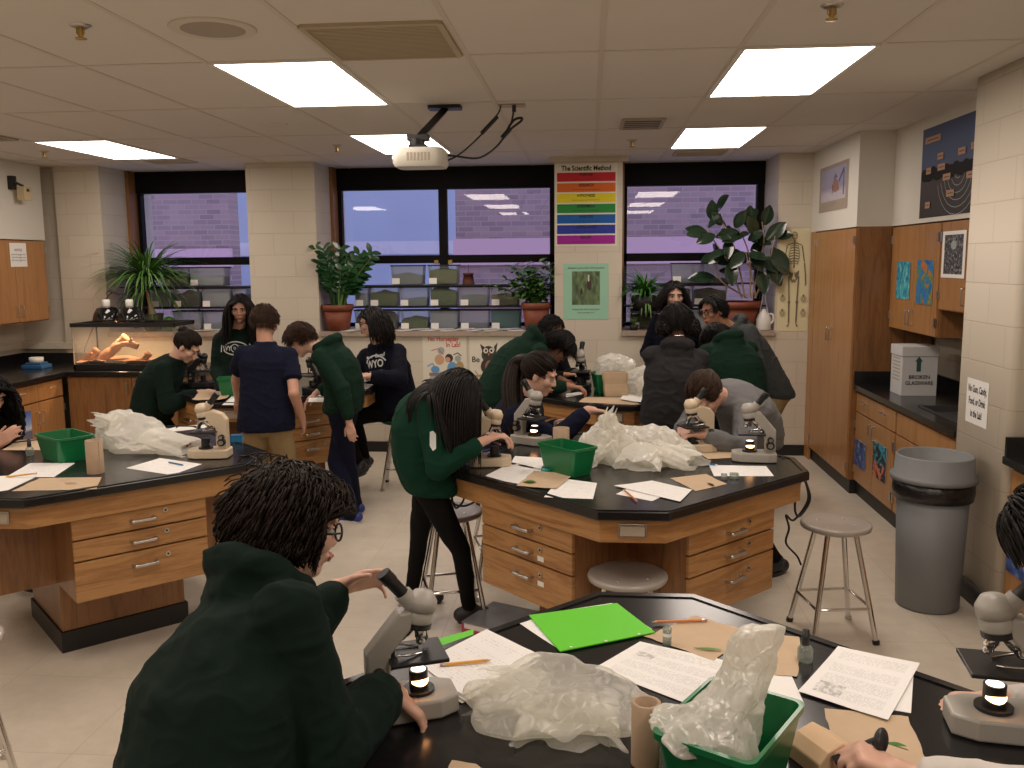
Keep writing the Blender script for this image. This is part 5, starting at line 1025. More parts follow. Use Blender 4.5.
for i in range(22):
    a = random.uniform(0, 2*PI); e = random.uniform(.05, .40); L = random.uniform(.36, .60); p = V((.05*math.cos(a), .05*math.sin(a), .22)); cx_ = math.cos(a)*(1 if math.cos(a) > 0 else .3); d = V((cx_*e, math.sin(a)*e*.6, 1)).normalized(); pts = [p]
    for k in range(8): d = (d+V((cx_*.05, math.sin(a)*.04, -.03))).normalized(); p = p+d*L/8; pts.append(p)
    st.append(pts); b.tube(pts, [.011-.001*k for k in range(9)], 'leaf_pale' if i % 3 else 'leaf_zz', 6)
b.build('stems', t); b = B()
for pts in st:
    for k in range(3, 9):
        for s_ in (-1, 1):
            d = (pts[k]-pts[k-1]).normalized(); sd = d.cross(V((0, -1, .2))).normalized(); leaf_at(b, pts[k], (sd*s_+d*.7+V((0, random.uniform(-.5, .3), 0))).normalized()*random.uniform(.075, .12), .026, 'leaf_zz', up=V((0, -.8, .6)), droop=.1)
b.build('leaves', t)
mat('leaf_bush', (.04, .12, .025), .4, var=.35, vscale=16)
q = AY(536, 331, 8.44); t = thing('potted_plant', 'bushy leafy plant in terracotta pot at right of middle window', 'plant', (q.x, 8.46, t0)); pot(t, .135, .26)
b = B(); L_b = B()
for i in range(40):
    a = random.uniform(0, 2*PI); e = random.uniform(.1, 1.1); L = random.uniform(.24, .47); p = V((0, 0, .23)); d = V((math.cos(a)*e-.22, math.sin(a)*e*.6, .9)).normalized(); pts = [p]
    for k in range(6): d = (d+V((0, 0, -.07))).normalized(); p = p+d*L/6; pts.append(p)
    b.tube(pts, [.006-.0007*k for k in range(7)], 'leaf_pale', 5)
    for k in range(2, 7):
        for _ in range(3):
            aa = random.uniform(0, 2*PI); leaf_at(L_b, pts[k], V((math.cos(aa), math.sin(aa), random.uniform(-.3, .5))).normalized()*random.uniform(.06, .10), .022, 'leaf_bush' if random.random() < .75 else 'leaf_pale', droop=.3)
b.build('stems', t); L_b.build('leaves', t)
q = AY(468, 287, 8.62); t = thing('flower_pot', 'little dark red pot upside down on top shelf, middle window', 'pot', (q.x, 8.66, ROWZ[0]-.004)); mat('dark_red', (.09, .022, .015), .7)
b = B(); b.lathe([(.0, .0), (.062, 0), (.062, .0), (.045, .09), (.052, .09), (.052, .108), (0, .108)], 'dark_red', n=24); b.tube([(0, 0, .1), (.0, 0, .19)], .003, 'dark_red', 6); b.build('body', t)
q = AY(645, 305, 8.50); t = thing('spider_plant', 'bright green spider plant in a black hanging pot, right window', 'plant', (q.x, 8.50, 1.345)); pot(t, .14, .14, 'black_satin', False)
b = B(); strap_leaves(b, (0, 0, .13), 170, .40, .011, 'leaf_mid', 1.0, 1.1, .95); strap_leaves(b, (0, 0, .13), 30, .28, .012, 'leaf_pale', 1.4, 1.9, .4); b.build('leaves', t)
b = B(); b.box(-.13, .13, -.10, .12, -.02, 0, 'black_satin'); [b.box(x-.006, x+.006, .08, .09, -.178, -.02, 'black_satin') for x in (-.12, .12)]; b.build('stand', t)
q = AY(634, 326, 8.42); t = thing('potted_plant', 'small grassy seedling at lower left corner of right window', 'plant', (q.x, 8.43, t0)); pot(t, .045, .05, 'black_satin', False); b = B(); strap_leaves(b, (0, 0, .05), 26, .15, .005, 'leaf_pale', 1.0, .7); b.build('leaves', t)
mat('leaf_rubber', (.016, .035, .018), .18, coat=.4, var=.3, vscale=12)
q = AY(735, 331, 8.44); t = thing('rubber_plant', 'tall dark rubber plant in wide terracotta pot at right window', 'plant', (q.x+.02, 8.50, t0)); pot(t, .21, .26)
o = V(t.location); b = B(); L_b = B()
STM = [[(742, 298, 8.5), (728, 262, 8.45), (712, 238, 8.40), (706, 228, 8.36)], [(745, 298, 8.5), (735, 250, 8.45), (722, 222, 8.42), (712, 214, 8.42)], [(750, 298, 8.5), (750, 260, 8.45), (742, 235, 8.4), (735, 225, 8.4)], [(752, 298, 8.5), (760, 262, 8.42), (764, 240, 8.36), (762, 222, 8.32)], [(755, 298, 8.5), (768, 268, 8.4), (772, 250, 8.3), (775, 236, 8.28)], [(748, 298, 8.5), (722, 282, 8.44), (716, 268, 8.42), (712, 258, 8.42)], [(756, 298, 8.5), (752, 275, 8.42), (748, 262, 8.38), (746, 252, 8.36)]]
for pts in STM:
    P_ = smooth_path([AY(*p)-o for p in pts], 4); b.tube(P_, [.009-.0004*k for k in range(len(P_))], 'cardboard', 6)
    for k in range(4, len(P_)):
        for _ in range(1 if k % 2 else 0):
            a = random.uniform(0, 2*PI); L = random.uniform(.18, .27); d = V((math.cos(a), math.sin(a)*.55-.15, random.uniform(-.35, .75))).normalized()*L; leaf_at(L_b, P_[k]+d*.12, d, L*.27, 'leaf_rubber', up=V((0, -.75, .66)), droop=.12, n=7) if (o+P_[k]+d).x < 1.64 else None
for u, v, du, dv in ((712, 220, 0, -16), (722, 225, -8, -10), (735, 228, 8, -14), (715, 235, -14, 6), (728, 240, 0, 14), (748, 240, 12, -6), (774, 236, 15, -1), (772, 248, 12, 20), (765, 225, 4, -16), (730, 262, 2, 18), (718, 236, 10, 2), (752, 250, 8, 16), (760, 256, 14, 12), (768, 262, 10, 18), (756, 236, -6, -16), (766, 240, 16, -14), (744, 252, -10, 12), (738, 236, -12, 4), (760, 270, 4, 18), (776, 256, 2, 20), (748, 228, 2, -18), (705, 232, -14, 2), (724, 250, -12, 10)):
    p_ = AY(u, v, 8.36)-o; e_ = AY(u+du*1.3, v+dv*1.3, 8.28)-o; leaf_at(L_b, p_, e_-p_, (e_-p_).length*.28, 'leaf_rubber', up=V((0, -.9, .4)), droop=.08, n=7)
b.build('stems', t); L_b.build('leaves', t)
q = AY(761, 328, 8.44); t = thing('plastic_jug', 'white plastic jug with a looped cord at right end of window sill', 'jug', (q.x+.02, 8.43, t0))
b = B(); b.lathe([(0, 0), (.065, 0), (.07, .01), (.07, .10), (.05, .15), (.022, .175), (.022, .19), (0, .19)], 'white_plastic', n=24); b.tube(smooth_path([(.045, -.03, .15), (.075, -.04, .14), (.078, -.04, .09), (.06, -.035, .06)], 4), .009, 'white_plastic', 8); b.build('body', t); b = B(); b.tube(smooth_path([(-.04, 0, .15), (-.02, 0, .26), (.0, .0, .38), (.015, 0, .26), (.04, 0, .15)], 5), .004, 'white_plastic', 6); b.build('cord', t)
# ------------------------------------------------------------------ terrarium with heat lamps
TX0, TX1, TYa, TYb, TZ0, TZ1 = -4.64, -3.68, 7.70, 8.12, .871, 1.295
t = thing('terrarium', 'glass terrarium with sand lit orange by two heat lamps', 'terrarium', ((TX0+TX1)/2, (TYa+TYb)/2, TZ0)); o = V(t.location); M = Matrix.Translation(-o)
m_bag('tank_glass', (.5, .5, .48), .05, .02)
b = B(M); b.box(TX0+.004, TX1-.004, TYa+.004, TYb-.004, TZ0+.05, TZ1-.03, 'tank_glass'); b.build('glass', t)
b = B(M)
for x0, x1, y0, y1 in ((TX0, TX1, TYa, TYa+.02), (TX0, TX1, TYb-.02, TYb), (TX0, TX0+.02, TYa, TYb), (TX1-.02, TX1, TYa, TYb)): b.box(x0, x1, y0, y1, TZ0, TZ0+.05, 'black_plastic')
b.box(TX0, TX1, TYa, TYb, TZ0, TZ0+.004, 'black_plastic'); b.build('base_frame', t)
b = B(M)
for x0, x1, y0, y1 in ((TX0-.005, TX1+.005, TYa-.005, TYa+.025), (TX0-.005, TX1+.005, TYb-.025, TYb+.005), (TX0-.005, TX0+.025, TYa, TYb), (TX1-.025, TX1+.005, TYa, TYb), (-4.09, -4.06, TYa, TYb)): b.box(x0, x1, y0, y1, TZ1-.035, TZ1, 'black_plastic')
b.build('top_frame', t); b = B(M); b.box(TX0+.002, TX0+.012, TYb-.012, TYb-.002, TZ0+.05, TZ1-.03, 'black_plastic'); b.build('corner_seam', t)
for x, y in ((TX0+.004, TYa+.004), (TX1-.010, TYa+.004), (TX1-.010, TYb-.010)): b = B(M); b.box(x, x+.006, y, y+.006, TZ0+.05, TZ1-.03, 'vent_grey'); b.build('corner_seam', t)
mat('sand', (.36, .18, .10), .9, bump=.4, bscale=80, var=.15, vscale=20); mat('driftwood', (.25, .12, .06), .85, var=.35, vscale=14, bump=.5, bscale=25)
b = B(M); n = 14; vs = []
for i in range(n+1):
    for j in range(n+1): x = TX0+.012+(TX1-TX0-.024)*i/n; y = TYa+.012+(TYb-TYa-.024)*j/n; vs.append((x, y, TZ0+.075+.035*noise.noise(V((x*5, y*5, 2)))))
b.add(vs, [(i*(n+1)+j, (i+1)*(n+1)+j, (i+1)*(n+1)+j+1, i*(n+1)+j+1) for i in range(n) for j in range(n)], 'sand', True); o2 = b.build('sand', t); o2['kind'] = 'stuff'
def log(lab, pts, r):
    pts = smooth_path([V(p) for p in pts], 6); c = pts[0]; b = B(); b.tube([p-c for p in pts], [r*(1+.35*noise.noise(p*22))*(.65 if i in (0, len(pts)-1) else 1) for i, p in enumerate(pts)], 'driftwood', 14); o = b.build('driftwood', None, c); tag(o, lab, 'driftwood', 'driftwood in the terrarium')
    b = B(); k = len(pts)//2; d = V((.05, -.02, .05)); b.tube([pts[k]-c, pts[k]-c+d*.6, pts[k]-c+d], [r*.55, r*.4, r*.3], 'driftwood', 8); b.build('twig_stub', o)
def TA(u, v, y): return AY(u, v, y)
log('long driftwood branch rising to the top in the middle of the terrarium', [TA(92, 366, 7.85), TA(103, 357, 7.9), TA(113, 350, 7.92), TA(121, 342, 7.92), TA(127, 337, 7.92)], .042)
log('forked driftwood end pointing right near the top of the terrarium', [TA(116, 347, 7.86), TA(124, 344, 7.84), TA(132, 344.5, 7.83), TA(138, 347, 7.83)], .028)
log('driftwood piece leaning at the left end of the terrarium', [TA(80, 364, 7.82), TA(88, 358, 7.84), TA(98, 349, 7.88)], .034)
log('low driftwood piece lying at the right of the terrarium', [TA(128, 364, 7.85), TA(138, 362, 7.86), TA(145, 358, 7.88), TA(149, 353, 7.88)], .034)
def heat_lamp(u, lab):
    q = AY(u, 322, 7.90); t = thing('heat_lamp', lab, 'lamp', (q.x, 7.90, TZ1+.001), 0, 'heat lamps on the terrarium')
    b = B(); b.lathe([(.108, 0), (.112, .004), (.112, .02), (.10, .07), (.075, .115), (.035, .13), (.033, .12), (.07, .108), (.094, .066), (.106, .018), (.105, .002)], 'lamp_black', n=36, close=False); b.build('dome', t)
    b = B(); b.lathe([(.028, .128), (.03, .135), (.03, .18), (.022, .185), (0, .186)], 'white_plastic', n=20); b.build('socket', t)
    b = B(); b.ball((0, 0, .065), (.032, .032, .045), 'bulb_heat', 14, 10); b.build('bulb', t)
    ld = bpy.data.lights.new('heat', 'SPOT'); ld.energy = 15; ld.color = (1, .62, .38); ld.spot_size = 2.75; ld.spot_blend = .8; ld.shadow_soft_size = .03; lo = bpy.data.objects.new('heat_light', ld); C.objects.link(lo); lo.location = (q.x, 7.90, TZ1+.003)
    return t
mat('lamp_black', (.006, .006, .006), .08, coat=.6); m_em('bulb_heat', (1, .5, .22), 6)
h1 = heat_lamp(107.5, 'black dome heat lamp on the left of the terrarium lid'); h2 = heat_lamp(130.5, 'black dome heat lamp on the terrarium lid, nearer the palm pot')
for h_ in (h1, h2): h_.scale = (1.13, 1.13, 1.1)
b = B(); c0 = AY(108, 300, 7.9); b.tube(smooth_path([AY(108, 299, 7.9)-c0, AY(107, 292, 7.9)-c0, AY(113, 291, 7.9)-c0, AY(119, 295, 7.9)-c0, AY(112, 293, 7.92)-c0, AY(104, 302, 7.95)-c0, AY(98, 318, 8.0)-c0, AY(90, 335, 8.2)-c0, AY(84, 352, 8.24)-c0]), .0045, 'black_plastic', 6); b.tube(smooth_path([AY(130, 300, 7.9)-c0, AY(127, 295, 7.9)-c0, AY(119, 294, 7.9)-c0, AY(110, 292, 7.9)-c0]), .004, 'black_plastic', 6)
tag(b.build('power_cord', None, c0), 'black lamp cords looping above the heat lamps', 'cord')
# ------------------------------------------------------------------ people
from mathutils.bvhtree import BVHTree
MATS['_'] = None
def m_cloth(name, col, bs=350, knit=.12):
    m = mat(name, col, .92, sheen=0, spec=.2, bump=knit, bscale=bs, var=.12, vscale=6); return m
for n_, c_ in dict(hoodie_green=(.0045, .0145, .0105), jacket_green=(.003, .034, .019), green_mid=(.006, .026, .015), navy=(.006, .008, .024), navy_dark=(.004, .005, .013), char_grey=(.028, .028, .031), slate_grey=(.052, .058, .06), light_grey=(.17, .17, .175), black_cloth=(.0035, .0035, .004), khaki=(.30, .215, .105), white_cloth=(.62, .58, .54), denim=(.022, .03, .06)).items(): m_cloth(n_, c_)
for n_, c_ in dict(skin_light=(.66, .39, .29), skin_mid=(.54, .29, .20), skin_tan=(.40, .195, .115), skin_brown=(.22, .10, .055)).items(): mat(n_, c_, .48, var=.07, vscale=16)
def m_hair(name, c1, c2):
    m = mat(name, c1, .55, spec=.18); nt = m.node_tree; tc = N(nt, 'TexCoord'); f = nz(nt, tc.outputs['Object'], 60, 3, .5); nt.links.new(ramp(nt, f, [(.35, c1), (.7, c2)]), nt.nodes['Principled BSDF'].inputs['Base Color'])
m_hair('hair_black', (.006, .005, .005), (.014, .011, .010)); m_hair('hair_dark', (.009, .0055, .004), (.024, .014, .010)); m_hair('hair_brown', (.028, .015, .009), (.060, .034, .020))
mat('eye_white', (.42, .37, .33), .6); mat('eye_dark', (.015, .009, .006), .4); mat('lip', (.40, .13, .10), .45); mat('shoe_dark', (.02, .02, .022), .5); mat('shoe_blue', (.02, .04, .22), .5); mat('logo_white', (.62, .64, .62), .8)
def ik(a, b, l1, l2, hint):
    d = b-a; L = d.length; n = d.normalized()
    if L > (l1+l2)*.998: return a+n*L*l1/(l1+l2)
    x = (l1*l1-l2*l2+L*L)/(2*L); h = math.sqrt(max(0, l1*l1-x*x)); q = V(hint)-n*V(hint).dot(n)
    q = q.normalized() if q.length > 1e-5 else n.orthogonal(); return a+n*x+q*h
def hand_caps(b, wrist, d, palm, s, curl=(.35, .4, .3), spread=.06, thumb=.6, side=1, fan=None):
    """palm, four unequal fingers and a thumb; d along the hand, palm = direction the palm faces, side = +1 right hand"""
    y = V(d).normalized(); z = -(V(palm)-y*V(palm).dot(y)).normalized(); x = y.cross(z)*(-1 if side > 0 else 1); x = x.normalized()
    P = lambda a, b_, c: wrist+(x*a+y*b_+z*c)*s
    b.cap(P(0, -.02, 0), P(0, .02, 0), .027*s, .026*s)
    fs = ((.030, .088, .043, .026, .021, .0092), (.010, .093, .047, .030, .022, .0095), (-.011, .088, .043, .028, .021, .009), (-.030, .078, .033, .021, .018, .008))
    for i, (fx, fy, l1, l2, l3, r) in enumerate(fs):
        b.cap(P(fx*.5, .01, 0), P(fx, fy, 0), .0155*s, .0125*s, n=10); p = V((fx, fy, 0)); a = 0; sp = spread*(1.2-i*.8); c = curl if not fan else fan[i]
        for l, cv, rr_ in ((l1, c[0], r), (l2, c[1], r*.92), (l3, c[2], r*.82)):
            a += cv; q = p+V((math.sin(sp)*l, math.cos(a)*l*math.cos(sp), -math.sin(a)*l)); b.cap(P(*p), P(*q), rr_*s*1.06, rr_*s*.95, n=10); p = q
    p = V((.018, .022, -.006)); th = ((.70, .68, -.25, .047, .0135), (.45, .85, -.30, .033, .0105), (.25, .92, -.35, .026, .0095))
    for ax, ay, az, l, r in th:
        dd = V((ax*thumb*1.5, ay, az)).normalized(); q = p+dd*l; b.cap(P(*p), P(*q), r*s, r*.92*s, n=10); p = q
def head_shape(b, M, s):
    T = lambda p: M @ V(p)
    R3 = M.to_3x3(); 
    def el(c, r): b.ball(T(c), r, '_', 18, 12, R=R3)
    el((0, -.012, .030), (.073, .092, .083)); el((0, .016, -.030), (.060, .070, .078)); el((0, .055, -.088), (.026, .026, .022)); el((0, .0, -.065), (.052, .062, .04))
    for q in (-1, 1):
        el((q*.040, .055, -.020), (.026, .026, .026)); el((q*.075, -.008, -.008), (.010, .018, .031)); el((q*.03, .073, .028), (.026, .016, .010))
    b.cap(T((0, .080, .016)), T((0, .098, -.026)), .0080*s, .0108*s); el((.012, .092, -.030), (.008, .009, .007)); el((-.012, .092, -.030), (.008, .009, .007))
    el((0, .080, -.056), (.024, .014, .007)); el((0, .078, -.066), (.021, .014, .0075))
def face_zone(d, hl_): return d.y > (.22 if abs(d.x) < .50 else .62) and d.z < hl_+.22*(abs(d.x) < .35)
def scalp_pts(n, hairline=.42, nape=-.72, side_y=.22):
    out = []; g = PI*(3-5**.5)
    for i in range(n):
        z = 1-2*(i+.5)/n; r = math.sqrt(1-z*z); a = g*i; d = V((r*math.cos(a), r*math.sin(a), z))
        if d.z < nape: continue
        if face_zone(d, hairline): continue
        if d.y > .0 and d.z < -.30: continue
        out.append(d)
    return out
def hair(t, M, s, m, style='short', length=.05, n=260, seed=1, colliders=(), r=.009, parting=0, curl=0, gather=None, hairline=.42, vol=1.0, front=0, sweep=None, dens=2.6, fine=.56, tuck=None):
    rnd = random.Random(seed); R3 = M.to_3x3().normalized(); b = B(); hc = M @ V((0, 0, 0)); RX, RY, RZ = .079*s*vol, .099*s*vol, .092*s*vol
    Mi = M.inverted(); C0 = V((0, -.012, .030))
    # close-fitting cap under the locks
    def fn(p):
        d = p.normalized(); return p if not face_zone(d, hairline) and d.z > -.55 and not (d.y > .0 and d.z < -.25) else p*.86
    b.ball(M @ C0, (RX/s*.985, RY/s*.985, RZ/s*.985), m, 36, 24, R=M.to_3x3(), fn=fn)
    def push(w, pad):
        for _ in range(2):
            l = Mi @ w-C0; k = V((l.x/(RX/s+pad), l.y/(RY/s+pad), l.z/(RZ/s+pad))); L = k.length
            if L < 1 and L > 1e-5: w = M @ (l/L+C0)
            for a, c, rr_ in colliders:
                ab = c-a; u = max(0, min(1, (w-a).dot(ab)/max(ab.length_squared, 1e-9))); q = a+ab*u; d = w-q
                if d.length < rr_+pad*s: w = q+(d.normalized() if d.length > 1e-5 else V((0, -1, 0)))*(rr_+pad*s)
        return w
    for d in scalp_pts(int(n*dens), hairline):
        l = V((d.x*RX/s, d.y*RY/s, d.z*RZ/s))+C0; w = M @ l; L = length*rnd.uniform(.75, 1.15); k = max(5, int(L/.022)); step = L/k; pts = [w]; pad = rnd.uniform(.002, .013)
        out = (R3 @ d).normalized(); dirv = out*.35
        dn = R3 @ V((d.x*.9+parting*.0, -.25 if d.y < .3 else (.9 if front else -.1), -.5)).normalized() if style != 'long' else V((0, 0, -1))*.6+R3 @ V((d.x*1.3, d.y*.4-.45, -.2))
        if gather is not None: dn = ((M @ V(gather))-w).normalized()
        if sweep is not None: dn = (R3 @ V(sweep)+dn*.5)
        ph = rnd.uniform(0, 6.28); dirv = (dirv+dn).normalized()
        for j in range(k):
            g = V((0, 0, -1)); f = min(1, j/6)
            if gather is not None: dirv = ((M @ V(gather))-pts[-1]); dirv = dirv.normalized() if dirv.length > .01 else dirv
            else: dirv = (dirv*(.75)+dn*.25*(1-f)+g*(.18+.5*f if style == 'long' else .10)).normalized()
            if curl: dirv = (dirv+V((math.sin(ph+j*1.5), math.cos(ph*1.3+j*1.4), math.sin(ph*.7+j*1.7)))*curl).normalized()
            q = push(pts[-1]+dirv*step, pad); lq = Mi @ q
            if style == 'long' and lq.y > .02 and lq.z < .075 and abs(lq.x) < .066: lq.x = math.copysign(.067+pad, d.x+parting); q = M @ lq
            if tuck is not None and lq.y > tuck and lq.z < .06: lq.y = tuck; lq.x = math.copysign(max(abs(lq.x), .074), lq.x); q = M @ lq
            pts.append(q)
            if gather is not None and (q-(M @ V(gather))).length < .018: break
        if len(pts) < 3: continue
        kk = len(pts); b.tube(pts, [r*fine*s*(.75 if i == 0 else 1)*(1-.75*(i/(kk-1))**2.5) for i in range(kk)], m, 5, cap=False)
    return b.build('hair', t)
def tail(t, path, r, m, n=26, seed=3, name='ponytail'):
    rnd = random.Random(seed); P = smooth_path(path, 5); b = B()
    for i in range(n):
        a = rnd.uniform(0, 6.28); q = rnd.uniform(.1, 1); k = len(P); pts = []
        for j, p in enumerate(P): f = math.sin(PI*min(1, (j/(k-1))*.8+.12)); pts.append(p+V((math.cos(a+j*.05), math.sin(a+j*.05), .3*math.sin(a)))*r*q*f)
        b.tube(pts, [r*.34*(1-.7*(j/(k-1))**2) for j in range(k)], m, 5, cap=False)
    return b.build(name, t)
def decal(t, cloth_bvh, o, dx, dy, items, m, parent, name='logo'):
    """lettering and shapes laid on the cloth by casting each point onto it"""
    dx = V(dx).normalized(); dy = V(dy).normalized(); nn = dx.cross(dy); b = B(); loc = V(t.location)
    def hit(x, y):
        p = o+dx*x+dy*y; h = cloth_bvh.ray_cast(p+nn*.35, -nn, .8); return (h[0]+h[1]*.0025) if h[0] is not None else None
    def add(vs, fs):
        H = [hit(x, y) for x, y in vs]; ff = [f for f in fs if all(H[i] is not None for i in f)]
        if ff: b.add([h if h is not None else o for h in H], ff, m)
    for it in items:
        if it[0] == 'text':
            _, s_, x, y, h, sx = it; vs, fs = text_mesh(s_, 'CENTER', .03); add([(x+p[0]*h*sx, y+p[1]*h) for p in vs], fs)
        elif it[0] == 'band':
            pts = it[1]; w = it[2]
            for (x0, y0), (x1, y1) in zip(pts, pts[1:]):
                d = V((x1-x0, y1-y0, 0)); q = V((-d.y, d.x, 0)).normalized()*w/2; add([(x0-q.x, y0-q.y), (x1-q.x, y1-q.y), (x1+q.x, y1+q.y), (x0+q.x, y0+q.y)], [(0, 1, 2, 3)])
    if b.v: b.M = Matrix(); o2 = b.build(name, parent); o2.location = (0, 0, 0); return o2
SEED = [10]
def person(lab, yaw, pel, nk, hc, face=(0, 0), roll=0, s=.92, wr=None, wl=None, er=None, el=None, fr=None, fl=None, kr=None, kl=None, top='hoodie', topm='hoodie_green', legm='black_cloth', skin='skin_light', hairkw=None,
           hr=None, hl=None, shoem='shoe_dark', hood=True, mid=0, sit=False, vox=.0075, glasses=False, logo=None, loose=1.0, width=1.0, fold=.006, hem=0, eyes=True, sleeve='long', legs_loose=1.0):
    SEED[0] += 1; pel, nk, hc = V(pel), V(nk), V(hc); a = math.radians(yaw); fw = V((math.cos(a), math.sin(a), 0)); rt = V((math.sin(a), -math.cos(a), 0)); up = V((0, 0, 1))
    t = thing('person', lab, 'person', (pel.x, pel.y, 0)); O = V(t.location); TM = Matrix.Translation(-O)
    sp = (nk-pel); sd = sp.normalized(); tf = (fw-sd*fw.dot(sd)).normalized(); rt2 = sd.cross(tf)*-1; rt2 = rt if rt2.dot(rt) < 0 else rt2
    back = -tf; ctrl = pel.lerp(nk, .5)+back*(.03+mid)*s*1.0
    def spn(u): return pel*(1-u)**2+ctrl*2*u*(1-u)+nk*u*u
    shR, shL = nk+rt2*.158*s*width-sd*.068*s, nk-rt2*.158*s*width-sd*.068*s
    hipR, hipL = pel+rt*.085*s-up*.03*s, pel-rt*.085*s-up*.03*s
    UA, FA, TH, SHN = .285*s, .25*s, .425*s, .41*s
    wr = V(wr) if wr is not None else shR+V((0, 0, -.5*s))+fw*.08; wl = V(wl) if wl is not None else shL+V((0, 0, -.5*s))+fw*.08
    def clampw(sh, w): d = w-sh; return sh+d*min(1, (UA+FA)*.995/d.length)
    wr, wl = clampw(shR, wr), clampw(shL, wl)
    eR = ik(shR, wr, UA, FA, er if er is not None else (-fw*.6+rt*.5-up*.6)); eL = ik(shL, wl, UA, FA, el if el is not None else (-fw*.6-rt*.5-up*.6))
    an = .075*s
    fr = V(fr) if fr is not None else V((hipR.x+fw.x*.02, hipR.y+fw.y*.02, 0)); fl = V(fl) if fl is not None else V((hipL.x-fw.x*.02, hipL.y-fw.y*.02, 0))
    aR, aL = fr+up*an, fl+up*an
    kR = ik(hipR, aR, TH, SHN, kr if kr is not None else fw); kL = ik(hipL, aL, TH, SHN, kl if kl is not None else fw)
    if (aR-hipR).length > TH+SHN: TH_ = 1
    # head frame
    fy, fp = math.radians(face[0]), math.radians(face[1]); ha = a+fy; hf = V((math.cos(ha)*math.cos(fp), math.sin(ha)*math.cos(fp), math.sin(fp))); hr_ = V((math.sin(ha), -math.cos(ha), 0)); hu = hr_.cross(hf)
    if roll: q = Matrix.Rotation(math.radians(roll), 3, hf); hr_ = q @ hr_; hu = q @ hu
    hs = s*.5+.5; HM = Matrix.Translation(hc) @ Matrix((hr_*hs, hf*hs, hu*hs)).transposed().to_4x4()
    # --- body
    b = B()
    def torso(rads, bb, off=0):
        rings = []
        for u, w, d in rads:
            c = spn(u) if u <= 1 else nk+(hc-nk).normalized()*(u-1)*sp.length; r_ = rt.lerp(rt2, min(1, u)).normalized(); ff = fw.lerp(tf, min(1, max(0, u))).normalized()
            rings.append([c+r_*(w*s*width*math.cos(2*PI*k/20))+ff*(d*s*math.sin(2*PI*k/20)) for k in range(20)])
        bb.loft(rings, '_')
    torso([(-.12, .08, .055), (-.02, .115, .075), (.2, .11, .07), (.5, .115, .075), (.8, .125, .075), (.95, .095, .06), (1.02, .06, .05)], b)
    b.cap(nk-sd*.05*s, hc-hu*.05*hs-hf*.02*hs, .062*s, .052*s); head_shape(b, HM, hs)
    for sh, e, w in ((shR, eR, wr), (shL, eL, wl)): b.cap(sh, e, .044*s, .038*s); b.cap(e, w, .040*s, .027*s)
    for h, k, an_, f in ((hipR, kR, aR, fr), (hipL, kL, aL, fl)): b.cap(h, k, .056*s, .040*s); b.cap(k, an_, .039*s, .030*s); b.cap(an_-up*.03*s, f+fw*.14*s+up*.03*s, .032*s, .026*s)
    def hd(w, e, spec, side):
        d = (w-e).normalized(); spec = spec or {}; dd = V(spec.get('dir', d*.8+V((0, 0, -.15)))); pl = V(spec.get('palm', (0, 0, -1) if abs(d.z) < .7 else -rt*side))
        hand_caps(b, w+dd.normalized()*.012, dd, pl, s*.93, spec.get('curl', (.35, .45, .35)), spec.get('spread', .05), spec.get('thumb', .6), side, spec.get('fan'))
    if hr != 0: hd(wr, eR, hr, 1)
    if hl != 0: hd(wl, eL, hl, -1)
    vs, fs = remesh(b, min(vox, .0065), 2, .5); ob = B(TM); ob.add(vs, fs, skin, True); body = ob.build('body', t)
    # --- face
    if eyes:
        for q in (-1, 1):
            e = B(TM); R3 = HM.to_3x3(); e.ball(HM @ V((q*.031, .0735, .003)), (.0130, .0105, .0065), 'eye_white', 14, 10, R=R3); e.ball(HM @ V((q*.031, .0812, .003)), (.0066, .0042, .0062), 'eye_dark', 12, 8, R=R3); e.build('eye', t)
            e = B(TM); hm = (hairkw or {}).get('m', 'hair_dark'); e.tube([HM @ V((q*.013, .0895, .021)), HM @ V((q*.03, .0885, .028)), HM @ V((q*.048, .074, .022))], [.003*hs, .0042*hs, .002*hs], hm, 6); e.build('eyebrow', t)
        e = B(TM); e.tube([HM @ V((-.021, .088, -.059)), HM @ V((-.008, .0955, -.057)), HM @ V((.008, .0955, -.057)), HM @ V((.021, .088, -.059))], [.0025, .0055, .0055, .0025], 'lip', 8); e.tube([HM @ V((-.017, .087, -.063)), HM @ V((0, .0935, -.067)), HM @ V((.017, .087, -.063))], [.003, .006, .003], 'lip', 8); e.build('lips', t)
    if glasses:
        e = B(TM)
        for q in (-1, 1):
            e.tube([HM @ V((q*.033+.024*math.cos(k*PI/8), .094-.06*max(0, abs(q*.033+.024*math.cos(k*PI/8))-.03)*8*.12, .002+.018*math.sin(k*PI/8))) for k in range(17)], .0026*hs, 'black_plastic', 6, cap=False)
            e.tube([HM @ V((q*.057, .092, .006)), HM @ V((q*.078, .06, .008)), HM @ V((q*.082, -.005, .004)), HM @ V((q*.079, -.025, -.012))], .0025*hs, 'black_plastic', 6)
        e.tube([HM @ V((-.01, .096, .006)), HM @ V((0, .099, .009)), HM @ V((.01, .096, .006))], .0022*hs, 'black_plastic', 6); e.build('glasses', t)
    # --- trousers
    b = B(); L = legs_loose
    torso([(-.17, .10, .08), (-.1, .16, .118), (.0, .172, .13), (.10, .16, .12), (.2, .145, .11)], b)
    for h, k, an_ in ((hipR, kR, aR), (hipL, kL, aL)): b.cap(h, k, .088*s*(.5+.5*L), .062*s*L); b.cap(k, an_+up*.0, .062*s*L, (.045 if L <= 1 else .062)*s*L)
    sd_ = SEED[0]*3.7
    def folds(f, amp): return lambda p: (noise.noise(V((p.x*f+sd_, p.y*f, p.z*f*.55)))*amp+noise.noise(V((p.x*f*2.3, p.y*f*2.3+sd_, p.z*f*1.2)))*amp*.5)
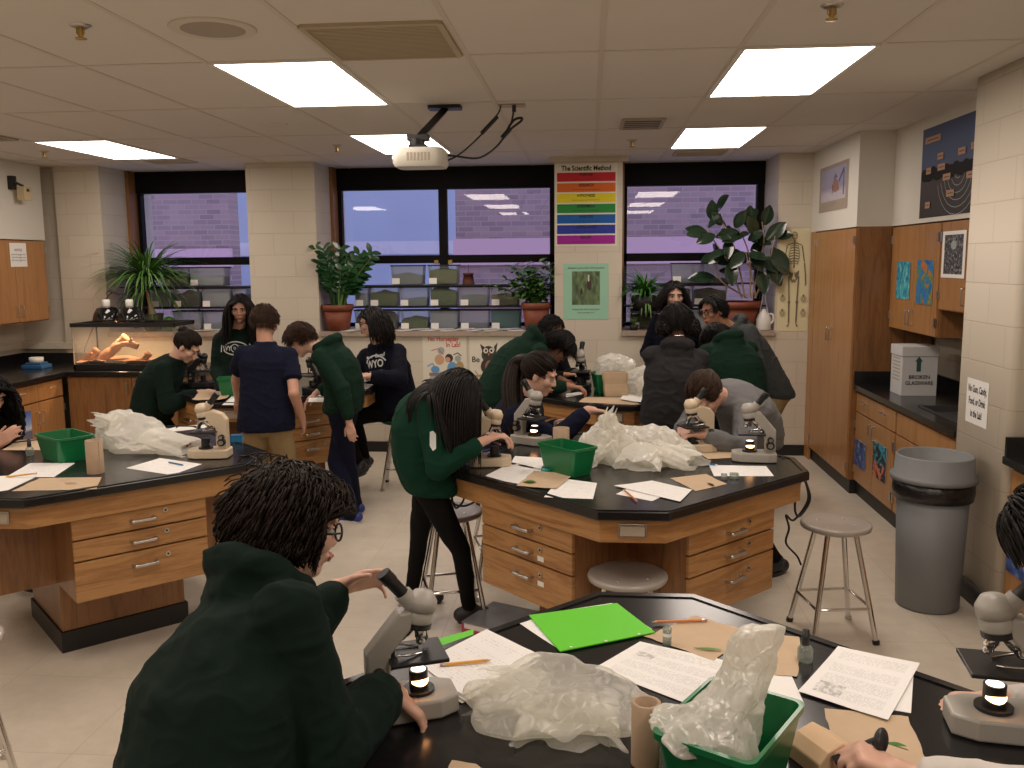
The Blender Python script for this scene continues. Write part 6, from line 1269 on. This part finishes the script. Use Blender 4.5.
    vs, fs = remesh(b, vox*1.2, 4, .5, folds(11, .006)); ob = B(TM); ob.add(vs, fs, legm, True); ob.build('trousers', t)
    for f, an_ in ((fr, aR), (fl, aL)):
        b = B(); b.cap(f-fw*.05*s+up*.045*s, f+fw*.155*s+up*.035*s, .043*s, .034*s); b.cap(f+up*.05*s, f+fw*.08*s+up*.055*s, .042*s, .034*s); b.cap(an_-up*.02, an_+up*.01, .044*s, .044*s); vs, fs = remesh(b, .009, 3); ob = B(TM); ob.add([V((x, y, max(z, .004))) for x, y, z in vs], fs, shoem, True); sh_ = ob.build('shoe', t)
        ob = B(TM); pr = [(-.075, 0)]+[(-.06+.02*k, .0) for k in range(1)]; R = []
        for zz, g in ((.0, .96), (.022, 1)): R.append([f+fw*(.05+.125*math.cos(2*PI*k/20)*g)*s+rt*(.044*math.sin(2*PI*k/20)*g*s)+up*zz for k in range(20)])
        ob.loft(R, 'white_plastic' if shoem == 'shoe_blue' else 'black_plastic'); ob.build('sole', sh_)
    # --- top
    b = B(); W = loose
    if top == 'polo': rad = [(-.08+hem, .192, .152), (.05, .192, .152), (.3, .172, .135), (.55, .165, .12), (.8, .178, .12), (.93, .14, .09), (1.0, .075, .068), (1.05, .07, .065)]
    else: rad = [(-.10+hem, .170, .135), (-.04+hem, .190*W, .150*W), (.15, .195*W, .152*W), (.4, .188*W, .150*W), (.65, .192*W, .150*W), (.85, .175, .130), (.95, .125, .098), (1.03, .085, .082), (1.06, .07, .07)]
    torso(rad, b)
    for sh, e, w, sg in ((shR, eR, wr, 1), (shL, eL, wl, -1)):
        if sleeve == 'short':
            q = sh.lerp(e, .62); b.cap(nk-sd*.05*s+rt2*sg*.03*s, sh, .058*s, .056*s); b.cap(sh-rt2*sg*.01, q-(e-sh).normalized()*.03, .064*s, .062*s); b.tube([sh.lerp(e, .3), q], [.062*s, .068*s], '_', 14)
        else:
            b.cap(nk-sd*.05*s+rt2*sg*.03*s, sh, .066*s, .062*s); b.cap(sh, e, .068*s*(.6+.4*W), .060*s*W); d = (w-e).normalized(); b.cap(e, w-d*.05*s, .064*s*W, .050*s*W); b.tube([w-d*.065*s, w-d*.055*s, w-d*.012*s], [.046*s, .043*s, .041*s], '_', 14)
    if hood and top == 'hoodie':
        HB = Matrix((rt2, back, sd)).transposed(); pts = []
        for k in range(17):
            a2 = -2.5+5.0*k/16; rr_ = (.082+.026*max(0, math.cos(a2)))*s
            pts.append(nk+back*rr_*math.cos(a2)+rt2*rr_*1.0*math.sin(a2)+sd*(.012+.020*math.cos(a2))*s)
        b.tube(pts, [(.026+.014*max(0, math.cos(-2.5+5.0*k/16)))*s for k in range(17)], '_', 12)
        b.ball(nk+back*.088*s-sd*.035*s, (.098*s, .045*s, .075*s), '_', 18, 12, R=HB)
        b.ball(nk+back*.098*s-sd*.095*s, (.070*s, .034*s, .075*s), '_', 18, 12, R=HB)
    fo = folds(8.5, fold)
    def wr_(p):
        q = fo(p); n2 = noise.noise(V((p.x*7+sd_, p.y*7, p.z*13))); n3 = noise.noise(V((p.x*13, p.y*13+sd_, p.z*24)))
        return q+fold*(1.1*max(0, .35-abs(n2)*1.6)+.5*max(0, .3-abs(n3)*1.6))*1.6
    vs, fs = remesh(b, vox, 7, .6, wr_); ob = B(TM); ob.add(vs, fs, topm, True); g = ob.build('polo_shirt' if top == 'polo' else ('hoodie' if top == 'hoodie' else 'sweatshirt'), t)
    colls = [(pel.lerp(nk, .2), pel.lerp(nk, .8), .145*s*W), (shR, shL, .085*s), (shR, eR, .078*s), (shL, eL, .078*s), (pel.lerp(nk, .55)+rt2*.06*s, nk+rt2*.07*s-sd*.08, .125*s), (pel.lerp(nk, .55)-rt2*.06*s, nk-rt2*.07*s-sd*.08, .125*s)]
    if top == 'hoodie' and hood: colls.append((nk+back*.07*s-sd*.08*s, nk+back*.07*s, .068*s))
    hk = dict(hairkw or {}); style = hk.pop('style', 'short'); extra = hk.pop('extra', None); hm = hk.pop('m', 'hair_dark')
    LM = TM @ HM; lc = [(p-O, q-O, r) for p, q, r in colls]
    h = hair(t, LM, hs, hm, style, colliders=lc if style == 'long' else (), seed=SEED[0], **hk)
    if extra: extra(t, lambda p: LM @ V(p), O, hm, hs)
    if logo:
        bv = BVHTree.FromPolygons([V(p) for p in [tuple(TM @ V(v)) for v in vs]], fs)
        lo, size, items = logo; c = spn(lo[1])-O+rt2*lo[0]*s; decal(t, bv, c, -rt2*1.0 if False else rt2*-1.0, sd, [it for it in items], 'logo_white', g)
    return t
def P(u, v, y): return AY(u, v, y)
ring = lambda cx, cy, rx, ry, a0, a1, n=10: [(cx+rx*math.cos(a0+(a1-a0)*i/n), cy+ry*math.sin(a0+(a1-a0)*i/n)) for i in range(n+1)]
crest = [('text', 'WY', -.068, 0, .055, .8), ('text', 'NG', .070, 0, .055, .8), ('band', ring(0, 0, .032, .034, 0, 2*PI, 14), .007), ('text', 'O', 0, 0, .03, .8), ('band', ring(0, -.03, .115, .085, .55, PI-.55), .010), ('band', ring(0, .03, .115, .085, PI+.55, 2*PI-.55), .010), ('band', [(-.118, .03), (-.125, -.03)], .008), ('band', [(.118, .03), (.125, -.03)], .008)]
band = [('text', 'Band', .045, .065, .036, 1.0), ('band', [(-.085, .058), (-.02, .064)], .016), ('text', 'WYO', -.005, .005, .08, .75), ('band', ring(0, -.03, .10, .10, .5, PI-.5), .010), ('text', 'NG MEN', 0, -.06, .04, .8), ('band', [(-.1, -.09), (.1, -.09)], .010)]
def bun(o, r):
    def f(t, T, O, m, hs):
        b = B(); rnd = random.Random(5); c = T(o)
        for i in range(26):
            a = rnd.uniform(0, 6.28); e = rnd.uniform(-1, 1); ax = V((math.cos(a), math.sin(a), e)).normalized(); p, q = ax.orthogonal().normalized(), None; q = ax.cross(p); b.tube([c+(p*math.cos(k*.6)+q*math.sin(k*.6))*r*hs*.8 for k in range(8)], [.012*hs]*8, m, 5)
        b.ball(c, r*.75*hs, m); b.build('hair_bun', t)
    return f
long_k = dict(style='long', length=.50, n=330, r=.0095)
# 1 hooded person in front
person('person in dark green hoodie and glasses bending to the near microscope', 36, (-.655, 1.40, .70), P(272, 586, 1.67), P(292, 527, 1.77), face=(-2, -12), s=.95, wr=P(388, 688, 1.735), wl=P(338, 588, 2.13), er=V((.1, -.6, -1)), el=V((-.2, .5, -1)),
       fr=(-.62, 1.42, 0), fl=(-.72, 1.72, 0), vox=.0058, top='hoodie', topm='hoodie_green', legm='black_cloth', hairkw=dict(m='hair_dark', style='long', length=.105, n=420, r=.009, curl=.85, vol=1.10, hairline=.38, dens=17, fine=.27, tuck=.03), glasses=True, loose=1.12, width=1.04, fold=.009, mid=.10,
       hr=dict(dir=(.55, .1, -.55), palm=(-.3, -.2, -.8), curl=(.45, .6, .4), thumb=.5), hl=dict(dir=(.92, .02, .30), palm=(.0, -.75, -.6), fan=[(.25, .25, .2), (.32, .35, .25), (.45, .45, .3), (.6, .5, .4)], thumb=.5, spread=.05))
# 2 standing girl at the middle bench
f1, f2 = AZ(470, 622, 0), AZ(412, 604, 0)
GIRL = person('person with long dark hair, green jacket and black leggings bent over a microscope', 12, P(428, 478, 4.14), P(428, 392, 4.12), P(457, 396, 4.08), face=(0, -42), s=.92, wr=P(481, 442, 3.99), wl=P(487, 436, 4.22), er=V((-.3, -.5, -1)), el=V((-.2, .4, -1)), fr=f1, fl=f2, kr=V((1, -.1, 0)), kl=V((1, .1, 0)),
       top='sweatshirt', topm='jacket_green', legm='black_cloth', hairkw=dict(long_k, m='hair_black', length=.33, n=420), hem=-.06, loose=.98, mid=.06, hr=dict(curl=(.5, .6, .4)), hl=dict(curl=(.5, .6, .4)), legs_loose=.86)
# 3 polo boy from behind
person('person in navy polo shirt and khaki trousers seen from behind', 97, (-2.07, 5.55, .80), P(266, 345, 5.56), P(265, 323, 5.60), face=(-5, -14), s=.92, wr=P(302, 418, 5.60), wl=P(238, 400, 5.86), er=V((.15, -.8, 0)), el=V((-.8, -.4, -.6)),
       fr=(-1.93, 5.50, 0), fl=(-2.20, 5.52, 0), top='polo', topm='navy', legm='khaki', legs_loose=1.2, sleeve='short', hairkw=dict(m='hair_brown', length=.022, n=420, r=.006, vol=.985, hairline=.40), skin='skin_mid', width=1.05, hem=-.02, fold=.005, eyes=True)
# 4 bent boy
person('person in green hoodie and navy trousers stooping left over far left bench', 176, (-1.70, 6.06, .83), P(325, 345, 6.04), P(300, 340, 6.02), face=(-4, -38), s=.92, wl=P(349, 421, 5.84), wr=P(318, 392, 6.25), el=V((.7, -.4, 0)), er=V((0, .6, -1)),
       fr=(-1.66, 6.02, 0), fl=(-1.70, 6.24, 0), top='hoodie', topm='green_mid', legm='navy', legs_loose=1.12, hairkw=dict(m='hair_brown', length=.05, n=420, r=.007, front=1), skin='skin_light', mid=.09, shoem='shoe_blue', loose=.98)
# 5 girl facing the camera
person('person with long dark hair and white crest on dark green hoodie facing the camera', -82, (-3.02, 7.55, .80), P(237, 331, 7.55), P(240, 309, 7.48), face=(6, -10), s=.95, wr=P(222, 388, 7.32), wl=P(252, 388, 7.35), fr=(-3.12, 7.55, 0), fl=(-2.92, 7.55, 0), hairkw=dict(long_k, m='hair_black', length=.34), topm='hoodie_green', legm='black_cloth', skin='skin_mid', logo=((0, .68), 1, crest), hood=True)
# 6 bent girl with a bun
person('person with dark hair bun and dark green sweatshirt bending over far left bench', 4, P(152, 415, 6.50), P(173, 359, 6.50), P(187, 347, 6.50), face=(0, -38), s=.95, wr=P(198, 393, 6.45), wl=P(198, 386, 6.78), er=V((-.2, -.5, -1)), el=V((0, .5, -1)), fr=(-3.38, 6.40, 0), fl=(-3.40, 6.62, 0),
       top='sweatshirt', topm='hoodie_green', legm='black_cloth', skin='skin_light', hairkw=dict(m='hair_dark', n=320, length=.16, r=.008, hairline=.28, gather=(0, -.09, .09), extra=bun((0, -.100, .088), .032)), mid=.05, loose=1.08)
# 7 girl on the stool
person('person with glasses in navy hoodie with white lettering, sitting on green stool', 250, (-1.54, 7.02, .66), P(380, 346, 6.98), P(372, 323, 6.92), face=(-62, -8), s=.95, wl=P(370, 376, 6.64), wr=P(360, 376, 6.78), el=V((.9, -.2, -.8)), er=V((-.6, -.1, -1)), fr=(-1.78, 6.78, .16), fl=(-1.80, 7.02, .16), kr=V((-1, -.3, .5)), kl=V((-1, -.3, .5)), sit=True,
       topm='navy_dark', legm='black_cloth', skin='skin_light', glasses=True, hairkw=dict(long_k, m='hair_black', length=.19, n=340, curl=.18, tuck=.02), logo=((.0, .76), 1, band), loose=1.1)
# 8 green hoodie bending at the far right bench
person('person with black bowl haircut and green hoodie bending over far right bench', 18, P(492, 396, 6.52), P(540, 341, 6.58), P(560, 347, 6.60), face=(-10, -62), s=.95, wr=P(568, 386, 6.30), wl=P(560, 379, 6.62), er=V((-.3, -.4, -1)), el=V((-.2, .4, -1)), fr=(-.74, 6.42, 0), fl=(-.80, 6.62, 0), topm='green_mid', legm='denim', skin='skin_tan', hairkw=dict(m='hair_black', length=.085, n=420, r=.008, front=1), mid=.08, hr=dict(curl=(.6, .7, .5)))
# 9 person behind
person('dark haired person mostly hidden behind the green hoodie at the far right bench', -40, (-.42, 7.52, .80), P(545, 345, 7.45), P(552, 330, 7.36), face=(0, -25), s=.92, wr=P(565, 375, 7.15), wl=P(575, 372, 7.25), topm='black_cloth', legm='black_cloth', skin='skin_tan', hairkw=dict(m='hair_black', length=.05, n=300, r=.008), top='sweatshirt')
# 10 ponytail girl
def ptail(t, T, O, m, hs): tail(t, [T((0, -.095, .065)), P(519, 362, 4.98)-O, P(513, 385, 4.93)-O, P(514, 412, 4.86)-O, P(518, 440, 4.82)-O, P(520, 456, 4.80)-O], .055, m, 60)
person('person with long brown ponytail and navy hoodie seated at middle bench', -12, (-.52, 5.10, .62), P(527, 397, 4.95), P(540, 375, 4.90), face=(4, -20), s=.95, wr=P(588, 410, 4.78), wl=P(558, 424, 4.98), er=V((.2, -.6, -1)), el=V((0, .3, -1)), fr=(-.24, 4.92, .0), fl=(-.22, 5.12, .0), kr=V((1, 0, .8)), kl=V((1, 0, .8)), sit=True, top='sweatshirt',
       topm='navy', legm='denim', skin='skin_light', hairkw=dict(m='hair_dark', n=340, length=.17, r=.008, gather=(0, -.095, .065), extra=ptail, hairline=.24), hr=dict(dir=(.95, -.1, -.1), palm=(0, -.3, -1), curl=(.5, .5, .4)))
stool('grey stool carrying the seated person with the brown ponytail', -.52, 5.12, .3, .52)
# 11 dark grey hoodie, two puffs
def puffs(t, T, O, m, hs):
    for q in (-1, 1):
        b = B(); rnd = random.Random(8); c = T((q*.090, -.05, -.040))
        b.ball(c, (.056*hs, .050*hs, .054*hs), m, 24, 16, fn=lambda p: p*(1+.10*noise.noise(p*5)))
        for i in range(120):
            d = V((rnd.gauss(0, 1), rnd.gauss(0, 1), rnd.gauss(0, 1))).normalized(); b.tube([c+d*.035*hs, c+d*.054*hs+V((rnd.uniform(-1, 1), rnd.uniform(-1, 1), rnd.uniform(-1, 1)))*.006, c+d*.060*hs], [.007, .007, .003], m, 4)
        b.build('hair_puff', t)
    b = B(); b.tube([T((-.03, -.085, -.095)), T((0, -.09, -.098)), T((.03, -.085, -.095))], .004, 'chrome', 6); b.build('necklace', t)
person('person with two dark hair puffs in charcoal hoodie seen from behind', 96, P(671, 418, 5.72), P(677, 347, 5.72), P(676, 323, 5.76), face=(0, -14), s=.95, wr=P(654, 415, 5.80), wl=P(690, 412, 5.9), fr=(.62, 5.70, 0), fl=(.42, 5.70, 0), topm='char_grey', legm='black_cloth', skin='skin_brown', hairkw=dict(m='hair_black', n=420, length=.05, r=.007, extra=puffs, vol=1.03), er=V((.8, -.4, -.3)), el=V((-.8, -.4, -.3)), loose=1.08, fold=.009)
# 12 face behind
person('dark haired person whose eyes show above the two hair puffs', -88, (.72, 7.76, .84), P(675, 317, 7.72), P(674, 296, 7.66), face=(4, -4), s=.96, wr=P(665, 360, 7.6), wl=P(690, 360, 7.6), topm='navy_dark', legm='black_cloth', skin='skin_light', hairkw=dict(long_k, m='hair_black', length=.15, n=340, hairline=.36), fr=(.62, 7.76, 0), fl=(.82, 7.76, 0), top='sweatshirt')
# 13 boy with glasses
person('person with short black hair and glasses in slate grey hoodie leaning left', 203, (1.40, 6.92, .83), P(733, 329, 6.93), P(713, 312, 6.90), face=(12, -6), roll=10, s=.98, wl=P(735, 390, 6.62), wr=P(715, 380, 7.0), el=V((.5, -.5, -.6)), er=V((.2, .2, -1)), fr=(1.44, 6.82, 0), fl=(1.42, 7.05, 0), topm='slate_grey', legm='khaki', skin='skin_tan', glasses=True, hairkw=dict(m='hair_black', length=.04, n=420, r=.0075, front=1, hairline=.45), legs_loose=1.1)
# 14 green hoodie from behind
person('person in dark green hoodie seen from behind beside the charcoal hoodie', 112, P(738, 412, 6.12), P(726, 342, 6.24), P(716, 341, 6.36), face=(10, -50), s=.96, wr=P(705, 400, 6.42), wl=P(700, 392, 6.48), fr=(1.12, 6.10, 0), fl=(.92, 6.08, 0), topm='green_mid', legm='navy_dark', skin='skin_tan', hairkw=dict(m='hair_black', length=.05, n=320, r=.008), loose=1.08, mid=.07, width=1.08)
# 15 bent in light grey
person('person in light grey sweatshirt bent face down over microscope on middle bench', 216, P(752, 440, 5.12), P(722, 394, 4.84), P(706, 394, 4.73), face=(4, -62), s=.95, wl=P(704, 434, 4.50), wr=P(684, 428, 4.74), el=V((.5, -.6, -.9)), er=V((-.2, .6, -.7)), fr=(1.10, 5.14, 0), fl=(.98, 5.28, 0), top='sweatshirt', topm='light_grey', legm='black_cloth', skin='skin_light',
       hairkw=dict(m='hair_brown', n=420, length=.17, r=.007, gather=(0, -.085, .03), extra=bun((0, -.095, .03), .035)), mid=.10, loose=1.05, hl=dict(dir=(-.85, -.1, -.1), palm=(0, -.3, -1), curl=(.5, .6, .4)))
# 16 far left edge
person('person with curly black hair cut off by the left picture edge', -8, (-3.42, 4.72, .66), P(-22, 418, 4.62), P(-14, 396, 4.60), face=(0, -20), s=.95, wr=P(-6, 448, 4.42), wl=P(2, 442, 4.7), er=V((-.2, -.5, -1)), el=V((0, .4, -1)), fr=(-3.12, 4.62, 0), fl=(-3.12, 4.85, 0), kr=V((1, 0, .8)), kl=V((1, 0, .8)), topm='black_cloth', legm='black_cloth', skin='skin_mid', hairkw=dict(long_k, m='hair_black', length=.34, n=360, curl=.5, vol=1.1), sit=True)
stool('grey stool under the person at the left picture edge', -3.42, 4.72, 0, .56)
# 17 right edge: right hand at the lamp, left hand holding the clip
person('person with dark hair and pale sleeves leaning in at the right picture edge', 152, (1.36, 1.42, .80), (1.06, 1.63, 1.13), P(1068, 546, 1.74), face=(0, -45), s=1.02, wr=P(1000, 701, 1.90), wl=P(914, 780, 1.545), er=V((.2, .5, -1)), el=V((.3, -.6, -.9)), fr=(1.44, 1.55, 0), fl=(1.34, 1.34, 0), topm='white_cloth', legm='black_cloth', top='sweatshirt', skin='skin_light', vox=.006, hairkw=dict(m='hair_black', length=.07, n=320, r=.009, dens=7, fine=.36),
       hr=dict(dir=(-.9, -.05, -.05), palm=(0, 0, -1), curl=(.5, .7, .5)), hl=dict(dir=(-.80, .36, .26), palm=(-.25, .1, -1), fan=[(.75, .95, .6), (.85, 1.0, .7), (.95, 1.0, .7), (1.0, 1.0, .7)], thumb=.5, spread=.04))
t = thing('clip', 'black clip with round end gripping a green sprig, in the hand at bottom right', 'clip', AY(845, 755, 1.60)); o = V(t.location)
b = B(); q = [AY(834, 761, 1.60)-o, AY(862, 748, 1.605)-o, AY(876, 743, 1.61)-o]; b.tube(q, [.009, .010, .011], 'black_plastic', 14); b.build('barrel', t)
b = B(); c = AY(881, 741, 1.61)-o; R_ = (CR*.8-_f*.6).to_track_quat('Z', 'Y').to_matrix(); b.ball(c, (.027, .024, .012), 'knob_black', 20, 12, R=R_); b.build('round_end', t)
b = B(); leaf_at(b, c+V((.012, 0, -.004)), AY(903, 746, 1.61)-AY(884, 743, 1.61), .007, 'leaf_mid', droop=0); b.tube([c, AY(908, 750, 1.61)-o], .0012, 'steel', 5); b.build('sprig', t)

# pale side panel on the green jacket
g_ = [c for c in GIRL.children if c.name.startswith('sweatshirt')][0]; bv = BVHTree.FromPolygons([v.co for v in g_.data.vertices], [tuple(p.vertices) for p in g_.data.polygons]); O_ = V(GIRL.location); b = B(); R_ = []
for u, v in ((430, 432), (433, 431), (436, 434), (436, 441), (436, 449), (433, 451), (430, 446), (430, 439)):
    d = _ray(u, v).normalized(); h = bv.ray_cast(V((0, 0, CH))-O_, d, 12)
    if h[0] is not None: R_.append(h[0]+h[1]*.003)
if len(R_) > 3: b.add(R_, [tuple(range(len(R_)))], 'logo_white'); b.build('side_panel', g_)
# ------------------------------------------------------------------ camera, world, view
cd = bpy.data.cameras.new('camera'); co = bpy.data.objects.new('camera', cd); C.objects.link(co)
cd.sensor_fit = 'HORIZONTAL'; cd.sensor_width = 36; cd.lens = F/1024*36; cd.clip_start = .05
R = Matrix((CR, CU, -_f)).transposed(); co.matrix_world = Matrix.Translation((0, 0, CH)) @ R.to_4x4()
sc = bpy.context.scene; sc.camera = co
w = bpy.data.worlds.new('dusk'); sc.world = w; w.use_nodes = True
bg = w.node_tree.nodes['Background']; bg.inputs[0].default_value = (.52, .55, .92, 1); bg.inputs[1].default_value = SKY
vs = sc.view_settings; vs.view_transform = 'Standard'; vs.look = 'None'; vs.gamma = 1; vs.use_curve_mapping = False; vs.exposure = EXPO
sc.cycles.use_denoising = True; sc.cycles.max_bounces = 8; sc.cycles.transparent_max_bounces = 24; sc.cycles.sample_clamp_indirect = 6
